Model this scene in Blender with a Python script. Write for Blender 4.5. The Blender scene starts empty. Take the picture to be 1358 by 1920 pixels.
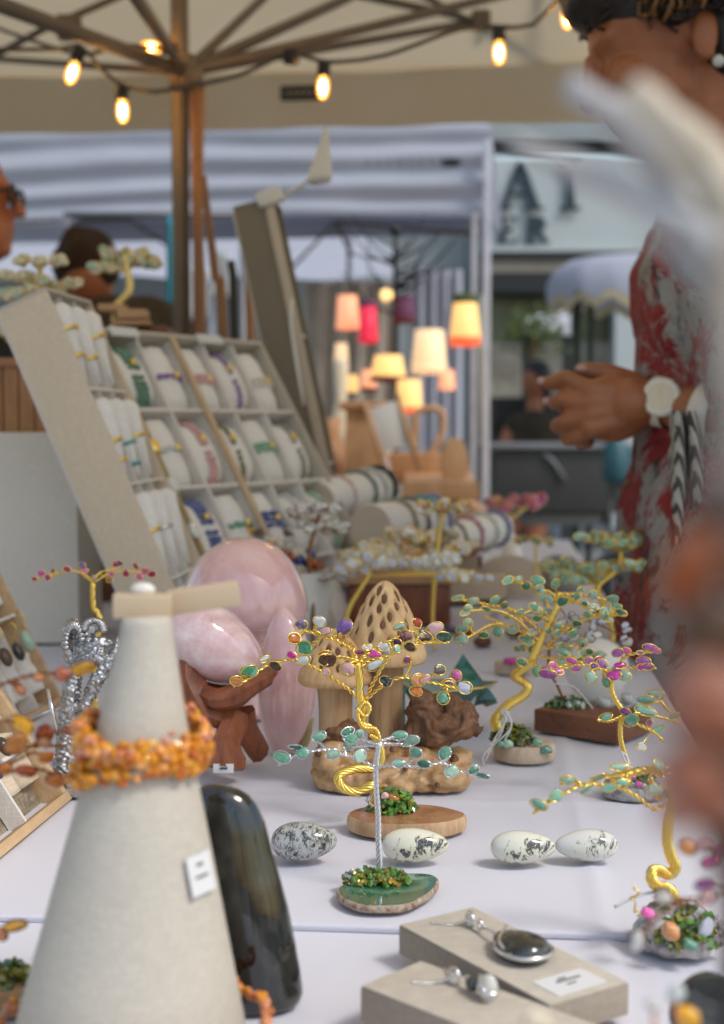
import bpy, bmesh, math, random
from mathutils import Vector, Matrix, Quaternion, noise
R = math.radians
rnd = random.Random(7)
sc = bpy.context.scene
col = sc.collection
# ------------------------------------------------------------------ camera
F = 2570.0                      # focal length in photograph pixels (1358 wide)
TZ = 0.76                       # table height
CZ = TZ + 0.28                  # camera height
PITCH = math.atan(160.0 / F)
CAM = Vector((0, 0, CZ))
FWD = Vector((0, math.cos(PITCH), -math.sin(PITCH)))
UPV = Vector((0, math.sin(PITCH), math.cos(PITCH)))
RGT = Vector((1, 0, 0))
cd = bpy.data.cameras.new('camera'); cam = bpy.data.objects.new('camera', cd); col.objects.link(cam)
cam.location = CAM; cam.rotation_euler = (R(90) - PITCH, 0, 0)
cd.sensor_fit = 'HORIZONTAL'; cd.sensor_width = 36.0; cd.lens = 36.0 * F / 1358.0
cd.clip_start = 0.02; cd.clip_end = 500
cd.dof.use_dof = True; cd.dof.focus_distance = 0.93; cd.dof.aperture_fstop = 9.3
sc.camera = cam
# ------------------------------------------------------------------ sky, sun, exposure
SUN_EL, SUN_AZ = R(52), R(125)   # azimuth clockwise from +Y
w = bpy.data.worlds.new('World'); sc.world = w; w.use_nodes = True
nt = w.node_tree; nt.nodes.clear()
sky = nt.nodes.new('ShaderNodeTexSky'); sky.sky_type = 'NISHITA'; sky.sun_disc = False
sky.sun_elevation = SUN_EL; sky.sun_rotation = SUN_AZ; sky.air_density = 1.6; sky.dust_density = 1.8; sky.ozone_density = 1.0
bg = nt.nodes.new('ShaderNodeBackground'); bg.inputs['Strength'].default_value = 0.13
wo = nt.nodes.new('ShaderNodeOutputWorld')
nt.links.new(sky.outputs[0], bg.inputs['Color']); nt.links.new(bg.outputs[0], wo.inputs['Surface'])
ld = bpy.data.lights.new('sun', 'SUN'); ld.energy = 1.5; ld.angle = R(14); ld.color = (1, .965, .92)
sun = bpy.data.objects.new('sun', ld); col.objects.link(sun)
sd = Vector((math.sin(SUN_AZ) * math.cos(SUN_EL), math.cos(SUN_AZ) * math.cos(SUN_EL), math.sin(SUN_EL)))
sun.rotation_euler = sd.to_track_quat('Z', 'Y').to_euler(); sun.location = (3, -3, 6)
sc.view_settings.view_transform = 'Standard'; sc.view_settings.look = 'None'
sc.view_settings.exposure = 0.42; sc.view_settings.gamma = 1.0
sc.render.engine = 'CYCLES'
sc.cycles.use_denoising = True
sc.cycles.max_bounces = 8; sc.cycles.transparent_max_bounces = 8
sc.cycles.caustics_reflective = False; sc.cycles.caustics_refractive = False
sc.cycles.sample_clamp_indirect = 6.0

# ------------------------------------------------------------------ geometry helpers
def P(px, py, d):
    """the place at depth d metres in front of the camera seen at photograph pixel px, py"""
    return CAM + d * (FWD + RGT * ((px - 679) / F) + UPV * ((960 - py) / F))
def T(px, py, h=0.0):
    """where that sight line meets the table top (plus h)"""
    r = FWD + RGT * ((px - 679) / F) + UPV * ((960 - py) / F)
    return CAM + r * ((TZ + h - CZ) / r.z)
def PY(px, py, y):
    r = FWD + RGT * ((px - 679) / F) + UPV * ((960 - py) / F)
    return CAM + r * (y / r.y)
def dep(p): return (p - CAM).dot(FWD)
TA = math.atan(255.0 / F)
TU = Vector((math.cos(TA), -math.sin(TA), 0)); TV = Vector((math.sin(TA), math.cos(TA), 0)); UPZ = Vector((0, 0, 1))
def tb(u, v, z=0.0): return TU * u + TV * v + Vector((0, 0, z))
def wloc(o):
    p = Vector((0, 0, 0))
    while o is not None:
        p += Vector(o.location); o = o.parent
    return p
def tag(o, label=None, cat=None, group=None, kind=None):
    if label: o['label'] = label
    if cat: o['category'] = cat
    if group: o['group'] = group
    if kind: o['kind'] = kind
    return o
def thing(name, label, cat, loc=(0, 0, 0), group=None):
    o = bpy.data.objects.new(name, None); col.objects.link(o); o.empty_display_size = .02
    o.location = loc
    return tag(o, label, cat, group)
def catmull(pts, step):
    pts = [Vector(p) for p in pts]
    if len(pts) == 2:
        n = max(2, int((pts[1] - pts[0]).length / step)); return [pts[0].lerp(pts[1], i / n) for i in range(n + 1)]
    out = []
    q = [pts[0] * 2 - pts[1]] + pts + [pts[-1] * 2 - pts[-2]]
    for i in range(1, len(q) - 2):
        a, b, c, d = q[i - 1:i + 3]
        n = max(1, int((c - b).length / step))
        for k in range(n):
            t = k / n
            out.append(.5 * ((2 * b) + (c - a) * t + (2 * a - 5 * b + 4 * c - d) * t * t + (3 * b - a - 3 * c + d) * t ** 3))
    out.append(pts[-1]); return out
def frames(pts):
    fr = []; t0 = None; n = None
    for i, p in enumerate(pts):
        t = (pts[min(i + 1, len(pts) - 1)] - pts[max(i - 1, 0)])
        t = t.normalized() if t.length > 1e-9 else Vector((0, 0, 1))
        if n is None:
            n = t.orthogonal().normalized()
        else:
            q = t0.rotation_difference(t); n = (q @ n); n = (n - t * n.dot(t)).normalized()
        fr.append((t, n, t.cross(n))); t0 = t
    return fr
def lerp(a, b, t): return a + (b - a) * t
class MB:
    def __init__(s): s.v = []; s.f = []
    def quad(s, a, b, c, d):
        i = len(s.v); s.v += [Vector(a), Vector(b), Vector(c), Vector(d)]; s.f.append((i, i + 1, i + 2, i + 3)); return s
    def hexa(s, c):      # 8 corners: bottom 0-3 ccw, top 4-7 ccw
        i = len(s.v); s.v += [Vector(p) for p in c]
        s.f += [tuple(i + k for k in q) for q in ((3, 2, 1, 0), (4, 5, 6, 7), (0, 1, 5, 4), (1, 2, 6, 5), (2, 3, 7, 6), (3, 0, 4, 7))]; return s
    def obox(s, o, a, b, c):   # corner o, edge vectors a, b, c
        o = Vector(o); return s.hexa([o, o + a, o + a + b, o + b, o + c, o + a + c, o + a + b + c, o + b + c])
    def cbox(s, ctr, x, y, z, ax=None):
        ax = ax or (Vector((1, 0, 0)), Vector((0, 1, 0)), Vector((0, 0, 1)))
        a, b, c = ax[0] * x, ax[1] * y, ax[2] * z
        return s.obox(Vector(ctr) - (a + b + c) / 2, a, b, c)
    def rings(s, rings, cap=True, closed=True):
        i0 = len(s.v); m = len(rings[0])
        for r in rings: s.v += [Vector(p) for p in r]
        for k in range(len(rings) - 1):
            for j in range(m if closed else m - 1):
                j2 = (j + 1) % m; s.f.append((i0 + k * m + j, i0 + k * m + j2, i0 + (k + 1) * m + j2, i0 + (k + 1) * m + j))
        if cap and closed:
            s.f.append(tuple(i0 + j for j in reversed(range(m)))); e = i0 + (len(rings) - 1) * m; s.f.append(tuple(e + j for j in range(m)))
        return s
    def tube(s, pts, r, seg=8, step=None, cap=True, flat=1.0):
        pts = catmull(pts, step) if step else [Vector(p) for p in pts]
        fr = frames(pts); n = len(pts); rr = []
        for i in range(n):
            t = i / max(1, n - 1)
            if isinstance(r, (int, float)): a = r
            else:
                x = t * (len(r) - 1); k = min(int(x), len(r) - 2); a = lerp(r[k], r[k + 1], x - k)
            rr.append([pts[i] + fr[i][1] * (a * math.cos(2 * math.pi * j / seg)) + fr[i][2] * (a * flat * math.sin(2 * math.pi * j / seg)) for j in range(seg)])
        return s.rings(rr, cap)
    def rope(s, pts, rad, n=3, wr=None, pitch=None, step=.0012, seg=5, jit=0):
        pts = catmull(pts, step); fr = frames(pts); N = len(pts)
        r0, r1 = rad if isinstance(rad, tuple) else (rad, rad)
        for k in range(n):
            cs = []; ph = 0
            for i in range(N):
                t = i / max(1, N - 1); a = lerp(r0, r1, t)
                if i: ph += (pts[i] - pts[i - 1]).length / (pitch or a * 7) * 2 * math.pi
                an = ph + 2 * math.pi * k / n
                w_ = (wr or a * .62)
                cs.append((pts[i] + (fr[i][1] * math.cos(an) + fr[i][2] * math.sin(an)) * max(a - w_ * .9, w_ * .8), w_))
            f2 = frames([c[0] for c in cs])
            s.rings([[c + (f[1] * math.cos(2 * math.pi * j / seg) + f[2] * math.sin(2 * math.pi * j / seg)) * w_ for j in range(seg)] for (c, w_), f in zip(cs, f2)], True)
        return s
    def lathe(s, prof, o, ax=None, seg=32, cap=True, sx=1, sy=1):
        ax = ax or (Vector((1, 0, 0)), Vector((0, 1, 0)), Vector((0, 0, 1))); o = Vector(o)
        return s.rings([[o + ax[0] * (r * sx * math.cos(2 * math.pi * j / seg)) + ax[1] * (r * sy * math.sin(2 * math.pi * j / seg)) + ax[2] * z for j in range(seg)] for r, z in prof], cap)
    def ell(s, ctr, rx, ry=None, rz=None, ax=None, seg=16, rg=10):
        ry = ry or rx; rz = rz or rx
        pr = [(max(1e-4, math.sin(math.pi * k / rg)), -math.cos(math.pi * k / rg)) for k in range(rg + 1)]
        ax = ax or (Vector((1, 0, 0)), Vector((0, 1, 0)), Vector((0, 0, 1)))
        return s.lathe(pr, ctr, (ax[0] * rx, ax[1] * ry, ax[2] * rz), seg)
    def caps(s, a, b, ra, rb, seg=12):
        a, b = Vector(a), Vector(b); t = (b - a).normalized(); n = t.orthogonal().normalized(); m = t.cross(n)
        pr = [(ra * max(1e-3, math.sin(x)), -ra * math.cos(x)) for x in [math.pi / 2 * k / 4 for k in range(5)]]
        L = (b - a).length
        pr += [(rb * max(1e-3, math.cos(x)), L + rb * math.sin(x)) for x in [math.pi / 2 * k / 4 for k in range(5)]]
        return s.lathe(pr, a, (n, m, t), seg)
    def prism(s, outline, o, ax, h):   # outline in 2d (x,y), extruded along ax[2]
        n = len(outline); i = len(s.v); o = Vector(o)
        s.v += [o + ax[0] * x + ax[1] * y for x, y in outline] + [o + ax[0] * x + ax[1] * y + ax[2] * h for x, y in outline]
        s.f.append(tuple(i + k for k in reversed(range(n)))); s.f.append(tuple(i + n + k for k in range(n)))
        for k in range(n): s.f.append((i + k, i + (k + 1) % n, i + n + (k + 1) % n, i + n + k))
        return s
    def warp(s, fn): s.v = [fn(p) for p in s.v]; return s
    def build(s, name, mat, parent=None, smooth=True, bevel=0, label=None, kind=None, subs=0):
        off = wloc(parent) if parent is not None else Vector((0, 0, 0))
        me = bpy.data.meshes.new(name)
        me.from_pydata([tuple(p - off) for p in s.v], [], s.f)
        bm = bmesh.new(); bm.from_mesh(me); bmesh.ops.recalc_face_normals(bm, faces=bm.faces)
        if bevel: bmesh.ops.bevel(bm, geom=list(bm.edges), offset=bevel, segments=2, profile=.6, affect='EDGES', clamp_overlap=True)
        bm.to_mesh(me); bm.free()
        me.materials.append(MAT(mat))
        if smooth or bevel:
            me.shade_smooth()
            if bevel or smooth == 'auto': me.set_sharp_from_angle(angle=R(36))
        o = bpy.data.objects.new(name, me); col.objects.link(o)
        if parent is not None: o.parent = parent
        if subs:
            md = o.modifiers.new('s', 'SUBSURF'); md.levels = subs; md.render_levels = subs
        return tag(o, label, None, None, kind)
def autosmooth(o, deg=35):
    o.data.shade_smooth(); o.data.set_sharp_from_angle(angle=R(deg)); return o
def fuse(mb, name, mat, parent=None, voxel=.004, smooth=6, label=None):
    """weld overlapping shapes into one continuous skin"""
    o = mb.build(name, mat, parent, label=label)
    m = o.modifiers.new('r', 'REMESH'); m.mode = 'VOXEL'; m.voxel_size = voxel; m.use_smooth_shade = True
    m2 = o.modifiers.new('s', 'SMOOTH'); m2.factor = .5; m2.iterations = smooth
    dg = bpy.context.evaluated_depsgraph_get(); dg.update()
    me = bpy.data.meshes.new_from_object(o.evaluated_get(dg))
    o.modifiers.clear(); old = o.data; o.data = me; bpy.data.meshes.remove(old); me.name = name; me.shade_smooth()
    return o
def fbm(p, sc_=1.0, off=0.0): return noise.fractal(Vector(p) * sc_ + Vector((off, off * 1.7, -off)), 1.0, 2.0, 4)

# ------------------------------------------------------------------ materials
_m = {}
_defs = {}
def MAT(key):
    if not isinstance(key, str): return key
    if key not in _m: _m[key] = _defs[key]()
    return _m[key]
class N:
    def __init__(s, name):
        s.m = bpy.data.materials.new(name); s.m.use_nodes = True; s.t = s.m.node_tree; s.t.nodes.clear()
        s.o = s.t.nodes.new('ShaderNodeOutputMaterial')
        s.tc = s.t.nodes.new('ShaderNodeTexCoord')
    def n(s, typ, **kw):
        x = s.t.nodes.new('ShaderNode' + typ)
        for k, v in kw.items():
            if k in x.inputs: x.inputs[k].default_value = v
            else: setattr(x, k, v)
        return x
    def l(s, a, b): s.t.links.new(a, b)
    def noise(s, scale, detail=4, rough=.55, vec=None, stretch=None, dist=0):
        v = vec or s.tc.outputs['Object']
        if stretch:
            mp = s.n('Mapping'); mp.inputs['Scale'].default_value = stretch; s.l(v, mp.inputs['Vector']); v = mp.outputs[0]
        x = s.n('TexNoise', Scale=scale, Detail=detail, Roughness=rough, Distortion=dist); s.l(v, x.inputs['Vector']); return x
    def ramp(s, fac, stops, mode='LINEAR'):
        r = s.n('ValToRGB'); cr = r.color_ramp; cr.interpolation = mode
        while len(cr.elements) < len(stops): cr.elements.new(.5)
        for e, (p, c) in zip(cr.elements, stops):
            e.position = p; e.color = (*c, 1) if len(c) == 3 else c
        s.l(fac, r.inputs[0]); return r
    def bump(s, h, strength=.3, dist=.001):
        b = s.n('Bump', Strength=strength, Distance=dist); s.l(h, b.inputs['Height']); return b
    def pr(s, color=None, rough=.5, metal=0, coat=0, sss=0, sssr=None, trans=0, ior=1.5, spec=.5, bump=None, emis=None, es=0, sheen=0):
        p = s.n('BsdfPrincipled')
        if color is not None:
            if isinstance(color, tuple): p.inputs['Base Color'].default_value = (*color, 1)
            else: s.l(color, p.inputs['Base Color'])
        if isinstance(rough, (int, float)): p.inputs['Roughness'].default_value = rough
        else: s.l(rough, p.inputs['Roughness'])
        p.inputs['Metallic'].default_value = metal; p.inputs['Coat Weight'].default_value = coat; p.inputs['Coat Roughness'].default_value = .04
        p.inputs['Subsurface Weight'].default_value = sss
        if sssr: p.inputs['Subsurface Radius'].default_value = sssr; p.inputs['Subsurface Scale'].default_value = .01
        p.inputs['Transmission Weight'].default_value = trans; p.inputs['IOR'].default_value = ior
        p.inputs['Specular IOR Level'].default_value = spec; p.inputs['Sheen Weight'].default_value = sheen
        if bump is not None: s.l(bump.outputs[0], p.inputs['Normal'])
        if emis: p.inputs['Emission Color'].default_value = (*emis, 1); p.inputs['Emission Strength'].default_value = es
        s.l(p.outputs[0], s.o.inputs['Surface']); return p
def D(key):
    def deco(fn): _defs[key] = fn; return fn
    return deco
def mixc(n, fac, a, b):
    x = n.n('Mix', data_type='RGBA')
    for sock, v in ((x.inputs[6], a), (x.inputs[7], b)):
        if isinstance(v, tuple): sock.default_value = (*v, 1)
        else: n.l(v, sock)
    if isinstance(fac, (int, float)): x.inputs[0].default_value = fac
    else: n.l(fac, x.inputs[0])
    return x.outputs[2]
def sc3(c, k): return tuple(min(1, x * k) for x in c)
def defgem(key, c, var=.35, sss=.0, trans=0, rough=.07, scale=1.6, spot=None):
    def f():
        n = N(key); ns = n.noise(scale, 5)
        oi = n.n('ObjectInfo')
        add = n.n('Math', operation='ADD'); n.l(ns.outputs[0], add.inputs[0])
        mu = n.n('Math', operation='MULTIPLY_ADD'); n.l(oi.outputs['Random'], mu.inputs[0]); mu.inputs[1].default_value = .36; mu.inputs[2].default_value = -.18
        n.l(mu.outputs[0], add.inputs[1])
        r = n.ramp(add.outputs[0], [(.25, sc3(c, 1 - var)), (.5, c), (.75, tuple(lerp(x, 1, var * .45) for x in c))])
        c_out = r.outputs[0]
        if spot:
            n2 = n.noise(scale * 2.2, 6); f2 = n.ramp(n2.outputs[0], [(.52, (0, 0, 0)), (.6, (1, 1, 1))]); c_out = mixc(n, f2.outputs[0], c_out, spot)
        n.pr(c_out, rough, trans=trans, sss=sss, sssr=(1, 1, 1), coat=.15, ior=1.5)
        return n.m
    _defs[key] = f
GEMS = dict(aven=((.17, .40, .27), .32), avenp=((.36, .55, .43), .28), avend=((.05, .2, .12), .4), green=((.07, .33, .16), .3), greend=((.015, .07, .035), .4),
            ameth=((.22, .11, .36), .4), amethd=((.08, .04, .12), .4), white=((.72, .73, .68), .12), milk=((.6, .62, .6), .12), orange=((.6, .17, .015), .4), peach=((.6, .24, .07), .35),
            mag=((.62, .03, .33), .35), pink=((.72, .42, .42), .2), hot=((.8, .12, .42), .3), orchid=((.42, .1, .36), .4), brown=((.09, .035, .015), .5), redb=((.2, .02, .012), .5),
            red=((.45, .04, .02), .4), black=((.008, .009, .012), .3), clear=((.62, .6, .56), .15), lav=((.55, .56, .66), .15), olive=((.16, .15, .03), .4), greyb=((.16, .13, .1), .4),
            ruby=((.4, .01, .11), .4), carnelian=((.27, .055, .002), .5), amber=((.86, .31, .003), .4), amberd=((.64, .15, .002), .45), cream=((.72, .62, .45), .2), pearl=((.74, .68, .6), .12), carn=((.42, .07, .006), .45), blue=((.02, .05, .28), .5), teal=((.04, .3, .33), .3), yel=((.9, .43, .006), .3))
for k, (c, v) in GEMS.items(): defgem(k, c, v, trans=.15 if k in ('amber', 'amberd', 'yel') else 0, rough=.6 if k == 'carnelian' else .07)
def defplain(key, c, rough=.5, metal=0, bump=0, bscale=300, coat=0, var=.12, scale=12, spec=.5):
    def f():
        n = N(key); ns = n.noise(scale, 5)
        r = n.ramp(ns.outputs[0], [(.3, sc3(c, 1 - var)), (.7, sc3(c, 1 + var))])
        b = None
        if bump: b = n.bump(n.noise(bscale, 3).outputs[0], bump, .0006)
        n.pr(r.outputs[0], rough, metal, coat, bump=b, spec=spec); return n.m
    _defs[key] = f
defplain('gold', (1.0, .68, .17), .28, 1, var=.1, scale=40)
defplain('goldpale', (.9, .7, .3), .4, 1, var=.1, scale=40)
defplain('silver', (.8, .8, .82), .2, 1, var=.06, scale=40)
defplain('copper', (.3, .13, .06), .35, 1, var=.2, scale=60)
defplain('pewter', (.5, .5, .51), .26, 1, bump=.8, bscale=900, var=.3, scale=200)
defplain('string', (.72, .7, .68), .9, bump=.5, bscale=2000)
defplain('paper', (.66, .66, .66), .8, var=.03)
defplain('ink', (.04, .04, .05), .8)
defplain('black_metal', (.015, .015, .017), .4, spec=.4)
defplain('grey_metal', (.2, .2, .21), .5, .3)
defplain('tan_metal', (.16, .125, .09), .5, .2)
defplain('white_metal', (.5, .5, .54), .45, .1)
defplain('socket', (.012, .012, .012), .55)
defplain('cable', (.07, .065, .055), .7)
defplain('tancone', (.52, .4, .27), .7, var=.06)
defplain('hair', (.012, .008, .006), .38, bump=.4, bscale=400)
defplain('hairgold', (.2, .1, .03), .4)
defplain('skin_dark', (.34, .12, .05), .42, bump=.06, bscale=500, var=.1, scale=30)
defplain('skin_mid', (.36, .13, .06), .45, var=.08, scale=20)
defplain('nail', (.5, .3, .25), .2)
defplain('olive_cloth', (.045, .034, .02), .95, var=.2)
defplain('black_cloth', (.01, .011, .014), .9)
defplain('watch_white', (.75, .7, .6), .3)
defplain('stone_white', (.7, .68, .63), .35, var=.05)
defplain('concrete', (.42, .41, .39), .8)
defplain('facade_grey', (.3, .33, .335), .7, var=.05, scale=2)
defplain('sign_paint', (.46, .5, .5), .6, var=.04, scale=2)
defplain('letter_navy', (.012, .03, .045), .5)
defplain('dark_trim', (.012, .014, .014), .5)
defplain('beige_trim', (.36, .31, .25), .7)
defplain('charcoal', (.035, .036, .034), .5)
defplain('rubber', (.012, .012, .012), .8)
defplain('capcloth', (.035, .018, .01), .9, var=.2)
defplain('teal_cloth', (.03, .26, .32), .8)
defplain('pinkcloth', (.55, .2, .26), .8)
defplain('foliage_far', (.07, .1, .02), .8, var=.5, scale=6)
defplain('darkgreen', (.03, .045, .02), .6)
defplain('greyteal', (.02, .09, .11), .5)
defplain('fringe', (.6, .5, .3), .9)

def defwood(key, c1, c2, scale=30, stretch=(1, 1, .08), rough=.55, coat=0, bump=.25):
    def f():
        n = N(key)
        a = n.noise(scale, 6, .6, stretch=stretch, dist=.6); b = n.noise(scale * 9, 3, .5, stretch=stretch)
        mx = n.n('Math', operation='MULTIPLY_ADD'); n.l(b.outputs[0], mx.inputs[0]); mx.inputs[1].default_value = .35; n.l(a.outputs[0], mx.inputs[2])
        r = n.ramp(mx.outputs[0], [(.5, c1), (.66, tuple((x + y) / 2 for x, y in zip(c1, c2))), (.84, c2)])
        n.pr(r.outputs[0], rough, coat=coat, bump=n.bump(mx.outputs[0], bump, .001)); return n.m
    _defs[key] = f
defwood('pine', (.5, .32, .17), (.66, .47, .28), 60, (1, .1, 1))
defwood('pineshade', (.5, .36, .22), (.6, .46, .3), 40)
defwood('walnut', (.12, .042, .018), (.23, .09, .045), 50, (.12, .6, 1), .5)
defwood('standwood', (.13, .034, .013), (.29, .09, .036), 70, (1, 1, .18), .45, .05, .8)
defwood('burl', (.34, .17, .065), (.66, .43, .21), 38, (.5, 1, 1.4), .4, .15, .5)
defwood('capwood', (.46, .25, .1), (.72, .49, .25), 30, (1, 1, .35), .55)
defwood('stemwood', (.3, .16, .07), (.52, .34, .18), 60, (1, 1, .09), .55)
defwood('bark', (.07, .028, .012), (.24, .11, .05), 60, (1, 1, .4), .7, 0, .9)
defwood('slabwood', (.38, .21, .1), (.58, .4, .24), 60, (1, 1, .25), .7, 0, .6)
defwood('slabtop', (.3, .12, .055), (.5, .27, .14), 40, (1, 1, 1), .25, .5)
defwood('slabpale', (.45, .33, .22), (.62, .5, .37), 60, (1, 1, .4), .75, 0, .6)
defwood('midwood', (.3, .13, .05), (.45, .23, .1), 20, (1, 1, .2))
defwood('polewood', (.2, .09, .04), (.3, .15, .07), 20, (1, 1, .1))
defwood('driftwood', (.36, .34, .33), (.52, .5, .49), 30, (1, 1, .3), .8)
defwood('drifttan', (.24, .2, .16), (.38, .33, .28), 30, (1, 1, .3), .8)
defwood('driftcream', (.46, .38, .28), (.62, .53, .41), 30, (1, 1, .3), .8)
defwood('driftbrown', (.07, .035, .022), (.15, .08, .05), 30, (1, 1, .3), .8)
defwood('rawwood', (.42, .22, .1), (.56, .34, .18), 14, (1, 1, .3))

@D('cloth')
def _():
    n = N('cloth'); tc = n.tc.outputs['Object']
    wx = n.n('TexWave', Scale=430, Distortion=.6, bands_direction='X'); wy = n.n('TexWave', Scale=430, Distortion=.6, bands_direction='Y')
    n.l(tc, wx.inputs[0]); n.l(tc, wy.inputs[0])
    ad = n.n('Math', operation='ADD'); n.l(wx.outputs[1], ad.inputs[0]); n.l(wy.outputs[1], ad.inputs[1])
    big = n.noise(9, 4); b1 = n.bump(ad.outputs[0], .35, .0003)
    b2 = n.n('Bump', Strength=.35, Distance=.004); n.l(big.outputs[0], b2.inputs['Height']); n.l(b1.outputs[0], b2.inputs['Normal'])
    r = n.ramp(n.noise(3, 5).outputs[0], [(.3, (.615, .61, .685)), (.7, (.67, .665, .735))])
    n.pr(r.outputs[0], .9, bump=b2, sheen=.1); return n.m
def deflinen(key, c, sc_=1100, var=.1, bump=.5):
    def f():
        n = N(key); tc = n.tc.outputs['Object']
        a = n.noise(sc_, 2, .5, stretch=(1, 1, .12)); b = n.noise(sc_, 2, .5, stretch=(.12, .12, 1)); g = n.noise(7, 4)
        ad = n.n('Math', operation='ADD'); n.l(a.outputs[0], ad.inputs[0]); n.l(b.outputs[0], ad.inputs[1])
        m2 = n.n('Math', operation='MULTIPLY_ADD'); n.l(g.outputs[0], m2.inputs[0]); m2.inputs[1].default_value = .5; n.l(ad.outputs[0], m2.inputs[2])
        r = n.ramp(m2.outputs[0], [(1.0, sc3(c, 1 - var)), (1.0, c), (1.0, sc3(c, 1 + var))])
        for e, p in zip(r.color_ramp.elements, (.3, .6, .95)): e.position = p
        mr = n.n('MapRange'); n.l(m2.outputs[0], mr.inputs[0]); mr.inputs[1].default_value = .85; mr.inputs[2].default_value = 1.7
        n.l(mr.outputs[0], r.inputs[0])
        n.pr(r.outputs[0], .9, bump=n.bump(ad.outputs[0], bump, .0005)); return n.m
    _defs[key] = f
deflinen('linen', (.68, .56, .42)); deflinen('linen_white', (.53, .485, .41)); deflinen('linen_dark', (.19, .165, .13)); deflinen('linen_tan', (.58, .49, .385)); deflinen('linen_shaded', (.23, .195, .145))
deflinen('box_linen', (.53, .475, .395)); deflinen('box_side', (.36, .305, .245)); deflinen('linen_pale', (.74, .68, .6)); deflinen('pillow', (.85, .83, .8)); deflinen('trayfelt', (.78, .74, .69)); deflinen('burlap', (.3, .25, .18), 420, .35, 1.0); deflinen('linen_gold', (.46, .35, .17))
def defegg(key, base, dark, lo, hi, scale, stretch=(1, 1, 1), wbig=.5):
    def f():
        n = N(key); big = n.noise(scale * .3, 3); fine = n.noise(scale, 9, .78, stretch=stretch, dist=1.4)
        mu = n.n('Math', operation='MULTIPLY_ADD'); n.l(big.outputs[0], mu.inputs[0]); mu.inputs[1].default_value = wbig; n.l(fine.outputs[0], mu.inputs[2])
        r = n.ramp(mu.outputs[0], [(lo + wbig * .5, (0, 0, 0)), (hi + wbig * .5, (1, 1, 1))])
        tint = n.ramp(n.noise(scale * .25, 3).outputs[0], [(.35, base), (.65, tuple(x * y for x, y in zip(base, (1.0, .98, .85))))])
        n.pr(mixc(n, r.outputs[0], tint.outputs[0], dark), .09, coat=.5, sss=.0); return n.m
    _defs[key] = f
defegg('opal_a', (.70, .69, .6), (.05, .055, .06), .57, .67, 150, (1, 1, .8), .8)
defegg('opal_b', (.69, .69, .63), (.07, .075, .08), .58, .68, 160, (1, 1, .8), .8)
defegg('opal_c', (.66, .67, .66), (.06, .065, .075), .57, .65, 150, (1, 1, .5), .6)
defegg('merlin', (.5, .51, .52), (.045, .047, .05), .47, .56, 330, (1, 1, .4), .3)
def defrose(key, lo, mid, hi, s_, vein):
    def f():
        n = N(key); a = n.noise(s_, 6, .62, dist=1.6); r = n.ramp(a.outputs[0], [(.3, lo), (.52, mid), (.72, hi)])
        b = n.noise(s_ * 1.7, 7, .7, dist=3.0); ab = n.n('Math', operation='SUBTRACT'); n.l(b.outputs[0], ab.inputs[0]); ab.inputs[1].default_value = .5
        ab2 = n.n('Math', operation='ABSOLUTE'); n.l(ab.outputs[0], ab2.inputs[0]); v = n.ramp(ab2.outputs[0], [(.0, (1, 1, 1)), (.022, (0, 0, 0))])
        mm = n.n('Math', operation='MULTIPLY'); n.l(v.outputs[0], mm.inputs[0]); mm.inputs[1].default_value = vein
        n.pr(mixc(n, mm.outputs[0], r.outputs[0], (.9, .8, .8)), .03, sss=.3, sssr=(1, .5, .45), coat=.9); return n.m
    _defs[key] = f
defrose('rose', (.74, .41, .41), (.83, .53, .52), (.88, .66, .64), 14, .14)
defrose('roseclear', (.62, .36, .38), (.78, .55, .55), (.88, .76, .75), 22, .35)
@D('darkstone')
def _():
    n = N('darkstone'); a = n.noise(16, 7, .62, stretch=(1, 1, .45), dist=1.5)
    r = n.ramp(a.outputs[0], [(.32, (.002, .0025, .003)), (.5, (.005, .006, .006)), (.58, (.03, .03, .026)), (.63, (.004, .005, .005)), (.8, (.06, .06, .056))])
    n.pr(r.outputs[0], .06, coat=.8); return n.m
@D('obsid')
def _():
    n = N('obsid'); a = n.noise(60, 6, .6, dist=1.5)
    r = n.ramp(a.outputs[0], [(.3, (.006, .007, .007)), (.55, (.03, .033, .03)), (.75, (.11, .11, .1))])
    n.pr(r.outputs[0], .05, coat=.8); return n.m
@D('agate')
def _():
    n = N('agate'); v = n.n('VectorMath', operation='LENGTH'); mp = n.n('Mapping'); mp.inputs['Scale'].default_value = (1, 1.6, .2); n.l(n.tc.outputs['Object'], mp.inputs[0])
    n.l(mp.outputs[0], v.inputs[0]); nz = n.noise(60, 4)
    ad = n.n('Math', operation='MULTIPLY_ADD'); n.l(nz.outputs[0], ad.inputs[0]); ad.inputs[1].default_value = .012; n.l(v.outputs['Value'], ad.inputs[2])
    r = n.ramp(ad.outputs[0], [(.0, (.03, .12, .07)), (.022, (.02, .1, .06)), (.03, (.12, .26, .17)), (.036, (.015, .1, .06)), (.05, (.03, .13, .08))])
    n.pr(r.outputs[0], .08, coat=.6); return n.m
@D('agate_rind')
def _():
    n = N('agate_rind'); a = n.noise(260, 5, .7)
    r = n.ramp(a.outputs[0], [(.35, (.16, .07, .045)), (.5, (.4, .3, .22)), (.65, (.55, .47, .38))])
    n.pr(r.outputs[0], .8, bump=n.bump(a.outputs[0], .8, .001)); return n.m
@D('greystone')
def _():
    n = N('greystone'); a = n.noise(240, 6, .7)
    r = n.ramp(a.outputs[0], [(.35, (.15, .145, .14)), (.6, (.4, .39, .38))])
    n.pr(r.outputs[0], .75, bump=n.bump(a.outputs[0], .7, .001)); return n.m
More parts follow.
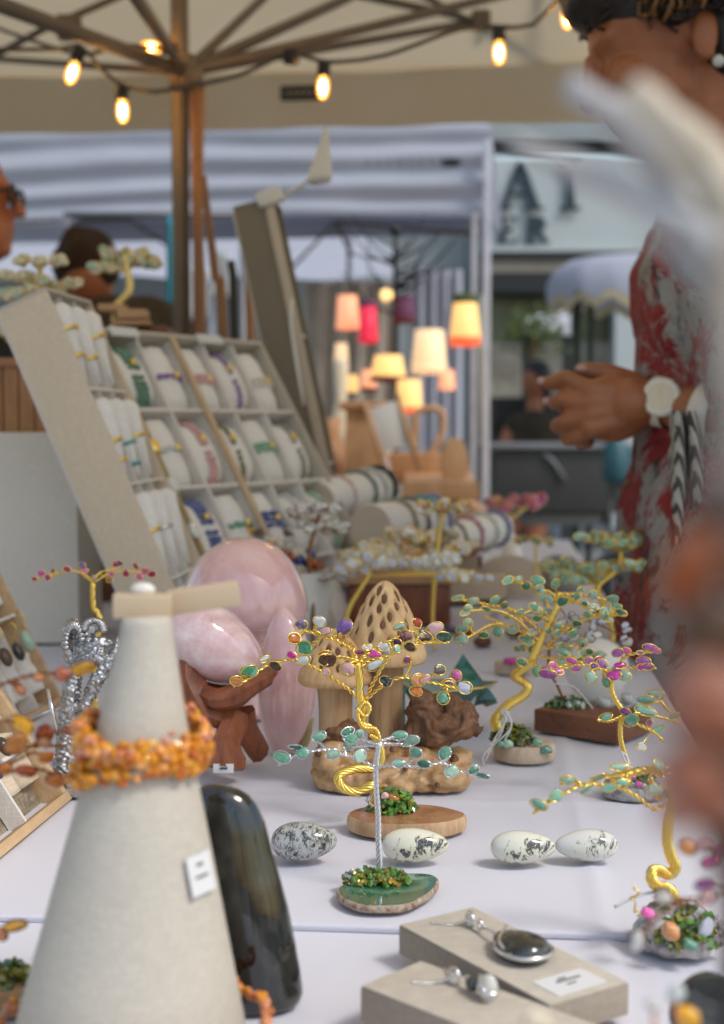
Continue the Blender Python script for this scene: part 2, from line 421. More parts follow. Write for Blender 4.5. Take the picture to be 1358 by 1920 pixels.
@D('greenglass')
def _():
    n = N('greenglass'); a = n.noise(40, 5)
    r = n.ramp(a.outputs[0], [(.35, (.006, .07, .04)), (.6, (.02, .17, .1)), (.75, (.06, .3, .2))])
    n.pr(r.outputs[0], .07, coat=.8); return n.m
@D('tealglass')
def _():
    n = N('tealglass'); a = n.noise(40, 5)
    r = n.ramp(a.outputs[0], [(.35, (.02, .12, .1)), (.7, (.16, .34, .3))]); n.pr(r.outputs[0], .1, coat=.8); return n.m
def defglasschip(key, c):
    def f():
        n = N(key); a = n.noise(150, 3); r = n.ramp(a.outputs[0], [(.35, sc3(c, .45)), (.65, sc3(c, 1.5))])
        n.pr(r.outputs[0], .05, trans=.2, coat=.7, ior=1.5); return n.m
    _defs[key] = f
defglasschip('chip_green', (.09, .25, .035)); defglasschip('chip_olive', (.22, .22, .02)); defglasschip('chip_dark', (.07, .13, .03)); defglasschip('chip_amber', (.6, .36, .02)); defglasschip('chip_clear', (.6, .62, .6)); defglasschip('chip_quartz', (.42, .38, .38))
@D('canopy')
def _():
    n = N('canopy'); a = n.noise(2.2, 4); r = n.ramp(a.outputs[0], [(.3, (.62, .49, .31)), (.7, (.69, .56, .37))])
    d = n.n('BsdfDiffuse'); t = n.n('BsdfTranslucent'); mx = n.n('MixShader', Fac=.55); n.l(r.outputs[0], d.inputs[0]); n.l(r.outputs[0], t.inputs[0])
    n.l(d.outputs[0], mx.inputs[1]); n.l(t.outputs[0], mx.inputs[2]); n.l(mx.outputs[0], n.o.inputs[0]); return n.m
@D('tentwhite')
def _():
    n = N('tentwhite'); a = n.noise(2.2, 4); r = n.ramp(a.outputs[0], [(.3, (.5, .515, .585)), (.7, (.56, .575, .65))])
    d = n.n('BsdfDiffuse'); t = n.n('BsdfTranslucent'); mx = n.n('MixShader', Fac=.3); n.l(r.outputs[0], d.inputs[0]); n.l(r.outputs[0], t.inputs[0])
    n.l(d.outputs[0], mx.inputs[1]); n.l(t.outputs[0], mx.inputs[2]); n.l(mx.outputs[0], n.o.inputs[0]); return n.m
def defemit(key, c, s):
    def f():
        n = N(key); n.pr(sc3(c, .8), .5, emis=c, es=s); return n.m
    _defs[key] = f
defemit('filament', (1, .58, .2), 120)
@D('bulbglass')
def _():
    n = N('bulbglass'); t = n.n('BsdfTransparent'); t.inputs[0].default_value = (1, .8, .45, 1); g = n.n('BsdfGlossy', Roughness=.05)
    e = n.n('Emission', Strength=1.1); e.inputs[0].default_value = (1, .42, .06, 1)
    m1 = n.n('MixShader', Fac=.06); n.l(t.outputs[0], m1.inputs[1]); n.l(g.outputs[0], m1.inputs[2])
    ad = n.n('AddShader'); n.l(m1.outputs[0], ad.inputs[0]); n.l(e.outputs[0], ad.inputs[1]); n.l(ad.outputs[0], n.o.inputs[0]); return n.m
defemit('shade_pink', (1, .42, .22), .55); defemit('shade_red', (.85, .02, .07), .4); defemit('shade_yellow', (1, .6, .2), .62); defemit('shade_cream', (1, .7, .4), .5); defemit('shade_orange', (1, .16, .05), .5); defemit('globe_warm', (1, .65, .25), 1.2)
defplain('shade_purple', (.12, .03, .08), .7); defplain('shade_darkred', (.12, .01, .015), .7)
@D('dress')
def _():
    n = N('dress'); nz = n.noise(11, 5, .65, dist=2.0)
    vec = n.n('VectorMath', operation='ADD'); n.l(n.tc.outputs['Object'], vec.inputs[0]); sc_ = n.n('VectorMath', operation='SCALE'); sc_.inputs['Scale'].default_value = .14; n.l(nz.outputs['Color'], sc_.inputs[0]); n.l(sc_.outputs[0], vec.inputs[1])
    a = n.noise(9, 5, .6, vec=vec.outputs[0]); b = n.noise(17, 6, .65, vec=vec.outputs[0]); c = n.noise(26, 6, .7, vec=vec.outputs[0], dist=1.0)
    base = n.ramp(n.noise(5, 4).outputs[0], [(.4, (.2, .21, .2)), (.6, (.32, .31, .29))])
    m1 = n.ramp(a.outputs[0], [(.45, (0, 0, 0)), (.5, (1, 1, 1))]); m2 = n.ramp(b.outputs[0], [(.56, (0, 0, 0)), (.61, (1, 1, 1))]); m3 = n.ramp(c.outputs[0], [(.57, (0, 0, 0)), (.62, (1, 1, 1))])
    red = n.ramp(b.outputs[0], [(.35, (.13, .008, .01)), (.6, (.33, .03, .026))])
    x = mixc(n, m1.outputs[0], base.outputs[0], red.outputs[0]); x = mixc(n, m2.outputs[0], x, (.02, .025, .028)); x = mixc(n, m3.outputs[0], x, (.27, .26, .25))
    n.pr(x, .85, bump=n.bump(n.noise(30, 3).outputs[0], .5, .004)); return n.m
@D('scarf')
def _():
    n = N('scarf'); w_ = n.n('TexWave', Scale=26, Distortion=2.0, bands_direction='DIAGONAL'); n.l(n.tc.outputs['Object'], w_.inputs[0])
    r = n.ramp(w_.outputs[0], [(.45, (.07, .065, .06)), (.55, (.5, .47, .42))]); n.pr(r.outputs[0], .85); return n.m
@D('paving')
def _():
    n = N('paving'); b = n.n('TexBrick', Scale=1.6); b.inputs['Color1'].default_value = (.19, .185, .18, 1); b.inputs['Color2'].default_value = (.23, .225, .215, 1); b.inputs['Mortar'].default_value = (.09, .09, .085, 1); b.inputs['Mortar Size'].default_value = .008
    n.l(n.tc.outputs['Object'], b.inputs[0]); nz = n.noise(3, 6); n.pr(mixc(n, .25, b.outputs[0], n.ramp(nz.outputs[0], [(.3, (.1, .1, .1)), (.7, (.3, .29, .28))]).outputs[0]), .85); return n.m
@D('shopglass')
def _():
    n = N('shopglass'); a = n.noise(1.2, 4)
    r = n.ramp(a.outputs[0], [(.35, (.10, .12, .05)), (.6, (.2, .2, .13))]); n.pr(r.outputs[0], .25); return n.m
@D('shopstone')
def _():
    n = N('shopstone'); a = n.noise(5, 5); r = n.ramp(a.outputs[0], [(.35, (.2, .18, .14)), (.65, (.36, .33, .27))]); n.pr(r.outputs[0], .8); return n.m
# ================================================================== THE SETTING
g = MB(); g.quad((-120, -120, 0), (120, -120, 0), (120, 120, 0), (-120, 120, 0)); tag(g.build('ground', 'paving', smooth=False), kind='structure')

# ---- the table under its two white cloths
SEAM_L, SEAM_R = T(0, 1709), T(1358, 1750)
def uv_of(p): return p.dot(TU), p.dot(TV)
uL, vL = uv_of(SEAM_L); uR, vR = uv_of(SEAM_R)
EDGE = uv_of(T(1236, 1275))[0]
def seam_v(u): return vL + (vR - vL) * (u - uL) / (uR - uL)
TFAR = 3.45
def cloth(name, label, near):
    m = MB(); us = [-1.0 + (EDGE + 1.0) * i / 260 for i in range(261)]; rows = []
    nv = 150 if near else 330
    z0 = TZ - (.0035 if near else 0)
    for k in range(nv + 1):
        t = k / nv; row = []
        for u in us:
            a, b = (-.45, seam_v(u) - .0005) if near else (seam_v(u), TFAR)
            v = lerp(a, b, t if near else t ** 1.4)
            wr = .0007 * noise.noise(Vector((u * 9, v * 5, 3.1))) - .0007
            wr += -.0012 * max(0, 1 - abs(noise.noise(Vector((u * 2.2, v * 3.0, 9)))) * 14) * .5
            
            for cu_, am in ((-.62, .003), (-.24, .0026), (.06, .0016)): wr += am * math.exp(-((u - cu_ - .004 * noise.noise(Vector((v * 4, cu_, 0)))) / .006) ** 2)
            for cv_, am in ((.5, .002), (1.02, .0016), (1.34, .0022), (1.75, .0024), (2.3, .0026)): wr += am * math.exp(-((v - cv_ - .012 * u - .005 * noise.noise(Vector((u * 4, cv_, 0)))) / .007) ** 2)
            row.append(tb(u, v, z0 + min(wr, .0022) - .0016))
        rows.append(row)
    if not near:   # rounded lip of the upper cloth, then far drape
        lip = []
        for dz, dv in ((-.0055, -.0012), (-.003, -.0022), (-.0008, -.0014)):
            lip.append([tb(u, seam_v(u) + dv, TZ + dz) for u in us])
        rows = lip + rows
        for q in range(1, 16):
            rows.append([tb(u, TFAR + .012 + .03 * (q / 15) * (1 + math.sin(u * 26 + 1)), TZ - .73 * q / 15) for u in us])
    # right-hand drape, added as extra columns
    out = []
    for row in rows:
        ext = []
        p = row[-1]; ln = p.dot(TV)
        top = p.z
        for q in range(1, 14):
            f = q / 13
            wv = .018 * f * (1 + math.sin(ln * 22) + .5 * math.sin(ln * 47 + 2))
            ext.append(Vector((p.x, p.y, 0)) + TU * (.008 + wv) + Vector((0, 0, max(.02, top - .72 * f * (top / TZ)))))
        out.append(row + ext)
    m.rings(out, cap=False, closed=False)
    o = m.build('cloth_sheet', 'cloth', None); return o
far_t = thing('market_table', 'long table under a smooth white cloth carrying the gem trees', 'table', tb(-.4, 2, 0))
o = cloth('far', '', False); o.name = 'tablecloth'; o.parent = far_t; o.matrix_parent_inverse = Matrix.Translation(-Vector(far_t.location))
m = MB(); m.obox(tb(-.97, .85, TZ - .03), TU * (EDGE + .95), TV * 2.55, UPZ * .026); m.build('table_top', 'pineshade', far_t, False)
for u in (-.92, EDGE - .06):
    for v in (.95, 3.3):
        m = MB(); m.obox(tb(u, v, 0), TU * .04, TV * .04, UPZ * (TZ - .03)); m.build('leg', 'grey_metal', far_t, False)
near_t = thing('market_table', 'nearest table under a white cloth, below the seam, with linen boxes', 'table', tb(-.4, .2, 0))
o = cloth('near', '', True); o.name = 'tablecloth'; o.parent = near_t; o.matrix_parent_inverse = Matrix.Translation(-Vector(near_t.location))
m = MB(); m.obox(tb(-.97, -.42, TZ - .034), TU * (EDGE + .95), TV * 1.1, UPZ * .025); m.build('table_top', 'pineshade', near_t, False)
for u in (-.92, EDGE - .06):
    for v in (-.35, .5):
        m = MB(); m.obox(tb(u, v, 0), TU * .04, TV * .04, UPZ * (TZ - .034)); m.build('leg', 'grey_metal', near_t, False)

# ---- our own canopy: beige pop-up roof with struts from a hub on the post
DH = 2.7
HUB = P(345, 130, DH)
cu, cv0, cv1 = (-2.3, 1.5), .55, 4.0
E0 = P(600, 122, 4.0).z; E1 = P(600, 243, 4.0).z
cn = thing('canopy', 'beige pop-up canopy roof with metal struts over the stall', 'canopy', (HUB.x, HUB.y, 0))
pk = Vector((HUB.x, HUB.y + .0, 3.0))
cr = [tb(cu[0], cv0, E0), tb(cu[1], cv0, E0), tb(cu[1], cv1, E0), tb(cu[0], cv1, E0)]
m = MB()
for i in range(4):
    a, b = cr[i], cr[(i + 1) % 4]; n_ = 24; rows = []
    for k in range(n_ + 1):
        t = k / n_; row = []
        for j in range(n_ + 1):
            s_ = j / n_; p = a.lerp(b, s_).lerp(pk, t)
            p = p - UPZ * (.10 * math.sin(math.pi * t) * .9 + .03 * math.sin(math.pi * s_) * (1 - t)) + UPZ * .006 * noise.noise(p * 3)
            row.append(p)
        rows.append(row)
    m.rings(rows, False, False)
m.build('roof_fabric', 'canopy', cn)
for i, (a, b) in enumerate(((cr[2], cr[3]), (cr[3], cr[0]), (cr[1], cr[2]))):
    m = MB(); rows = []
    for k in range(9):
        t = k / 8; rows.append([a.lerp(b, s_ / 60) - UPZ * ((E0 - E1) * t) + (TV if i == 0 else TU) * (.012 * math.sin(s_ * .9 + t) * t) for s_ in range(61)])
    m.rings(rows, False, False); m.build('valance', 'canopy', cn)
m = MB(); q = P(563, 174, 3.96); m.cbox(q, .115, .004, .042, (TU, TV, UPZ)); tg = m.build('maker_tag', 'dark_trim', cn, False, label='small dark tag on the valance')
m = MB()
for k in range(5): m.cbox(q - TV * .004 + TU * (-.036 + .018 * k) , .011, .002, .01, (TU, TV, UPZ))
m.build('print', 'beige_trim', tg, False)
def bar(pts, r, name, mat, par, seg=6): return MB().tube(pts, r, seg).build(name, mat, par)
# post
bar([Vector((HUB.x - .012, HUB.y + .03, 0)), Vector((HUB.x - .012, HUB.y + .03, 2.95))], .018, 'post', 'tan_metal', cn, 8)
m = MB(); m.lathe([(.01, -.03), (.034, -.028), (.036, .012), (.02, .02), (.02, .035)], HUB + Vector((0, .03, 0)), seg=16); m.build('hub', 'tan_metal', cn)
for q, dd, r in (((500, -10), .5, .011), ((660, -8), .7, .012), ((925, 35), 1.1, .010), ((1150, -60), 1.2, .011), ((150, 60), .35, .014), ((-30, -2), -.5, .015), ((255, -20), .8, .009), ((235, -30), -.4, .010), ((-10, 110), .7, .008)):
    bar([HUB + Vector((0, .02, 0)), P(q[0], q[1], DH + dd)], r, 'strut', 'tan_metal', cn)
bar([P(-30, 115, 3.1), P(80, 55, 3.0), P(230, -10, 2.9)], .008, 'strut', 'tan_metal', cn)
bar([P(600, -25, 3.6), P(790, 15, 3.7), P(900, 36, 3.75), P(1110, 68, 3.9)], .011, 'strut', 'tan_metal', cn)
bar([P(880, 40, 3.7), P(800, -5, 3.4), P(700, -50, 3.2)], .010, 'strut', 'tan_metal', cn)
m = MB(); m.cbox(P(902, 38, 3.7), .05, .04, .05); m.build('strut_joint', 'tan_metal', cn, bevel=.006)
m = MB(); m.cbox(P(130, 52, 2.95), .05, .04, .05); m.build('strut_joint', 'tan_metal', cn, bevel=.006)
for s_ in (0, 1):
    for v in (cv0 + .02, cv1 - .02):
        u = cu[s_] + (.03 if s_ == 0 else -.03)
        bar([tb(u, v, 0), tb(u, v, E0 - .01)], .02, 'leg', 'tan_metal', cn)
# wooden uprights fixed beside the post
wp = thing('wooden_upright', 'brown wooden upright leaning beside the metal post', 'post', (P(370, 600, DH)))
m = MB(); m.tube([Vector((P(372, 900, 2.72).x, 2.72, .0)), P(372, 470, 2.72), P(366, 150, 2.72)], .011, 8); m.build('plank', 'polewood', wp)
m = MB(); m.tube([P(378, 160, 2.74), P(374, 400, 2.74), P(380, 640, 2.74), Vector((P(382, 900, 2.74).x, 2.74, 0))], .007, 8, step=.05); m.build('strap', 'midwood', wp)
st = MB().tube([P(381, 330, 2.6), P(392, 420, 2.6), P(404, 520, 2.6), P(420, 650, 2.6), Vector((P(450, 900, 2.6).x, 2.65, 0.02))], [.006, .012, .013, .012, .012], 8, step=.04).build('walking_stick', 'polewood')
tag(st, 'thin reddish brown stick leaning right of the post', 'stick')
for i, (x, y0, y1, mt, lb) in enumerate(((433, 490, 640, 'dark_trim', 'dark narrow wooden stick standing behind the bracelet tray'), (462, 470, 640, 'midwood', 'light brown stick standing nearest the tall leaning board'), (487, 440, 640, 'walnut', 'red brown stick behind the top of the tall leaning board'))):
    d = 2.75 + .05 * i
    s_ = MB().tube([P(x, y0, d), P(x + 8, y1, d), Vector((P(x + 25, 900, d).x, d, .02))], [.008, .013, .013], 8, step=.05).build('walking_stick', mt); tag(s_, lb, 'stick', 'sticks in the stand')

# ---- string of bulbs
SL = 2.6
sl = [(-40, 92), (105, 92), (150, 84), (190, 130), (228, 160), (290, 172), (340, 165), (450, 140), (545, 100), (608, 116), (720, 104), (860, 55), (935, 50), (1000, 46), (1062, -14), (1160, -60), (1300, -90)]
wr = MB().tube([P(x, y, SL) for x, y in sl], .0042, 6, step=.03).build('light_cable', 'cable'); tag(wr, 'drooping dark cable carrying the string of bulbs under the canopy', 'cable')
wr2 = MB().tube([P(-40, 40, 3.1), P(110, 92, 2.75), P(175, 100, 2.65), P(215, 85, 2.62), P(330, 92, 2.66)], .0045, 6, step=.03).build('light_cable', 'cable'); tag(wr2, 'short dark cable along the left strut to the sideways bulb', 'cable')
def bulb(p, ax, label, group='string light bulbs', s_=.9):
    b = thing('light_bulb', label, 'bulb', p, group)
    ax = Vector(ax).normalized(); n_ = ax.orthogonal().normalized(); A = (n_, ax.cross(n_), ax)
    MB().lathe([(.006, .004), (.0105, .002), (.0125, -.004), (.0125, -.026), (.010, -.028)], p, A, 12).build('socket', 'socket', b)
    MB().lathe([(.008 * s_, -.027), (.0105 * s_, -.033), (.0128 * s_, -.045 * s_), (.0132 * s_, -.058 * s_), (.0105 * s_, -.07 * s_), (.005 * s_, -.077 * s_), (.0005, -.078 * s_)], p, A, 16).build('glass', 'bulbglass', b)
    MB().ell(p + ax * (-.0525 * s_), .0066 * s_, .0066 * s_, .015 * s_, A, 10, 8).build('filament', 'filament', b)
bulb(P(150, 92, SL), (.32, .1, 1), 'lit bulb tilted to the left, leftmost on the string')
bulb(P(228, 160, SL), (-.03, 0, 1), 'lit bulb hanging lowest, just left of the post')
bulb(P(330, 93, 2.66), (1, 0, -.1), 'lit bulb lying sideways on the strut left of the post')
bulb(P(608, 116, SL), (.05, 0, 1), 'lit bulb hanging above the dark canopy tag')
bulb(P(936, 52, SL), (0, .1, 1), 'lit bulb between the tag and the woman with curly hair', s_=.9)
bulb(P(1062, -16, SL), (-.05, 0, 1), 'lit bulb at the top edge beside the curly hair')
m = MB(); m.lathe([(.008, .006), (.015, .004), (.015, -.02), (.006, -.022)], P(546, 98, SL), seg=10); tag(m.build('cable_joint', 'socket'), 'black empty socket on the cable left of the tag bulb', 'socket')
for i, (u, v) in enumerate(((-.9, .3), (-.3, .0), (.35, -.1), (1.0, .3), (1.35, 1.2), (1.4, 2.2), (-1.6, 1.2))):
    bulb(tb(u, v, 2.13), (0, 0, 1), 'lit bulb out of the picture, ' + ('above the left trays', 'above the white cone', 'straight above the table seam', 'above the near right corner', 'above the woman', 'behind the woman', 'far above the left edge')[i])

# ---- the white tent behind
tw = thing('white_tent', 'white market tent with wrinkled valance behind the stall', 'tent', (P(900, 900, 5.6).x, 5.6, 0))
def vs(x0, ya, yb, x1, yc, yd, d0, d1, amp, seed, par, name, nx=90, ny=40):
    m = MB(); rows = []
    for k in range(ny + 1):
        t = k / ny; row = []
        for j in range(nx + 1):
            s_ = j / nx; p = P(lerp(x0, x1, s_), lerp(lerp(ya, yb, t), lerp(yc, yd, t), s_), lerp(d0, d1, s_))
            w_ = math.sin(t * 19 + 3.0 * noise.noise(Vector((s_ * 2.2, t * 1.2, seed))) + s_ * 2.5)
            row.append(p + Vector((0, -amp * (w_ + .5 * noise.noise(Vector((s_ * 12, t * 4, seed)))) * min(1, t * 5, (1 - t) * 6 + .2), 0)))
        rows.append(row)
    m.rings(rows, False, False); return m.build(name, 'tentwhite', par)
vs(-260, 250, 412, 922, 236, 398, 5.9, 5.6, .012, 1.2, tw, 'valance')
a, b = P(922, 236, 5.6), P(-260, 250, 5.9); back = Vector((.35, 3.0, 0))
apx = (a + b) / 2 + back / 2 + UPZ * .9
m = MB()
for p, q in ((a, b), (b, b + back), (b + back, a + back), (a + back, a)):
    i = len(m.v); m.v += [p, q, apx]; m.f.append((i, i + 1, i + 2))
m.build('roof_fabric', 'tentwhite', tw, False)
vs(-200, 408, 462, 905, 396, 440, 8.7, 8.5, .03, 4.2, tw, 'valance', ny=14)
def leg(px, d, w_=.028, name='leg', par=tw, top=None, mat='white_metal'):
    p = P(px, 800, d); MB().cbox((p.x, p.y, (top or 2.2) / 2), w_, w_, top or 2.2).build(name, mat, par, bevel=.003)
leg(911, 5.62, .03); leg(888, 5.75, .022); leg(655, 8.6, .03, top=2.2); leg(-250, 5.9)
bar([P(545, 505, 8.5), P(630, 415, 8.5), P(905, 440, 8.5)], .012, 'truss', 'tan_metal', tw)
bar([P(630, 415, 8.5), P(660, 480, 8.5)], .012, 'truss', 'tan_metal', tw)
bar([P(330, 470, 8.6), P(240, 410, 8.6), P(-50, 420, 8.6)], .012, 'truss', 'tan_metal', tw)
m = MB(); m.prism([(.045 * math.cos(x * .5236) , .018 * math.sin(x * .5236)) for x in range(12)], P(846, 305, 5.5), (TU, UPZ, -TV), .004); m.build('printed_badge', 'dark_trim', tw, False)
for k, wl in enumerate((14, 20, 12, 22, 10, 18, 16)):
    MB().cbox(P(690 + k * 20, 307 - k * .4, 5.5), wl / F * 5.5 * .75, .003, .022).build('printed_mark', 'grey_metal', tw, False)
# white walls and tents far behind the lamps
bk = thing('white_tent', 'far pale blue white tent roof seen under the nearer tent', 'tent', (P(520, 900, 10.5).x, 10.5, 0))
m = MB(); rows = []
for k in range(9):
    t = k / 8; rows.append([P(lerp(-150, 735, j / 40), lerp(468, 528, t) + 4 * math.sin(j * .6) * t, 10.5) + Vector((0, -.25 * t, 0)) for j in range(41)])
m.rings(rows, False, False); m.build('valance', 'tentwhite', bk)
m = MB(); m.quad(P(-150, 468, 10.5), P(735, 468, 10.5), P(600, 400, 12.5), P(-100, 400, 12.5)); m.build('roof_fabric', 'tentwhite', bk, False)
for x in (-120, 400, 725):
    p = P(x, 800, 10.5); MB().cbox((p.x, p.y, 1.1), .04, .04, 2.3).build('leg', 'white_metal', bk, bevel=.004)

# ---- the shop building across the street
BD = 11.5
bl = thing('shop_building', 'pale grey shop front with dark serif sign letters', 'building', (P(1000, 900, BD).x, BD, 0))
def fr(x0, y0, x1, y1, d, th, name, mat, par=bl, bev=0):
    a, b = PY(x0, y1, d), PY(x1, y0, d)
    return MB().hexa([(a.x, d, a.z), (b.x, d, a.z), (b.x, d + th, a.z), (a.x, d + th, a.z), (a.x, d, b.z), (b.x, d, b.z), (b.x, d + th, b.z), (a.x, d + th, b.z)]).build(name, mat, par, False, bevel=bev)
fr(-900, -900, 2300, 250, BD + .3, .3, 'upper_wall', 'facade_grey')
fr(-900, 240, 2300, 262, BD - .02, .3, 'cornice', 'facade_grey'); fr(-900, 266, 2300, 282, BD + .08, .2, 'cornice', 'dark_trim')
sb = fr(905, 300, 1700, 470, BD + .02, .12, 'sign_board', 'sign_paint')
fr(905, 462, 1700, 471, BD - .02, .1, 'sign_moulding', 'sign_paint')
fr(905, 472, 1700, 486, BD - .02, .2, 'dark_band', 'dark_trim'); fr(905, 487, 1700, 510, BD + .02, .2, 'pale_band', 'beige_trim')
fr(905, 511, 1700, 548, BD - .05, .25, 'dark_band', 'dark_trim')
fr(905, 549, 1700, 700, BD + .35, .05, 'window_pane', 'shopglass'); fr(905, 640, 1700, 790, BD + .2, .05, 'window_sill_wall', 'shopstone')
fr(905, 745, 1700, 985, BD + .1, .1, 'stall_riser', 'dark_trim')
fr(-900, 283, 904, 985, BD + .35, .1, 'side_wall', 'facade_grey')
for x in (1060, 1150, 1300, 1500): fr(x, 549, x + 7, 640, BD + .3, .04, 'mullion', 'dark_trim')
ac = thing('shop_column', 'pale column of the shop front beside the red dress', 'column', (P(1170, 900, BD - .1).x, BD - .1, 0))
fr(1150, 540, 1200, 990, BD - .15, .2, 'shaft', 'sign_paint', ac)
# letters: serif shapes as real raised letters
def letter(kind, px, py, h, d, par):
    o = PY(px, py, d); k = h / F * d; A = (Vector((1, 0, 0)), UPZ, Vector((0, -1, 0)))
    def pl(pts): m.prism([(x * k, y * k) for x, y in pts], o, A, .02)
    m = MB()
    if kind == 'A':
        pl([(-.06, .0), (.28, .0), (.28, .06), (.19, .07), (.45, .86), (.40, 1.0), (.36, .9), (.06, .06), (-.06, .05)])
        pl([(.36, .88), (.42, 1.0), (.52, 1.0), (.86, .06), (.95, .05), (.95, 0), (.5, 0), (.5, .05), (.62, .06)])
        m.prism([(.17 * k, .3 * k), (.6 * k, .3 * k), (.58 * k, .36 * k), (.19 * k, .36 * k)], o + Vector((0, .001, 0)), A, .02)
    if kind == 'I':
        pl([(0, 0), (.42, 0), (.42, .06), (.3, .09), (.3, .91), (.42, .94), (.42, 1), (0, 1), (0, .94), (.12, .91), (.12, .09), (0, .06)])
    if kind == 'E':
        pl([(0, 0), (.74, 0), (.78, .26), (.72, .26), (.62, .09), (.3, .09), (.3, .47), (.46, .47), (.5, .36), (.55, .36), (.55, .66), (.5, .66), (.46, .55), (.3, .55), (.3, .92), (.58, .92), (.68, .78), (.74, .78), (.71, 1), (0, 1), (0, .94), (.1, .92), (.1, .08), (0, .06)])
    if kind == 'R':
        pl([(0, 0), (.4, 0), (.4, .06), (.3, .08), (.3, .46), (.42, .46), (.62, .06), (.7, 0), (.94, 0), (.94, .06), (.85, .08), (.62, .48), (.75, .58), (.77, .76), (.7, .92), (.54, 1), (0, 1), (0, .94), (.1, .92), (.1, .08), (0, .06)])
    return m.build('letter', 'letter_navy', par, False)
letter('A', 934, 394, 90, BD - .005, sb); letter('I', 1050, 394, 90, BD - .005, sb); letter('E', 932, 457, 50, BD - .005, sb); letter('R', 984, 457, 50, BD - .005, sb)
m = MB()   # letters further along the fascia behind the branch
# ---- round white parasol with fringe
pu = thing('parasol', 'white domed parasol with pale fringe in front of the shop', 'parasol', (P(1092, 900, 8.6).x, 8.6, 0))
pc = P(1180, 480, 8.6); m = MB(); rows = []
prof = [(.02, .0), (.2, -.006), (.36, -.03), (.46, -.1), (.5, -.2), (.505, -.27)]
for r, z in prof: rows.append([pc + Vector((r * 1.0 * math.cos(t) * (1 + .03 * math.cos(t * 8)), r * math.sin(t), z + (.03 * math.cos(t * 16) if r > .49 else 0))) for t in [2 * math.pi * j / 64 for j in range(64)]])
m.rings(rows, False); m.build('canopy', 'tentwhite', pu)
m = MB(); m.rings([[pc + Vector((.503 * math.cos(t), .503 * math.sin(t), z + (.03 * math.cos(t * 16) if True else 0))) for t in [2 * math.pi * j / 64 for j in range(64)]] for z in (-.272, -.325)], False); m.build('fringe', 'fringe', pu)
for x in (1080, 1106):
    p = P(x, 800, 8.6); MB().tube([(p.x, p.y, 0), (p.x, p.y, pc.z - .1)], .03 if x < 1090 else .022, 10).build('pole', 'darkgreen', pu)
# planter foliage, far seated guest, cafe barrier, dark cart
pl = thing('potted_shrub', 'small green shrub in front of the shop window', 'shrub', (P(1000, 900, 9.8).x, 9.8, 0))
m = MB(); r2 = random.Random(3); c0 = P(1000, 620, 9.8)
for k in range(260):
    a = Vector((r2.gauss(0, .11), r2.gauss(0, .1), r2.gauss(0, .07))) + c0; n1 = Vector((r2.gauss(0, 1), r2.gauss(0, 1), r2.gauss(0, 1))).normalized(); n2 = n1.orthogonal().normalized()
    m.quad(a - n1 * .035, a + n2 * .02, a + n1 * .035, a - n2 * .02)
m.build('crown', 'foliage_far', pl, False)
MB().tube([(c0.x, c0.y, 0), c0], .02, 8).build('trunk', 'polewood', pl)
MB().lathe([(.12, 0), (.16, .3), (.14, .3), (.13, .28)], (c0.x, c0.y, 0), seg=16).build('pot', 'charcoal', pl)
ht = thing('small_roof', 'small grey awning over the cafe counter behind the shrub', 'awning', (P(1020, 900, 10.2).x, 10.2, 0))
m = MB(); m.hexa([P(980, 625, 10.3), P(1070, 628, 10.3), P(1070, 628, 10.6), P(980, 625, 10.6), P(990, 592, 10.35), P(1070, 580, 10.35), P(1070, 580, 10.6), P(990, 592, 10.6)]); m.build('sheet', 'white_metal', ht, False)
p = P(1062, 800, 10.4); MB().cbox((p.x, p.y, .85), .05, .05, 1.75).build('post', 'dark_trim', ht, False)
p = P(985, 800, 10.45); MB().cbox((p.x, p.y, .85), .05, .05, 1.75).build('post', 'dark_trim', ht, False)
cb = thing('cafe_barrier', 'black cafe barrier with pale round cut-outs below the shop window', 'barrier', (P(1000, 900, 9.4).x, 9.4, 0))
fr(925, 748, 1170, 800, 9.4, .05, 'panel', 'dark_trim', cb)
for x, y, w_, h_ in ((943, 775, 11, 34), (982, 777, 11, 34), (1008, 775, 10, 20), (1060, 780, 10, 30)):
    m = MB(); A = (Vector((w_ / 2 / F * 9.39, 0, 0)), UPZ * (h_ / 2 / F * 9.39), Vector((0, -1, 0))); m.prism([(math.cos(t * .3927), math.sin(t * .3927)) for t in range(16)], P(x, y, 9.39), A, .01); m.build('cut_out', 'concrete', cb, False)
fr(925, 800, 1170, 830, 9.5, .05, 'lower_rail', 'charcoal', cb)
ct = thing('market_cart', 'dark grey cart with flat side panel in the street', 'cart', (P(1040, 900, 7.2).x, 7.2, 0))
fr(926, 842, 1190, 962, 7.0, 1.2, 'body', 'charcoal', ct, .02); fr(920, 834, 1196, 842, 6.97, 1.26, 'top_rail', 'grey_metal', ct, .005)
m = MB(); a, b = P(1020, 850, 6.985), P(1060, 900, 6.985); m.tube([a, P(1040, 868, 6.985), b], .012, 6); m.build('handle', 'grey_metal', ct)
fr(985, 963, 1130, 985, 7.1, .9, 'undertray', 'grey_metal', ct, .005)
for x in (955, 1160):
    p = P(x, 900, 7.3); m = MB(); m.tube([Vector((p.x, 7.05, .2)), Vector((p.x, 7.15, .2))], .2, 24); wh = m.build('wheel', 'rubber', ct)
    m = MB(); m.tube([Vector((p.x, 7.03, .2)), Vector((p.x, 7.16, .2))], .09, 16); m.build('rim', 'grey_metal', wh)
tc_ = MB(); p = P(1155, 880, 6.2); tc_.lathe([(.001, 0), (.05, 0), (.06, .03), (.062, .16), (.03, .19), (.028, .21), (.001, .21)], P(1155, 905, 6.2), seg=16); 
tbn = thing('folding_stool', 'dark teal tub on a thin metal stand in the street', 'stool', (P(1155, 900, 6.2).x, 6.2, 0))
tc_.build('tub', 'greyteal', tbn)
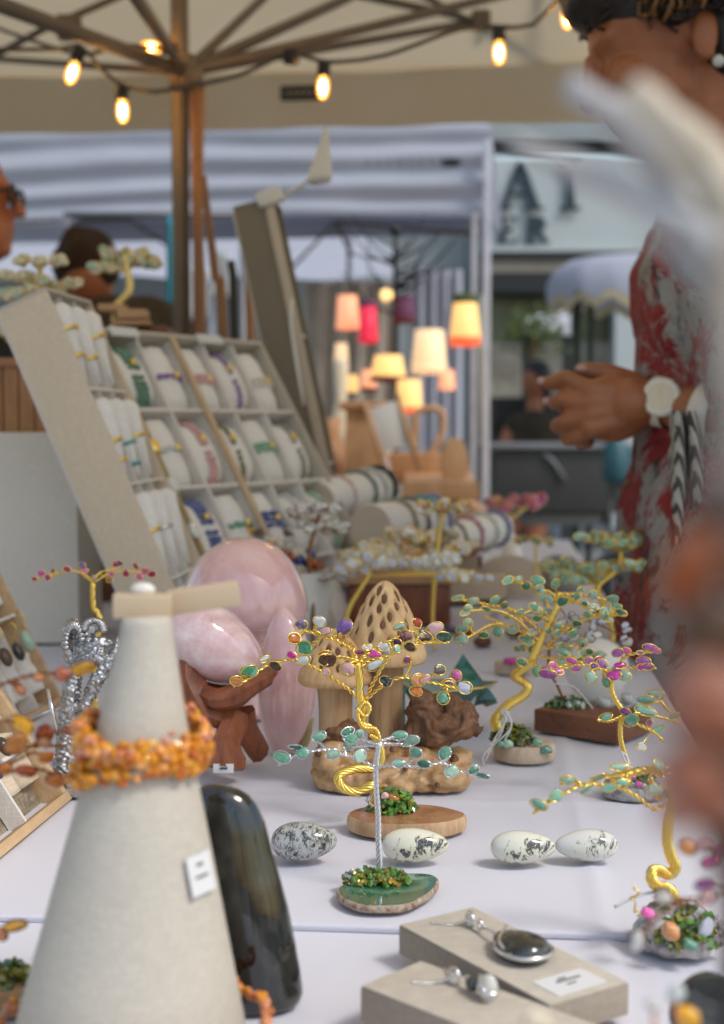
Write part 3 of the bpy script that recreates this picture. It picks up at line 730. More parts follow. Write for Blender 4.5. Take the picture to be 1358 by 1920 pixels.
for dx in (-.04, .04):
    q = P(1155, 905, 6.2); MB().tube([(q.x + dx * 2, q.y, 0), (q.x + dx * .4, q.y, q.z)], .008, 6).build('leg', 'charcoal', tbn)
sg = thing('person', 'far seated guest with dark hair and dark top at the cafe', 'person', (P(1000, 900, 9.0).x, 9.0, 0))
c0 = P(1003, 715, 9.0); m = MB(); m.ell(c0, .085, .1, .115); m.caps(c0 - UPZ * .1, c0 - UPZ * .2, .05, .06); m.caps(c0 - UPZ * .3 + Vector((-.1, 0, 0)), c0 - UPZ * .3 + Vector((.1, 0, 0)), .09, .09); m.caps(c0 - UPZ * .35, c0 - UPZ * .7, .16, .17); m.caps(c0 - UPZ * .75 + Vector((.08, 0, 0)), Vector((c0.x - .1, c0.y - .1, .05)), .09, .05); m.caps(c0 - UPZ * .75 - Vector((.08, 0, 0)), Vector((c0.x - .3, c0.y - .1, .05)), .09, .05)
m.caps(c0 - UPZ * .3 + Vector((-.15, 0, 0)), c0 - UPZ * .52 + Vector((-.25, -.1, 0)), .05, .04)
fuse(m, 'body', 'skin_mid', sg, .012, 6)
m = MB(); m.ell(c0 + Vector((.02, .02, .02)), .1, .12, .13); m.caps(c0 + Vector((.04, .05, 0)), c0 + Vector((.05, .06, -.18)), .08, .06); fuse(m, 'hair', 'hair', sg, .012, 4)
m = MB(); m.caps(c0 - UPZ * .3 + Vector((-.1, 0, 0)), c0 - UPZ * .3 + Vector((.1, 0, 0)), .1, .1); m.caps(c0 - UPZ * .35, c0 - UPZ * .72, .175, .185); fuse(m, 'top', 'olive_cloth', sg, .015, 4)
# ================================================================== pebbles and wire trees
_peb = {}
def pebble_mesh(var, mat, hi=True):
    k = (var, mat, hi)
    if k in _peb: return _peb[k]
    bm = bmesh.new(); bmesh.ops.create_icosphere(bm, subdivisions=3 if hi else 2, radius=1)
    r_ = random.Random(var * 31 + 5)
    planes = [(Vector((r_.gauss(0, 1), r_.gauss(0, .5), r_.gauss(0, 1))).normalized(), r_.uniform(.58, .9)) for _ in range(8)]
    for v in bm.verts:
        p = v.co.copy()
        tp = 1 - .28 * p.x * (1 if var % 3 else 0)           # teardrop
        p.z *= tp; p.y *= tp
        for n_, d_ in planes:                                # tumbled flats
            e = p.dot(n_) - d_
            if e > 0: p -= n_ * e * .9
        p *= 1 + .16 * noise.noise(p * 1.4 + Vector((var * 3.1, 0, 0)))
        v.co = p
    me = bpy.data.meshes.new('leaf'); bm.to_mesh(me); bm.free(); me.shade_smooth(); me.materials.append(MAT(mat)); _peb[k] = me; return me
def place(me, name, parent, p, q, s):
    o = bpy.data.objects.new(name, me); col.objects.link(o); o.parent = parent
    o.location = Vector(p) - wloc(parent); o.rotation_mode = 'QUATERNION'; o.rotation_quaternion = q; o.scale = s; return o
def chips(name, par, ctr, rx, ry, rz, n, size, mat, seed=0, top=False):
    """a heap of glued chips: a dome of many small faceted stones, one part"""
    r_ = random.Random(seed); m = MB()
    for k in range(n):
        a = r_.uniform(0, 2 * math.pi); rr = math.sqrt(r_.random()); z = math.sqrt(max(0, 1 - rr * rr)) * r_.uniform(.35, 1.0)
        c = Vector(ctr) + Vector((rx * rr * math.cos(a), ry * rr * math.sin(a), rz * z)); s_ = size * r_.uniform(.6, 1.3)
        q = Quaternion(Vector((r_.gauss(0, 1), r_.gauss(0, 1), r_.gauss(0, 1))).normalized(), r_.uniform(0, 6))
        pts = [q @ Vector(v) for v in ((1, .1, 0), (-.9, .2, .1), (.1, .8, -.1), (0, -.75, .2), (.2, .1, .7), (-.1, 0, -.7), (.6, .5, .45), (-.5, -.4, .5))]
        i = len(m.v); m.v += [c + p * s_ for p in pts]
        m.f += [tuple(i + x for x in t) for t in ((0, 6, 4), (6, 2, 4), (2, 1, 4), (1, 7, 4), (7, 3, 4), (3, 0, 4), (2, 6, 0), (0, 2, 5), (2, 1, 5), (1, 3, 5), (3, 0, 5), (1, 7, 3))]
    return m.build(name, mat, par, False, kind='stuff')
def wire_tree(tree, d0, trunk, tr, branches, leaves, wire='gold', br=.0009, spread=.03, seed=1, fine=True, strands=6, trunk_depth=None, leafz=.42, hi=True, extra=0, emats=()):
    """trunk/branches/leaves traced as (px, py); every branch swings to its own depth round the trunk"""
    r_ = random.Random(seed); smp = []
    step = .0012 if fine else .003
    tp = [P(x, y, d0 + (trunk_depth[i] if trunk_depth else 0)) for i, (x, y) in enumerate(trunk)]
    MB().rope(tp, tr, strands, wr=None if strands < 5 else (tr[0] if isinstance(tr, tuple) else tr) * .37, step=step, seg=5 if fine else 4, pitch=(tr[0] if isinstance(tr, tuple) else tr) * 9).build('trunk', wire, tree)
    for i, (x, y) in enumerate(trunk): smp.append((x, y, d0 + (trunk_depth[i] if trunk_depth else 0), -1))
    builders = []
    for bi, b in enumerate(branches):
        x0, y0 = b[0]; n0 = min(smp, key=lambda s: (s[0] - x0) ** 2 + (s[1] - y0) ** 2); ds = n0[2]
        de = ds + r_.uniform(-spread, spread)
        L = [0]
        for i in range(1, len(b)): L.append(L[-1] + math.hypot(b[i][0] - b[i - 1][0], b[i][1] - b[i - 1][1]))
        pts = []
        for i, (x, y) in enumerate(b):
            d = lerp(ds, de, L[i] / max(L[-1], 1e-6)); pts.append(P(x, y, d)); smp.append((x, y, d, bi))
            if i:
                xp, yp = b[i - 1]; dp = lerp(ds, de, L[i - 1] / L[-1])
                for q in (.25, .5, .75): smp.append((lerp(xp, x, q), lerp(yp, y, q), lerp(dp, d, q), bi))
        m = MB(); m.rope(pts, (br * 1.25, br * 1.0), 2, wr=br * .55, step=step * .8, seg=5 if fine else 4, pitch=br * 7.5); builders.append(m)
    bs = [s for s in smp if s[3] >= 0]
    leaves = list(leaves)
    for i in range(extra):
        s_ = r_.choice(bs); b0 = r_.choice(leaves); leaves.append((s_[0] + r_.uniform(-9, 9), s_[1] + r_.uniform(-11, 7), b0[2] * r_.uniform(.7, .95), b0[3] * r_.uniform(.7, 1), r_.choice(emats)))
    for li, (x, y, w_, h_, mat) in enumerate(leaves):
        n0 = min(bs, key=lambda s: (s[0] - x) ** 2 + (s[1] - y) ** 2)
        d = n0[2] - .002; k = d / F * 1.12; c = P(x, y, d); rw, rh = w_ * k / 2, h_ * k / 2
        tilt = r_.uniform(-.45, .45); yaw = r_.uniform(-.5, .5)
        if w_ < h_ * 1.05 : tilt += r_.choice((-.9, .9)) if w_ == h_ else 0
        flip = math.pi if (x < n0[0]) else 0
        q = Quaternion((0, 0, 1), yaw) @ Quaternion((0, 1, 0), tilt + flip) @ Quaternion((1, 0, 0), r_.uniform(-.5, .5))
        place(pebble_mesh(li % 7, mat, hi), 'leaf', tree, c, q, (rw, min(rw, rh) * leafz, rh))
        lp = [c + q @ Vector((rw * .95 * math.cos(t), 0.0, rh * .95 * math.sin(t))) for t in [2 * math.pi * j / 14 for j in range(15)]]
        attach = P(n0[0], n0[1], n0[2]); i0 = min(range(14), key=lambda i: (lp[i] - attach).length)
        lp = lp[i0:14] + lp[:i0 + 1]
        builders[n0[3]].tube([attach] + lp, br * .45, 4)
    for m in builders: m.build('branch', wire, tree)
def bonsai(name, label, group, d, base, pads, leafmats, wire='gold', tr=.003, leaf=(14, 9), per=14, seed=1, trunk_mid=(), fine=False, br=.0009, spread=.06):
    """a gem tree described by its leaf pads: (cx, cy, rx, ry) in photograph pixels"""
    r_ = random.Random(seed); t = thing(name, label, 'gem tree', P(base[0], base[1], d), group)
    top = min(pads, key=lambda p: p[1]); trunk = [base] + list(trunk_mid) + [(top[0], top[1] + 6)]
    trs = [(lerp(trunk[i][0], trunk[i + 1][0], q), lerp(trunk[i][1], trunk[i + 1][1], q)) for i in range(len(trunk) - 1) for q in (0, .33, .66)] + [trunk[-1]]
    br_, lv = [], []
    for cx, cy, rx, ry in pads:
        st = min(trs, key=lambda s: (s[0] - cx) ** 2 * .3 + (s[1] - cy - 12) ** 2)
        nb = max(3, int(rx / 18)); tips = []
        for k in range(nb):
            f = (k + .5) / nb * 2 - 1; ex = cx + f * rx; ey = cy + r_.uniform(-ry, ry)
            mid = (lerp(st[0], ex, .5), lerp(st[1], cy, .7) + r_.uniform(-3, 3)); br_.append([st, mid, (ex, ey)]); tips.append((mid, (ex, ey)))
        for k in range(int(per * rx / 60)):
            a, b = r_.choice(tips); q = r_.uniform(.25, 1.05); w_ = leaf[0] * r_.uniform(.75, 1.2)
            lv.append((lerp(a[0], b[0], q) + r_.uniform(-5, 5), lerp(a[1], b[1], q) + r_.uniform(-7, 5), w_, leaf[1] * r_.uniform(.8, 1.25), r_.choice(leafmats)))
    wire_tree(t, d, trunk, tr, br_, lv, wire, br, spread, seed, fine, 4, hi=False)
    return t
def zm(ox, oy, s): return lambda pts: [((x / s + ox), (y / s + oy)) for x, y in pts]
def string_tie(par, pts, r=.0006):
    return MB().tube(pts, r, 5, step=.002).build('string', 'string', par)
def slab(par, ctr, rx, ry, h, side, top, seed=1, lift=.0004, name='slab'):
    r_ = random.Random(seed); n_ = 40; ol = []
    for j in range(n_):
        t = 2 * math.pi * j / n_; k = 1 + .07 * noise.noise(Vector((math.cos(t) * 1.5, math.sin(t) * 1.5, seed))) + .025 * noise.noise(Vector((math.cos(t) * 7, math.sin(t) * 7, seed + 3)))
        ol.append((rx * k * math.cos(t), ry * k * math.sin(t)))
    m = MB(); c = Vector(ctr); bev = h * .12
    m.rings([[c + Vector((x * s_, y * s_, z + lift)) for x, y in ol] for s_, z in ((.95, 0), (.985, h * .1), (1.0 , h * .5), (.985, h - bev), (.965, h))], True)
    o = m.build(name, side, par, 'auto')
    m = MB(); m.prism([(x * .95, y * .95) for x, y in ol], c + UPZ * (h + lift - .0002), (Vector((1, 0, 0)), Vector((0, 1, 0)), UPZ), .0005); m.build('polished_face', top, par, False)
    return o

# ---------------------------------------------------------------- hero tree 1: many-coloured stones on gold wire
z1 = zm(420, 1060, 2.6115)
def lv(z, L, s): return [(*z([(x, y)])[0], w_ / s, h_ / s, m_) for x, y, w_, h_, m_ in L]
b1 = T(760, 1556); d1 = dep(T(700, 1552))
t1 = thing('gem_tree', 'gold wire tree with many-coloured tumbled stones on a wooden slice', 'gem tree', b1, 'wire gem trees')
slab(t1, b1, 110 / F * d1, .026, .0105, 'slabwood', 'slabtop', 4)
cc = P(735, 1532, d1 + .004); cc.z = TZ + .0105
chips('green_chips', t1, cc, .0165, .013, .017, 110, .0034, 'chip_green', 1); chips('olive_chips', t1, cc, .0165, .013, .017, 60, .0034, 'chip_olive', 2); chips('dark_chips', t1, cc, .015, .012, .016, 50, .0034, 'chip_dark', 12)
for (x, y, w_, h_, mt) in ((738, 1496, 24, 16, 'peach'), (728, 1546, 34, 20, 'red'), (758, 1545, 26, 18, 'carn'), (832, 1546, 36, 17, 'brown'), (812, 1543, 15, 10, 'teal'), (722, 1492, 18, 14, 'pink')):
    dd = d1 - .006; k = dd / F; place(pebble_mesh(int(x) % 7, mt), 'stone', t1, P(x, y, dd), Quaternion((0, 1, 0), .2), (w_ * k / 2, w_ * k / 3, h_ * k / 2))
L1 = [(378, 293, 62, 48, 'amethd'), (468, 275, 65, 52, 'white'), (592, 302, 88, 80, 'ameth'), (345, 357, 66, 56, 'orange'), (392, 407, 76, 70, 'green'), (333, 440, 52, 32, 'mag'), (200, 460, 56, 30, 'milk'), (253, 493, 66, 46, 'brown'), (138, 520, 62, 46, 'aven'), (100, 520, 42, 38, 'olive'), (62, 566, 66, 46, 'peach'), (390, 463, 72, 46, 'clear'), (505, 465, 102, 60, 'brown'), (492, 432, 62, 30, 'orange'), (607, 512, 76, 64, 'pink'), (742, 438, 72, 34, 'mag'), (665, 425, 50, 30, 'mag'), (740, 490, 90, 48, 'white'), (785, 397, 60, 46, 'clear'), (707, 402, 36, 30, 'clear'), (862, 300, 66, 42, 'avenp'), (945, 283, 55, 42, 'red'), (1035, 307, 80, 56, 'pink'), (893, 348, 58, 62, 'redb'), (850, 378, 46, 36, 'amethd'), (985, 352, 80, 56, 'brown'), (1078, 350, 90, 50, 'greend'), (912, 400, 62, 46, 'brown'), (895, 465, 40, 42, 'orchid'), (792, 568, 62, 46, 'black'), (1057, 513, 60, 50, 'greyb'), (1138, 540, 54, 56, 'hot'), (1182, 600, 68, 60, 'lav'), (940, 617, 62, 42, 'orange'), (1075, 650, 60, 60, 'aven'), (498, 326, 70, 40, 'pink'), (580, 345, 40, 30, 'peach'), (690, 405, 40, 28, 'pearl')]
B1 = [[(668, 660), (600, 600), (500, 535), (400, 480), (330, 460), (210, 490), (120, 555), (45, 592)], [(660, 500), (630, 420), (560, 372), (480, 347), (395, 318)], [(480, 347), (440, 312), (470, 296)], [(645, 470), (620, 410), (540, 350), (592, 345)], [(480, 350), (440, 380), (405, 420)], [(400, 320), (350, 370)], [(655, 470), (560, 450), (500, 490)], [(670, 470), (720, 420), (800, 376), (870, 347), (930, 322), (965, 300)], [(690, 660), (740, 560), (800, 460), (850, 410), (920, 392), (1000, 376), (1105, 378)], [(690, 665), (760, 602), (860, 550), (960, 562), (1060, 582), (1155, 604)], [(895, 548), (915, 490), (918, 460)], [(950, 600), (990, 560), (1040, 528)], [(1085, 600), (1105, 575), (1130, 560)], [(1085, 595), (1090, 620), (1080, 650)], [(665, 480), (690, 440), (780, 430)], [(660, 470), (610, 490), (605, 540)], [(940, 390), (960, 340), (1000, 325)], [(665, 490), (640, 440), (640, 410), (590, 365)], [(668, 500), (700, 470), (760, 455), (820, 440)]]
trunk1 = z1([(735, 1230), (738, 1150), (730, 1080), (650, 1108), (580, 1085), (562, 1030), (640, 998), (720, 996), (768, 960), (760, 880), (715, 800), (672, 770), (690, 720), (668, 650), (665, 560), (652, 480)])
td1 = [0, 0, -.006, -.008, -.008, -.006, -.002, .002, .003, .002, 0, 0, 0, 0, 0, 0]
wire_tree(t1, d1, trunk1, (.0035, .0026), [z1(b) for b in B1], lv(z1, L1, 2.6115), 'gold', .00125, .03, 3, True, 7, td1, extra=10, emats=('pink', 'avenp', 'amethd', 'clear', 'peach', 'green'))
m = MB(); m.rope([P(*p, d1 - .004) for p in z1([(650, 700), (690, 740), (715, 700), (690, 670), (655, 720), (680, 790), (740, 800), (760, 850), (715, 830)])], .0016, 3, step=.001, pitch=.006); m.build('knot', 'gold', t1)
string_tie(t1, [P(x, y, d1 - .004) for x, y in ((700, 1490), (692, 1505), (700, 1512), (712, 1500), (704, 1488), (690, 1495), (686, 1503))])

# ---------------------------------------------------------------- hero tree 2: silver wire on an agate slice
z2 = zm(480, 1350, 2.829)
b2 = T(727, 1674); d2 = dep(T(705, 1668))
t2 = thing('gem_tree', 'silver wire tree with pale green stones on a green agate slice', 'gem tree', b2, 'wire gem trees')
# agate outline traced on its own top plane
ol = [T(x, y, .005) for x, y in z2([(425, 905), (440, 885), (500, 860), (580, 835), (680, 822), (800, 815), (900, 817), (955, 828), (972, 850), (960, 885), (930, 915), (880, 945), (830, 970), (760, 985), (650, 990), (560, 985), (490, 965), (440, 935)])]
c = sum(ol, Vector()) / len(ol); ol2 = [c + (p - c) * 1 for p in catmull(ol + [ol[0]], .002)[:-1]]
m = MB(); m.rings([[Vector((c.x + (p.x - c.x) * s_, c.y + (p.y - c.y) * s_, TZ + z + .0004 * noise.noise(p * 300))) for p in ol2] for s_, z in ((.95, .0004), (.99, .0015), (1.0, .0032), (.985, .0048), (.975, .0052))], True); m.build('rind', 'agate_rind', t2, 'auto')
m = MB(); m.rings([[Vector((c.x + (p.x - c.x) * s_, c.y + (p.y - c.y) * s_, TZ + z)) for p in ol2] for s_, z in ((.945, .0046), (.945, .0056))], True); m.build('agate_face', 'agate', t2, False)
cc = P(705, 1680, d2 - .002); cc.z = TZ + .0055
chips('green_chips', t2, cc, .021, .0115, .0075, 120, .0025, 'chip_green', 5); chips('olive_chips', t2, cc, .021, .0115, .0075, 80, .0025, 'chip_olive', 6); chips('amber_chips', t2, cc, .019, .011, .007, 60, .0023, 'chip_amber', 7); chips('clear_chips', t2, cc - Vector((.012, 0, 0)), .008, .008, .007, 14, .003, 'chip_clear', 8)
for (x, y, w_, h_, mt) in ((781, 1664, 27, 19, 'avenp'), (658, 1657, 22, 14, 'avenp')):
    k = d2 / F; place(pebble_mesh(2, mt), 'stone', t2, P(x, y, d2 - .002), Quaternion((0, 1, 0), .1), (w_ * k / 2, w_ * k / 2.6, h_ * k / 2))
L2 = [(335, 86, 76, 48, 'aven'), (208, 143, 72, 26, 'avend'), (245, 174, 64, 60, 'aven'), (140, 197, 94, 60, 'aven'), (407, 184, 76, 58, 'avenp'), (552, 190, 70, 58, 'avenp'), (488, 62, 76, 42, 'avend'), (550, 75, 46, 42, 'aven'), (500, 97, 78, 44, 'aven'), (497, 136, 78, 60, 'avenp'), (762, 84, 80, 46, 'aven'), (812, 112, 112, 54, 'avenp'), (850, 174, 70, 54, 'aven'), (757, 232, 66, 46, 'avenp'), (890, 236, 76, 42, 'avend'), (1003, 178, 62, 70, 'aven'), (1035, 272, 70, 60, 'avenp'), (1157, 265, 60, 44, 'avend'), (1202, 296, 82, 36, 'avend')]
B2 = [[(637, 252), (560, 216), (460, 182), (380, 156), (290, 166), (215, 186), (118, 242)], [(385, 156), (350, 130), (330, 108)], [(655, 130), (560, 102), (490, 88)], [(655, 135), (560, 136), (490, 145)], [(655, 115), (740, 92), (820, 110)], [(655, 130), (760, 130), (830, 142)], [(640, 252), (720, 240), (800, 232), (850, 192)], [(760, 238), (880, 250), (980, 226), (1060, 266), (1120, 282), (1240, 314)], [(975, 228), (1010, 212), (1020, 190)], [(500, 198), (475, 165), (470, 140)], [(655, 128), (600, 118), (560, 80)]]
wire_tree(t2, d2, z2([(632, 890), (655, 780), (650, 650), (648, 500), (640, 380), (637, 255), (645, 180), (655, 125)]), (.0019, .0017), [z2(b) for b in B2], lv(z2, L2, 2.829), 'silver', .00098, .022, 5, True, 5)
string_tie(t2, [P(*p, d2 - .005) for p in z2([(555, 790), (580, 815), (640, 830), (700, 820), (790, 870), (840, 930), (850, 990), (842, 1020)])], .0008)
string_tie(t2, [P(*p, d2 - .005) for p in z2([(650, 830), (690, 850), (670, 880), (630, 890), (605, 870), (620, 840), (650, 832)])], .0008)

# ---------------------------------------------------------------- hero tree 3: big gold tree with green stones
z3 = zm(820, 960, 3.0864); b3 = T(979, 1424); d3 = dep(b3) - .005
t3 = thing('gem_tree', 'big gold wire tree with pale green stones, twisted trunk tied with string', 'gem tree', b3, 'wire gem trees')
slab(t3, b3 + Vector((.002, .004, 0)), 60 / F * d3, .024, .0135, 'slabpale', 'slabpale', 8)
cc = P(948, 1398, d3 + .004); cc.z = TZ + .0135
chips('olive_chips', t3, cc + Vector((.006, 0, 0)), .019, .015, .017, 120, .003, 'chip_olive', 21); chips('dark_chips', t3, cc + Vector((.006, 0, 0)), .019, .014, .018, 120, .003, 'chip_dark', 22)
for (x, y, w_, h_, mt) in ((953, 1395, 22, 16, 'avenp'), (1024, 1406, 29, 16, 'avend'), (1008, 1391, 22, 13, 'aven'), (940, 1395, 18, 12, 'aven')):
    k = d3 / F; place(pebble_mesh(1, mt), 'stone', t3, P(x, y, d3 - .012), Quaternion((0, 1, 0), .1), (w_ * k / 2, w_ * k / 3, h_ * k / 2))
gm = lambda i: ('aven', 'avenp', 'aven', 'avenp', 'avend')[i % 5]
L3 = [(120, 497, 70, 26), (210, 515, 62, 40), (335, 510, 62, 50), (180, 555, 50, 34), (280, 562, 62, 30), (415, 595, 56, 44), (180, 640, 52, 44), (145, 680, 76, 40), (145, 740, 72, 54), (270, 712, 56, 40), (350, 695, 66, 58), (440, 680, 66, 46), (410, 395, 70, 42), (470, 390, 56, 34), (515, 427, 56, 42), (585, 395, 76, 46), (590, 440, 64, 38), (685, 415, 48, 56), (622, 497, 66, 52), (725, 515, 70, 52), (800, 490, 66, 44), (905, 480, 66, 46), (1015, 505, 66, 48), (905, 552, 58, 40), (1065, 582, 72, 36), (480, 580, 46, 40), (575, 565, 60, 36), (580, 615, 60, 44), (700, 660, 52, 40), (810, 645, 54, 40), (785, 705, 66, 46), (840, 752, 60, 46), (515, 740, 90, 36), (500, 785, 62, 42), (490, 870, 66, 44), (575, 920, 56, 60), (710, 770, 60, 30), (730, 815, 70, 40), (740, 860, 84, 38), (880, 810, 46, 44), (830, 452, 46, 36), (990, 620, 60, 34), (1030, 540, 60, 40), (945, 825, 62, 48), (830, 860, 40, 30), (640, 690, 50, 34), (540, 700, 50, 34)]
L3 = [(x, y, w_, h_, 'green' if i == 27 else gm(i)) for i, (x, y, w_, h_) in enumerate(L3)]
B3 = [[(590, 750), (520, 690), (440, 575), (300, 538), (180, 515), (105, 500)], [(560, 720), (450, 620), (330, 572), (165, 575)], [(570, 760), (500, 700), (380, 650), (265, 600)], [(380, 652), (300, 662), (215, 710), (150, 745)], [(215, 710), (190, 660)], [(690, 540), (660, 470), (560, 440), (470, 410), (385, 402)], [(690, 480), (760, 492), (850, 545), (905, 562)], [(690, 470), (800, 480), (900, 490), (1025, 520)], [(640, 770), (740, 680), (830, 632), (930, 600), (1095, 594)], [(600, 790), (720, 775), (820, 770), (850, 752)], [(570, 830), (700, 850), (800, 858), (890, 822)], [(650, 640), (580, 590), (560, 570), (480, 600)], [(660, 640), (720, 660), (790, 700)], [(560, 800), (530, 790), (490, 785)], [(540, 860), (500, 880)], [(560, 850), (575, 900)], [(690, 500), (800, 520), (830, 455)], [(900, 600), (990, 610), (1035, 560)], [(600, 700), (540, 640), (430, 560), (410, 600)], [(820, 790), (870, 830), (940, 830)], [(650, 600), (640, 520), (620, 500)]]
wire_tree(t3, d3, z3([(350, 1265), (338, 1200), (400, 1125), (500, 1060), (525, 1010), (470, 965), (445, 945), (520, 890), (560, 830), (600, 740), (660, 620), (700, 540), (700, 470)]), (.0044, .0027), [z3(b) for b in B3], lv(z3, L3, 3.0864), 'gold', .0014, .05, 7, True, 8, [0, 0, 0, 0, 0, .004, .004, 0, 0, 0, 0, 0, 0], extra=34, emats=('aven', 'avenp', 'avend', 'aven'))
for pts in ([(365, 1150), (410, 1170), (430, 1240), (370, 1360)], [(370, 1160), (400, 1200), (330, 1320), (280, 1440)], [(360, 1155), (390, 1140), (415, 1170), (380, 1190)], [(400, 1190), (360, 1300), (300, 1350)], [(415, 1180), (420, 1260), (275, 1400), (272, 1465)]):
    string_tie(t3, [P(*p, d3 - .01) for p in z3(pts)], .0008)

# ---------------------------------------------------------------- tree 4: orchid and green stones on a grey pebble
b4 = T(1185, 1512); d4 = dep(T(1176, 1500))
t4 = thing('gem_tree', 'slender gold wire tree with orchid purple stones on a grey pebble', 'gem tree', b4, 'wire gem trees')
m = MB(); k = d4 / F; m.ell(P(1186, 1484, d4 + .012), 58 * k, .022, 38 * k, seg=28, rg=18); m.warp(lambda p: p + Vector((0, 0, 1)) * .002 * noise.noise(p * 60)); m.warp(lambda p: Vector((p.x, p.y, max(p.z, TZ + .0008)))); m.build('pebble_base', 'greystone', t4)
cc = P(1200, 1462, d4 + .004); chips('green_chips', t4, cc, .012, .01, .008, 60, .0026, 'chip_green', 31); chips('dark_chips', t4, cc, .012, .01, .008, 40, .0026, 'chip_dark', 33)
for (x, y, w_, h_, mt) in ((1200, 1470, 15, 13, 'hot'), (1189, 1457, 14, 10, 'mag'), (1210, 1472, 10, 8, 'clear')):
    place(pebble_mesh(4, mt), 'stone', t4, P(x, y, d4 - .009), Quaternion((0, 1, 0), .1), (w_ * k / 2, w_ * k / 3, h_ * k / 2))
L4 = [(630, 912, 66, 46, 'orchid'), (670, 885, 54, 32, 'hot'), (705, 925, 56, 34, 'mag'), (778, 862, 66, 42, 'hot'), (805, 905, 60, 42, 'orchid'), (880, 862, 56, 44, 'orchid'), (910, 895, 60, 42, 'ameth'), (955, 878, 66, 52, 'orchid'), (930, 850, 56, 30, 'mag'), (1060, 888, 72, 38, 'mag'), (1045, 815, 66, 50, 'orchid'), (1095, 802, 54, 36, 'hot'), (1195, 862, 84, 48, 'orchid'), (1218, 895, 72, 42, 'orchid'), (1232, 785, 88, 46, 'orchid'), (1272, 802, 46, 34, 'hot'), (1180, 898, 60, 36, 'mag'), (890, 958, 62, 76, 'avenp'), (980, 988, 56, 72, 'aven'), (1085, 948, 76, 56, 'avenp'), (975, 1186, 80, 42, 'aven'), (1122, 1206, 96, 76, 'aven'), (1282, 1256, 90, 40, 'aven'), (1210, 1086, 98, 56, 'aven'), (1205, 1150, 122, 56, 'aven'), (1262, 1052, 104, 42, 'avenp'), (1180, 1360, 60, 40, 'milk')]
B4 = [[(1022, 930), (930, 905), (840, 885), (700, 912), (605, 932)], [(1025, 905), (1100, 902), (1270, 905)], [(1040, 890), (1100, 832), (1200, 812), (1285, 812)], [(1020, 930), (950, 900), (880, 880)], [(940, 905), (900, 920), (890, 950)], [(1005, 930), (960, 930), (980, 980)], [(1035, 930), (1080, 950)], [(1075, 1180), (1000, 1212), (930, 1206)], [(1080, 1195), (1180, 1238), (1260, 1280), (1310, 1330)], [(1180, 1238), (1280, 1270)], [(1400, 1220), (1330, 1200), (1260, 1182), (1140, 1162)], [(1380, 1180), (1330, 1140), (1290, 1100), (1210, 1110)], [(1330, 1140), (1300, 1080)], [(880, 880), (800, 870), (690, 900)]]
wire_tree(t4, d4, z3([(1110, 1470), (1085, 1400), (1062, 1310), (1064, 1210), (1080, 1160), (1035, 1095), (1010, 1020), (1025, 925)]), (.0020, .0018), [z3(b) for b in B4], lv(z3, L4, 3.0864), 'gold', .0012, .02, 9, True, 5, extra=8, emats=('orchid', 'mag', 'aven'))
string_tie(t4, [P(*p, d4 - .004) for p in z3([(1065, 1385), (1095, 1410), (1105, 1450), (1095, 1490), (1140, 1580), (1260, 1660)])], .0009)
string_tie(t4, [P(*p, d4 - .004) for p in z3([(1065, 1385), (1090, 1440), (1105, 1465), (1150, 1500)])], .0009)

# ---------------------------------------------------------------- tree 5: near right, thick gold rope trunk on a crystal cluster
z4 = zm(980, 1180, 3.5926); z6 = zm(1060, 1540, 4.557); b5 = T(1262, 1792, -.0035); d5 = dep(b5) + .006
t5 = thing('gem_tree', 'gold wire tree with rope-thick trunk on a quartz cluster of green chips', 'gem tree', b5, 'wire gem trees')
k = d5 / F
m = MB(); m.ell(P(1266, 1745, d5 + .004), 78 * k, .02, 58 * k, seg=30, rg=18); m.warp(lambda p: p + Vector((noise.noise(p * 90), noise.noise(p * 90 + Vector((5, 0, 0))), noise.noise(p * 110 + Vector((0, 9, 0))))) * .0035); m.warp(lambda p: Vector((p.x, p.y, max(p.z, TZ - .003)))); m.build('quartz_base', 'chip_quartz', t5, False)
cc = P(1280, 1765, d5 - .004)
chips('olive_chips', t5, cc, .019, .018, .020, 130, .003, 'chip_olive', 41); chips('green_chips', t5, cc, .019, .018, .021, 90, .003, 'chip_green', 42); chips('clear_chips', t5, cc + Vector((.004, 0, 0)), .02, .017, .021, 60, .0032, 'chip_quartz', 43); chips('dark_chips', t5, cc, .018, .018, .0205, 70, .003, 'chip_dark', 44)
for (x, y, w_, h_, mt) in ((1214, 1712, 30, 24, 'hot'), (1260, 1745, 42, 36, 'peach'), (1295, 1770, 34, 22, 'aven'), (1325, 1740, 24, 44, 'lav'), (1240, 1680, 30, 24, 'pearl')):
    place(pebble_mesh(int(x) % 7, mt), 'stone', t5, P(x, y, d5 - .026), Quaternion((0, 1, 0), .4), (w_ * k / 2, w_ * k / 3, h_ * k / 2))
L5 = [(110, 1182, 122, 70, 'aven'), (225, 1125, 96, 66, 'aven'), (430, 1076, 92, 58, 'aven'), (305, 1016, 108, 58, 'avenp'), (510, 1000, 104, 40, 'avenp'), (588, 1066, 112, 50, 'aven'), (652, 930, 118, 48, 'avenp'), (672, 1036, 86, 52, 'aven'), (890, 1076, 96, 60, 'avenp'), (912, 910, 96, 70, 'avenp'), (940, 1110, 90, 56, 'avenp')]
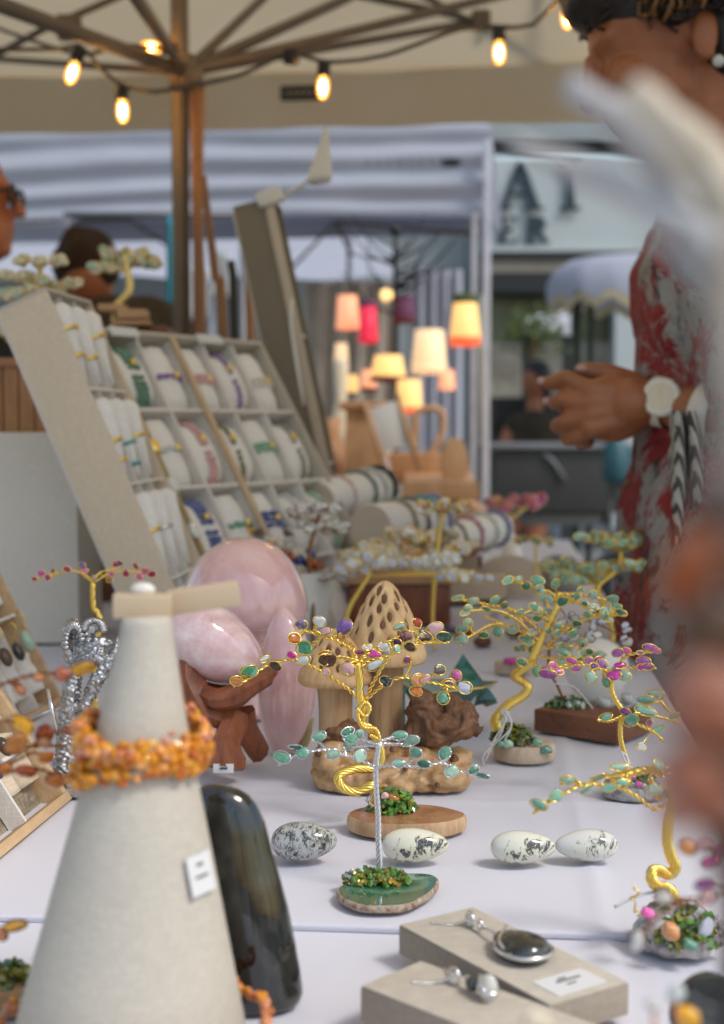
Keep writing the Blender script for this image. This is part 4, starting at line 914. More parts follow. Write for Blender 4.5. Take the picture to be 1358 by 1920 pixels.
B5 = [[(960, 1180), (880, 1210), (760, 1122), (640, 1060), (520, 1046), (400, 1048), (290, 1100), (170, 1165), (72, 1242)], [(980, 930), (850, 930), (700, 970), (550, 1000)], [(960, 1000), (850, 960), (700, 985), (590, 985), (455, 1010)], [(880, 940), (860, 1000), (890, 1060)], [(400, 1048), (360, 1030), (255, 1042)], [(1000, 980), (900, 950), (760, 945), (600, 1000), (640, 1040)], [(700, 975), (720, 1040), (640, 1060)], [(880, 930), (930, 980)], [(850, 1010), (900, 1130), (930, 1150)]]
wire_tree(t5, d5, z6([(935, 680), (915, 610), (860, 570), (790, 560), (740, 500), (750, 425), (820, 430), (890, 455), (945, 395), (905, 300), (875, 170), (880, 0)]) + [(1262, 1500), (1258, 1465)], (.0032, .0030), [z4(b) for b in B5], lv(z4, L5, 3.5926), 'gold', .0011, .02, 11, True, 7, [0, 0, 0, -.004, -.005, -.003, 0, .001, 0, 0, 0, 0, 0, 0])
string_tie(t5, [P(*p, d5 - .004) for p in z6([(820, 590), (740, 610), (650, 630), (590, 650), (420, 735)])], .0009)
m = MB(); m.tube([P(*p, d5 - .005) for p in z6([(595, 545), (590, 590), (640, 600), (600, 640), (560, 650), (600, 690), (590, 780), (620, 760), (640, 800), (610, 810)])], .0005, 5, step=.001); m.build('wire_end', 'gold', t5)

# ---------------------------------------------------------------- eggs
def egg(px, py, w_, h_, ang, mat, label, flip=False):
    b = T(px, py + h_ / 2); d = dep(b) + h_ / 2 / F * dep(b) * .2; k = d / F
    L, r_ = w_ * k / 2, h_ * k / 2; m = MB()
    prof = []
    for i in range(25):
        t = math.pi * i / 24; z = -math.cos(t); rr = math.sin(t) ** .93 * (1 - .17 * z - .04 * z * z)
        prof.append((max(2e-5, rr * r_ * .9), z * L))
    ax = Vector((math.cos(ang), -math.sin(ang) * .4, math.sin(ang) * .25)).normalized()
    if flip: ax = -ax; ax.z = abs(ax.z) * -1
    n_ = Vector((0, 0, 1)); n_ = (n_ - ax * n_.dot(ax)).normalized()
    m.lathe(prof, (0, 0, 0), (ax.cross(n_), n_, ax), 40)
    zmin = min(p.z for p in m.v); ctr = Vector((P(px, py, d).x, P(px, py, d).y, TZ - zmin + .0003)); m.warp(lambda p: p + ctr)
    e = m.build('polished_egg', mat); e.location = ctr
    for v in e.data.vertices: v.co -= ctr
    return tag(e, label, 'stone egg', 'polished stone eggs on the cloth')
egg(570, 1578, 124, 80, .12, 'merlin', 'grey polished egg densely speckled black beside the dark tall stone')
egg(779, 1585, 126, 70, .1, 'opal_a', 'cream polished egg with black fern marks just right of the silver trunk')
egg(981, 1589, 122, 68, .12, 'opal_b', 'whitish polished egg, left one of the touching pair')
egg(1100, 1585, 118, 66, .05, 'opal_c', 'white grey-veined polished egg, right one of the touching pair', True)

# ---------------------------------------------------------------- burl with carved mushrooms
bw = T(738, 1490); dw = dep(bw) + .03; k = dw / F
mu = thing('mushroom_carving', 'carved wooden mushrooms standing on a knotty pale burl', 'wood carving', bw, None)
m = MB()
for (x, y, rx, ry, rz) in ((650, 1455, 62, .03, 42), (720, 1452, 95, .038, 44), (810, 1450, 75, .034, 48), (850, 1440, 36, .025, 36), (625, 1420, 34, .024, 40), (770, 1420, 70, .03, 36)):
    m.ell(P(x, y, dw), rx * k, ry, rz * k, seg=20, rg=14)
bo = fuse(m, 'burl_base', 'burl', mu, .0022, 3)
off = wloc(mu)
def displace(o, fn):
    vs_ = [(v.co.copy(), v.normal.copy()) for v in o.data.vertices]
    o.data.vertices.foreach_set('co', [c for p, n_ in vs_ for c in fn(p, n_)]); o.data.update()
def _burl(p, n_):
    q = p * 45
    dsp = .0055 * noise.fractal(q, 1, 2, 3) + .002 * noise.noise(p * 170)
    hole = noise.noise(p * 85 + Vector((3, 7, 1))); dsp -= .005 * max(0, hole - .42) * 4
    r = p + n_ * dsp; r.z = max(r.z, TZ + .0006 - off.z); return r
displace(bo, _burl)
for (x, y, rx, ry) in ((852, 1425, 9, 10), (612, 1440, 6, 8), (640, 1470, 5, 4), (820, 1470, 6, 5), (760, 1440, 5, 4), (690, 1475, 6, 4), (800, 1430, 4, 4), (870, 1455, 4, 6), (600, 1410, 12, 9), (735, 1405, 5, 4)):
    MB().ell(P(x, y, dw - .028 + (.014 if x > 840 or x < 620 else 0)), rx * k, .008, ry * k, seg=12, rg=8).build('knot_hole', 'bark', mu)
def mushroom(cx, base_y, cap_y, top_y, cap_w, stem_w, dd, ndent, seed):
    d = dw + dd; k = d / F; c0 = P(cx, cap_y, d); H = (cap_y - top_y) * k; W = cap_w * k / 2
    cap = MB(); rows = []; SEG, RG = 96, 60
    prof = []
    for i in range(RG + 1):
        t = i / RG
        if t < .22: rr = lerp(.42, .96, t / .22); z = -.14 + .02 * math.sin(t / .22 * 3)
        elif t < .34: a = (t - .22) / .12; rr = .96 + .04 * math.sin(a * math.pi); z = lerp(-.13, .06, a)
        else:
            a = (t - .34) / .66; a = 1 - (1 - a) ** 1.4; rr = max(.004, (1 - a) ** .55 * .97); z = .06 + .94 * a
        prof.append((rr, z))
    r_ = random.Random(seed); dents = []
    for i in range(ndent):
        dents.append((i * 2.399 + r_.uniform(-.1, .1), .2 + .68 * ((i + .5) / ndent) ** 1.15 + r_.uniform(-.035, .035)))
    for i, (rr, z) in enumerate(prof):
        row = []
        for j in range(SEG):
            t = 2 * math.pi * j / SEG; q = 0
            if z > .1:
                for a, zz in dents:
                    da = (t - a + math.pi) % (2 * math.pi) - math.pi; e = (da * rr / .075) ** 2 + ((z - zz) / .085) ** 2
                    if e < 4: q = max(q, math.exp(-e * e * .6))
            wv = 1 + .03 * noise.noise(Vector((math.cos(t) * 2, math.sin(t) * 2, z * 2 + seed)))
            row.append(c0 + Vector(((rr * wv - .12 * q) * W * math.cos(t), (rr * wv - .12 * q) * W * math.sin(t), z * H)))
        rows.append(row)
    cap.rings(rows, True); co = cap.build('cap', 'capwood', mu)
    for a, zz in dents:      # dark brown ellipsoids set into the dents
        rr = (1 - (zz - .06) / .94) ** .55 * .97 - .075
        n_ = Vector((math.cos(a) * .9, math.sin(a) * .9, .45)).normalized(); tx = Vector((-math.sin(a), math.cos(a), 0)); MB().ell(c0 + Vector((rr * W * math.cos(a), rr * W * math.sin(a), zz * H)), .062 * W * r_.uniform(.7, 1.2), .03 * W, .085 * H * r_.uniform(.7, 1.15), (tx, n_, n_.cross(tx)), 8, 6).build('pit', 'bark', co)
    st = MB(); b0 = P(cx + 2, base_y, d); top = c0 + UPZ * H * .02; rows = []
    for i in range(15):
        t = i / 14; c = b0.lerp(top, t); rr = stem_w * k / 2 * (1 + .14 * (2 * t - 1) ** 2 + .1 * t)
        rows.append([c + Vector((math.cos(a) * rr * (1 + .06 * noise.noise(Vector((math.cos(a) * 2, math.sin(a) * 2, t * 1.2 + seed)))), math.sin(a) * rr, 0)) for a in [2 * math.pi * j / 24 for j in range(24)]])
    st.rings(rows); st.build('stem', 'stemwood', mu)
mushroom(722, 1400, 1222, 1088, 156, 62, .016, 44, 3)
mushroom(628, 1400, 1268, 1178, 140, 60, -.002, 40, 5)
m = MB()
for (x, y, rx, ry, rz) in ((795, 1345, 34, .016, 52), (830, 1362, 58, .022, 30), (868, 1350, 26, .015, 36), (850, 1335, 24, .014, 30), (640, 1372, 34, .014, 30), (628, 1392, 26, .013, 44), (890, 1368, 16, .006, 8), (815, 1375, 60, .02, 24)):
    m.ell(P(x, y, dw - .006), rx * k, ry, rz * k, seg=14, rg=10)
bo = fuse(m, 'bark_knot', 'bark', mu, .0015, 2)
displace(bo, lambda p, n_: p + n_ * (.0042 * noise.fractal(Vector((p.x * 70, p.y * 70, p.z * 160 + noise.noise(p * 50) * 3)), 1, 2, 3)))
mb_ = MB()
# ---------------------------------------------------------------- green glass star
sp = T(835, 1378); ds = dep(sp) + .02; k = ds / F
gs = thing('crystal_star', 'green glass merkaba star with gold rims behind the carved mushrooms', 'crystal', sp, None)
def poly3(vs_, fs, mat, nm, par): 
    m = MB(); m.v = [Vector(v) for v in vs_]; m.f = fs; return m.build(nm, mat, par, False)
def pyr(pts, apex_a, apex_b, mat, nm):
    n_ = len(pts); v_ = list(pts) + [apex_a, apex_b]; f_ = []
    for i in range(n_): f_ += [(i, (i + 1) % n_, n_), ((i + 1) % n_, i, n_ + 1)]
    return poly3(v_, f_, mat, nm, gs)
pyr([P(818, 1312, ds), P(932, 1312, ds), P(868, 1308, ds + .035)], P(868, 1226, ds + .012), P(872, 1330, ds + .01), 'greenglass', 'upper_point')
dish = [P(740, 1270, ds - .004), P(935, 1278, ds + .01), P(905, 1290, ds - .04), P(790, 1302, ds - .045)]
pyr(dish, P(840, 1274, ds - .004), P(822, 1388, ds - .01), 'tealglass', 'lower_point')
pyr([P(893, 1312, ds + .01), P(934, 1318, ds + .01), P(915, 1322, ds + .03)], P(918, 1296, ds + .02), P(912, 1326, ds + .02), 'greenglass', 'side_point')
pyr([P(700, 1330, ds + .01), P(760, 1300, ds + .005), P(760, 1390, ds + .02)], P(735, 1250, ds + .02), P(735, 1385, ds + .02), 'tealglass', 'side_point')
MB().tube(dish + [dish[0]], .0008, 5).build('gold_rim', 'gold', gs)

# ---------------------------------------------------------------- rose quartz group
rq = T(520, 1412); dr = dep(rq); k = dr / F
qs = MB(); c = P(528, 1285, dr); rows = []
for i in range(41):
    t = i / 40; y = lerp(1415, 1138, t); cx = 531 + 8 * math.sin(t * 3) ; hw = 58 * (math.sin(math.pi * min(1, max(.0, t * .97 + .03))) ** .6) * (1.0 - .1 * t)
    ctr = P(cx, y, dr); rows.append([ctr + Vector((math.cos(a) * max(.0002, hw * k), math.sin(a) * max(.0002, hw * k * .8), 0)) for a in [2 * math.pi * j / 36 for j in range(36)]])
qs.rings(rows); tag(qs.build('rose_quartz_flame', 'rose'), 'tall pale pink rose quartz freeform behind the wooden stand', 'crystal')
gw = MB(); gw.tube([T(560, 1412), P(574, 1385, dr), P(581, 1345, dr + .002)], .004, 6, step=.004); tag(gw.build('brass_easel', 'linen_gold'), 'small tan easel foot behind the tall pink freeform', 'easel')
rm = thing('quartz_mushroom', 'large glossy rose quartz mushroom with domed cap', 'crystal', T(460, 1370), None); dm = 1.33; k = dm / F
m = MB(); prof = [(.25, -.16), (.8, -.15), (.95, -.08), (1.0, .06)] + [(max(.003, math.cos(a)), .06 + 1.16 * math.sin(a)) for a in [math.pi / 2 * i / 18 for i in range(1, 19)]]
m.lathe([(r_ * 119 * k, z * 119 * k) for r_, z in prof], P(459, 1152, dm), seg=56); m.build('cap', 'rose', rm)
m = MB(); tp = P(455, 1160, dm); bt = T(460, 1368); m.tube([Vector((tp.x, tp.y, TZ + .001)), Vector((tp.x, tp.y, TZ + .05)), tp], [.034, .024, .026], 28, step=.006); m.build('stem', 'rose', rm)
de = 1.11; k = de / F
eg = MB(); ax = Vector((.86, -.1, -.5)).normalized(); n_ = (UPZ - ax * UPZ.dot(ax)).normalized(); L, r_ = 106 * k, 70 * k; c = P(396, 1207, de)
eg.lathe([(max(3e-5, math.sin(math.pi * i / 36) ** .85 * (1 - .16 * (-math.cos(math.pi * i / 36))) * r_), -math.cos(math.pi * i / 36) * L) for i in range(37)], c, (ax.cross(n_), n_, ax), 52)
tag(eg.build('rose_quartz_egg', 'roseclear'), 'translucent pink rose quartz egg resting on the brown wooden stand', 'crystal')
ws = thing('egg_stand', 'carved reddish brown wooden stand with curved legs holding the pink egg', 'stand', T(425, 1435), None)
dsn = 1.10; k = dsn / F
def limb(pts, rr, nm, flat=.75): return MB().tube([P(x, y, dsn + dd) for x, y, dd in pts], [q * k for q in rr], 8, step=.006, flat=flat).warp(lambda p: p + Vector((noise.noise(p * 55), noise.noise(p * 55 + Vector((7, 0, 0))), noise.noise(p * 55 + Vector((0, 7, 0))))) * .0036 + Vector((noise.noise(p * 190), noise.noise(p * 190 + Vector((3, 0, 0))), 0)) * .0009).build(nm, 'standwood', ws, 'auto')
limb([(515, 1250, .0), (495, 1272, -.008), (455, 1298, -.014), (410, 1312, -.014), (375, 1300, -.008)], [13, 24, 30, 28, 24], 'arm')
limb([(352, 1240, -.004), (358, 1275, -.008), (375, 1320, -.010), (420, 1345, -.004), (445, 1350, .004)], [22, 32, 34, 30, 24], 'arm')
limb([(345, 1240, .02), (400, 1270, .035), (470, 1290, .03), (500, 1262, .02)], [20, 26, 26, 14], 'arm')
limb([(440, 1335, -.004), (432, 1370, -.01), (425, 1405, -.016), (424, 1441, -.02)], [26, 31, 36, 41], 'leg')
limb([(452, 1335, .012), (462, 1370, .02), (480, 1400, .026), (488, 1412, .03)], [24, 26, 26, 24], 'leg')
limb([(385, 1330, .01), (372, 1370, .02), (362, 1412, .028)], [28, 30, 32], 'leg')
pp = MB(); pp.cbox(P(419, 1441, dsn - .034), .016, .001, .007, (Vector((1, 0, 0)), Vector((0, 1, .2)), UPZ)); lbn = pp.build('price_sticker', 'paper', ws, bevel=.0004)
pp = MB(); pp.cbox(P(419, 1441, dsn - .035), .006, .001, .0012); pp.build('print', 'ink', lbn, False)

# ---------------------------------------------------------------- dark freeform stone
dk = T(490, 1900, -.0035); dd_ = dep(dk) + .012; k = dd_ / F; m = MB(); rows = []
for i in range(61):
    t = i / 60; y = lerp(1904.9, 1470.1, t) if t < .8 else lerp(lerp(1904.9, 1470.1, .8), 1470.1, 1 - (1 - (t - .8) / .2) ** 2)
    TAB = ((1470, 396, 402), (1473, 380, 428), (1480, 372, 448), (1492, 366, 467), (1512, 362, 483), (1542, 358, 497), (1600, 352, 512), (1650, 350, 527), (1700, 348, 540), (1760, 346, 553), (1820, 345, 564), (1860, 348, 569), (1885, 356, 561), (1897, 366, 548), (1905, 385, 528))
    for q0, q1 in zip(TAB, TAB[1:]):
        if q0[0] <= y <= q1[0]: f_ = (y - q0[0]) / (q1[0] - q0[0]); xl, xr = lerp(q0[1], q1[1], f_), lerp(q0[2], q1[2], f_)
    cx, hw = (xl + xr) / 2, max(.8, (xr - xl) / 2); ctr = P(cx, y, dd_); ctr.z = max(ctr.z, TZ - .003)
    rows.append([ctr + Vector((math.copysign(abs(math.cos(a)) ** .85, math.cos(a)) * hw * k, math.sin(a) * hw * k * .55, 0)) for a in [2 * math.pi * j / 40 for j in range(40)]])
m.rings(rows); tag(m.build('polished_freeform', 'darkstone'), 'tall dark green-black polished freeform stone beside the white cone', 'stone')

# ---------------------------------------------------------------- the white cone with amber necklace and wooden cross bar
dc = .6; k = dc / F; ct_ = P(284, 1150, dc); cb_ = P(240, 1988, dc); 
cn_ = thing('necklace_cone', 'tall white linen display cone in the left foreground', 'display cone', (cb_.x, cb_.y, TZ - .0035), None)
cbz = Vector((cb_.x, cb_.y, TZ - .003)); tpz = Vector((ct_.x, cb_.y, ct_.z))
m = MB(); rows = []
for q, rr in ((0, 232), (.004, 236), (.25, 186), (.5, 136), (.72, 91), (.78, 80), (.97, 48), (.99, 46), (1.0, 42)):
    c = cbz.lerp(tpz, q); rows.append([c + Vector((math.cos(a) * rr * k, math.sin(a) * rr * k, 0)) for a in [2 * math.pi * j / 56 for j in range(56)]])
m.rings(rows); m.build('cone', 'linen_white', cn_)
lb = MB(); n1 = Vector((.83, -.5, .23)).normalized(); xx = Vector((.5, .83, 0)).normalized(); yy = n1.cross(xx); lp = P(388, 1622, dc - .012)
cz = cbz.lerp(tpz, (lp.z - cbz.z) / (tpz.z - cbz.z)); rad_ = 236 * k * (1 - (lp.z - cbz.z) / (tpz.z - cbz.z)) + 46 * k * (lp.z - cbz.z) / (tpz.z - cbz.z)
lp = cz + Vector((.857, -.515, 0)) * (rad_ + .0006)
lb.cbox(lp, .0155, .0165, .0006, (xx, yy, n1)); po = lb.build('price_label', 'paper', cn_, False)
lb = MB(); lb.cbox(lp + n1 * .0006 - yy * .001, .008, .0008, .0004, (xx, yy, n1)); lb.cbox(lp + n1 * .0006 + yy * .004, .004, .001, .0004, (xx, yy, n1)); lb.build('print', 'ink', po, False)
wb = thing('wooden_crossbar', 'pale wooden bar and block lying across the top of the white cone', 'wooden bar', tpz, None)
m = MB(); m.cbox(P(268, 1136, dc - .004), 108 * k, .014, 42 * k, (Vector((1, .12, -.03)).normalized(), Vector((-.12, 1, 0)).normalized(), UPZ)); m.build('block', 'tancone', wb, bevel=.0008)
m = MB(); m.cbox(P(382, 1121, dc + .012), 138 * k, .012, 44 * k, (Vector((.985, .1, .14)).normalized(), Vector((-.1, 1, 0)).normalized(), Vector((-.14, 0, .985)).normalized())); m.build('bar', 'tancone', wb, bevel=.0008)
m = MB(); m.ell(P(268, 1106, dc), 24 * k, 16 * k, 14 * k); m.build('white_knob', 'stone_white', wb)
def necklace(label, zc, n_str, rr_extra, cnt, seed, mats=('amber', 'amber', 'amberd', 'yel'), tilt=.02, fill=0, size=(.0018, .0031)):
    r_ = random.Random(seed); nk = thing('amber_necklace', label, 'necklace', cbz.lerp(tpz, zc), None)
    for s_ in range(n_str):
        zq = zc + (s_ - (n_str - 1) / 2) * .0165; pts = []
        for j in range(73):
            a = 2 * math.pi * j / 72; q = zq + tilt * math.sin(a + 2 + s_ * .8) + .008 * math.sin(a * 3 + s_); rad = lerp(236, 46, q) * k + rr_extra + .0006 * s_
            pts.append(cbz.lerp(tpz, q) + Vector((math.cos(a), math.sin(a), 0)) * rad)
        MB().tube(pts, .0004, 4).build('thread', 'string', nk)
        if fill:
            for mt_ in ('amber', 'amberd'):
                m = MB()
                for j in range(fill):
                    f = r_.uniform(0, 71.9); i = int(f); c = pts[i].lerp(pts[i + 1], f % 1) + Vector((r_.gauss(0, 1), r_.gauss(0, 1), r_.gauss(0, 1.6))) * .0012; s0 = r_.uniform(.0014, .0024)
                    ax_ = Vector((r_.gauss(0, 1), r_.gauss(0, 1), r_.gauss(0, 1))).normalized(); b1_ = ax_.orthogonal().normalized(); m.ell(c, s0 * 1.3, s0 * .8, s0, (ax_, b1_, ax_.cross(b1_)), 7, 5)
                m.build('small_beads', mt_, nk, True, kind='stuff')
        for j in range(cnt):
            f = (j + r_.uniform(-.3, .3)) / cnt * 72; i = int(f) % 72; c = pts[i].lerp(pts[i + 1], f % 1) + Vector((r_.gauss(0, 1), r_.gauss(0, 1), r_.gauss(0, 1))) * .0009
            q = Quaternion(Vector((r_.gauss(0, 1), r_.gauss(0, 1), r_.gauss(0, 1))).normalized(), r_.uniform(0, 6)); s0 = r_.uniform(*size)
            place(pebble_mesh(r_.randrange(7), r_.choice(mats), True), 'bead', nk, c, q, (s0 * 1.25, s0 * .8, s0))
necklace('orange amber chip necklace wound around the white cone', .72, 6, .0024, 50, 5, fill=45)
necklace('reddish amber chip necklace lying round the foot of the white cone', .105, 2, .010, 60, 9, ('amberd', 'orange', 'amber'), .012)

# ---------------------------------------------------------------- pendant boxes
def gift_box(cn4, h, name, label, ext=0):
    A, B, C, D_ = [T(x, y, h) for x, y in cn4]
    ll = ((C - B) + (D_ - A)) / 2; sh = B - A; ll.z = sh.z = 0
    ld_ = ll.normalized(); sd_ = (sh - ld_ * sh.dot(ld_)).normalized(); Ls, Ss = ll.length + ext, sh.dot(sd_)
    o = A.copy(); o.z = TZ + .0005
    b = thing(name, label, 'jewellery box', o + ld_ * Ls / 2 + sd_ * Ss / 2, 'linen pendant boxes')
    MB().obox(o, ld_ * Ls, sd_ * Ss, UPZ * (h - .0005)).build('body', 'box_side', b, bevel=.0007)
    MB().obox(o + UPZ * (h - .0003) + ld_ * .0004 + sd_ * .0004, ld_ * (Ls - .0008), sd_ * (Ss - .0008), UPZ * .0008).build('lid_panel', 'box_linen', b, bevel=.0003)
    return b, o + UPZ * (h + .0006), ld_, sd_, Ls, Ss
bx, o1, lx, sx_, L_, S_ = gift_box(((748, 1737), (848, 1685), (1125, 1824), (1035, 1885)), .0155, 'pendant_box', 'linen box holding the big dark teardrop pendant')
def onbox(o, lx, sx_, L_, S_, a, b, h=0): return o + lx * (L_ * a) + sx_ * (S_ * b) + UPZ * h
q = lambda a, b, h=0: onbox(o1, lx, sx_, L_, S_, a, b, h)
m = MB(); m.obox(q(.80, .2), lx * (L_ * .16), sx_ * (S_ * .62), UPZ * .0003); po = m.build('price_label', 'paper', bx, False)
m = MB(); m.obox(q(.855, .38, .0004), lx * .0012, sx_ * (S_ * .3), UPZ * .0002); m.obox(q(.835, .44, .0004), lx * .001, sx_ * (S_ * .1), UPZ * .0002); m.obox(q(.89, .44, .0004), lx * .0009, sx_ * (S_ * .12), UPZ * .0002); m.build('print', 'ink', po, False)
def pendant(label, o, lx, sx_, L_, S_, a, b, ln, wd, mat, bail_a, ball=None):
    q = lambda aa, bb, h=0: onbox(o, lx, sx_, L_, S_, aa, bb, h)
    c = q(a, b, .0055); pd = thing('silver_pendant', label, 'pendant', c)
    m = MB(); nrm = UPZ; prof = []
    rows = []
    for i in range(25):
        t = math.pi * i / 24; z = -math.cos(t); w_ = math.sin(t) * (1 + .34 * z) * .9
        rows.append([c + lx * (z * ln / 2) + sx_ * (math.cos(p) * w_ * wd / 2) + UPZ * (math.sin(p) * max(.15, w_) * .0075 * min(1, w_ * 3)) for p in [2 * math.pi * j / 32 for j in range(32)]])
    m.rings(rows); m.build('stone', mat, pd)
    rim = [];
    for i in range(31):
        p = 2 * math.pi * i / 40 - 1.9; z = math.cos(p); w_ = math.sin(p) * (1 + .3 * z) * .93
        rim.append(c + lx * (z * ln / 2 * 1.03) + sx_ * (w_ * wd / 2 * 1.04) - UPZ * .0005)
    m = MB(); m.tube(rim, .0012, 8, step=.0015); m.tube([rim[0], c - lx * (ln * .36) + UPZ * .005 + sx_ * (wd * .1), c - lx * (ln * .1) - sx_ * (wd * .36) + UPZ * .003, c + lx * (ln * .25) - sx_ * (wd * .44)], .0009, 8, step=.0015); m.build('setting', 'silver', pd)
    m = MB(); b0 = q(bail_a, b + .05, .0042)
    for s_, rr, of in ((0, .0042, 0), (1, .0026, .0085)):
        cc = b0 + lx * of; pts = [cc + (lx * math.cos(t) * .8 + UPZ * math.sin(t) * .9) * rr + sx_ * (.0012 * math.sin(t * .5)) for t in [2 * math.pi * j / 18 for j in range(19)]]
        m.tube(pts, .0011 - .0002 * s_, 6)
    pts = [b0 + lx * .012, c - lx * (ln * .48)]; m.tube(pts, .0009, 6)
    m.build('bail', 'silver', pd)
    for sg_ in (0, 1):
        m = MB(); e = q(bail_a - .13, b + (.34 if sg_ else -.22), .0006); m.rope([b0 + sx_ * .001, b0 - lx * .006 + sx_ * (.003 if sg_ else -.004) - UPZ * .003, e.lerp(b0, .4) - UPZ * .0016, e], .0007, 2, step=.0008, pitch=.003); m.build('chain', 'silver', pd)
    return pd
pendant('silver pendant with a large dark grey teardrop stone on linen', o1, lx, sx_, L_, S_, .56, .52, .036, .0262, 'obsid', .2)
bx2, o2, lx2, sx2, L2_, S2_ = gift_box(((676, 1852), (722, 1780), (1040, 1893), (1040, 2000)), .0165, 'pendant_box', 'linen box at the bottom edge holding the small black bead pendant', .012)
pd = pendant('small silver pendant with clear drop and round black bead', o2, lx2, sx2, L2_, S2_, .44, .66, .0115, .0085, 'clear', .26)
m = MB(); m.ell(onbox(o2, lx2, sx2, L2_, S2_, .37, .68, .005), .0036, seg=18, rg=12); m.build('bead', 'obsid', pd)
# ================================================================== trays and displays
def tray(name, label, O, e1, e2, W, H, Th, side, lip, rows, cols, wall=.004, back='trayfelt', divw=.003, sidemat2=None):
    O = Vector(O); e1 = Vector(e1).normalized(); e2 = Vector(e2); e2 = (e2 - e1 * e2.dot(e1)).normalized()
    f = e1.cross(e2).normalized()
    if f.dot(CAM - O) < 0: f = -f
    b = thing(name, label, 'display tray', (O.x, O.y, TZ))
    g_ = lambda a, h, t: O + e1 * a + e2 * h - f * t         # t = depth behind the front
    MB().obox(g_(0, 0, Th), e1 * W, e2 * H, -f * .004).build('back_panel', back, b, False)
    MB().obox(g_(-wall, 0, 0), e1 * wall, e2 * H, -f * Th).build('side_panel', side, b, bevel=.0006)
    MB().obox(g_(W, 0, 0), e1 * wall, e2 * H, -f * Th).build('side_panel', sidemat2 or side, b, bevel=.0006)
    MB().obox(g_(-wall, H, -.0006), e1 * (W + 2 * wall), e2 * wall, -f * Th).build('top_rail', lip, b, bevel=.0006)
    MB().obox(g_(-wall, -wall, -.0006), e1 * (W + 2 * wall), e2 * wall, -f * Th).build('bottom_rail', lip, b, bevel=.0006)
    for r_ in range(1, rows): MB().obox(g_(.0005, H * r_ / rows - divw / 2, .003), e1 * (W - .001), e2 * divw, -f * (Th - .004)).build('shelf', 'trayfelt', b, False)
    for c_ in range(1, cols): MB().obox(g_(W * c_ / cols - divw / 2, .0005, .005), e1 * divw, e2 * (H - .001), -f * (Th - .006)).build('divider', 'trayfelt', b, False)
    return b, g_, e1, e2, f
R4 = random.Random(44)
# tray one: narrow, leaning to the left, linen side towards us, ring cones inside
O = T(398, 1264); dO = dep(O)
H1 = (P(100, 548, dO + .01) - O).length
tr1, g1, a1, c1, f1 = tray('ring_tray', 'tall beige linen tray of white ring cones, leaning left', O, TV, P(100, 548, dO + .01) - O, .165, H1, .062, 'linen', 'linen_white', 4, 3)
for r_ in range(4):
    for c_ in range(3):
        w_, h_ = .165 / 3, H1 / 4; cc = g1((c_ + .5) * w_, (r_ + .5) * h_, .03)
        m = MB(); prof = [(.004, -h_ * .42), (w_ * .22, -h_ * .1), (w_ * .42, h_ * .3), (w_ * .3, h_ * .38), (.002, h_ * .4)]
        m.lathe(prof, cc + f1 * .02, (a1, f1 * .9, c1), 16); m.build('ring_cone', 'pillow', tr1)
rn = ['top', 'second', 'third', 'bottom']
for i, (r_, c_, hh, mt, lb) in enumerate(((3, 0, .62, 'gold', 'thin gold ring on the first cone of the top row'), (3, 0, .35, 'gold', 'lower gold ring on the first cone of the top row'), (3, 1, .35, 'gold', 'gold ring on the middle cone of the top row'), (3, 2, .6, 'gold', 'gold ring on the far cone of the top row'), (2, 0, .45, 'gold', 'gold ring on the first cone of the second row'), (2, 0, .25, 'gold', 'gold ring with dark stone low on the second row'), (2, 1, .42, 'teal', 'turquoise ring on the middle cone of the second row'), (2, 1, .2, 'teal', 'small turquoise ring low on the middle cone of the second row'), (2, 2, .5, 'gold', 'gold ring on the far cone of the second row'), (1, 0, .5, 'gold', 'gold ring on the first cone of the third row'), (1, 1, .5, 'silver', 'silver ring on the middle cone of the third row'))):
    w_, h_ = .165 / 3, H1 / 4; cc = g1((c_ + .5) * w_, (r_ + hh) * h_, .03) + f1 * .02
    t_ = (hh - .5 + .42) / .8; rr = w_ * lerp(.1, .44, min(1, max(.1, t_)))
    m = MB(); m.tube([cc + a1 * rr * math.cos(t) + f1 * (rr * .9 + .001) * math.sin(t) for t in [2 * math.pi * j / 20 for j in range(21)]], .0024, 6); o = m.build('finger_ring', mt); tag(o, lb, 'ring', 'rings on white cones')

# tray two: five columns of bracelet cushions, turned towards us
O = T(476, 1222); dO = dep(O); e1v = Vector((.53, .848, 0))
tl = P(212, 620, dO + .125); H2 = .475
tr2, g2, a2, c2, f2 = tray('bracelet_tray', 'wide compartment tray of bracelets on white cushions', O, e1v, tl - O, .355, H2, .05, 'linen_gold', 'linen_white', 4, 5, .006, divw=.0045, sidemat2='linen_white')
MB().obox(g2(.355 * .4 - .005, 0, -.002), a2 * .010, c2 * H2, -f2 * .006).build('wooden_divider', 'pineshade', tr2, bevel=.0008)
for x in (.015, .2): 
    MB().obox(g2(x, H2 - .006, -.003), a2 * .055, c2 * .014, -f2 * .004).build('row_label', 'paper', tr2, False)
bc = {(3, 0): ('avend', 'dark green', .5, 0), (3, 1): ('ameth', 'purple', .45, 1), (3, 2): ('pink', 'pale pink', .4, 1), (3, 3): ('ameth', 'violet', .5, 0), (3, 4): ('pearl', 'cream', .4, 1), (2, 0): ('milk', 'white', .5, 1), (2, 1): ('pink', 'blush and charcoal', .5, 0), (2, 2): ('olive', 'moss green', .4, 0), (2, 3): ('aven', 'pale green', .5, 1), (2, 4): ('greyb', 'dark grey', .6, 0), (1, 0): ('blue', 'deep blue', .5, 0), (1, 1): ('aven', 'sea green', .5, 1), (1, 2): ('blue', 'lapis blue', .55, 1), (1, 3): ('milk', 'white grey', .5, 0), (1, 4): ('avenp', 'mint', .5, 0), (0, 0): ('milk', 'pale', .6, 0), (0, 1): ('brown', 'tiger brown', .5, 1)}
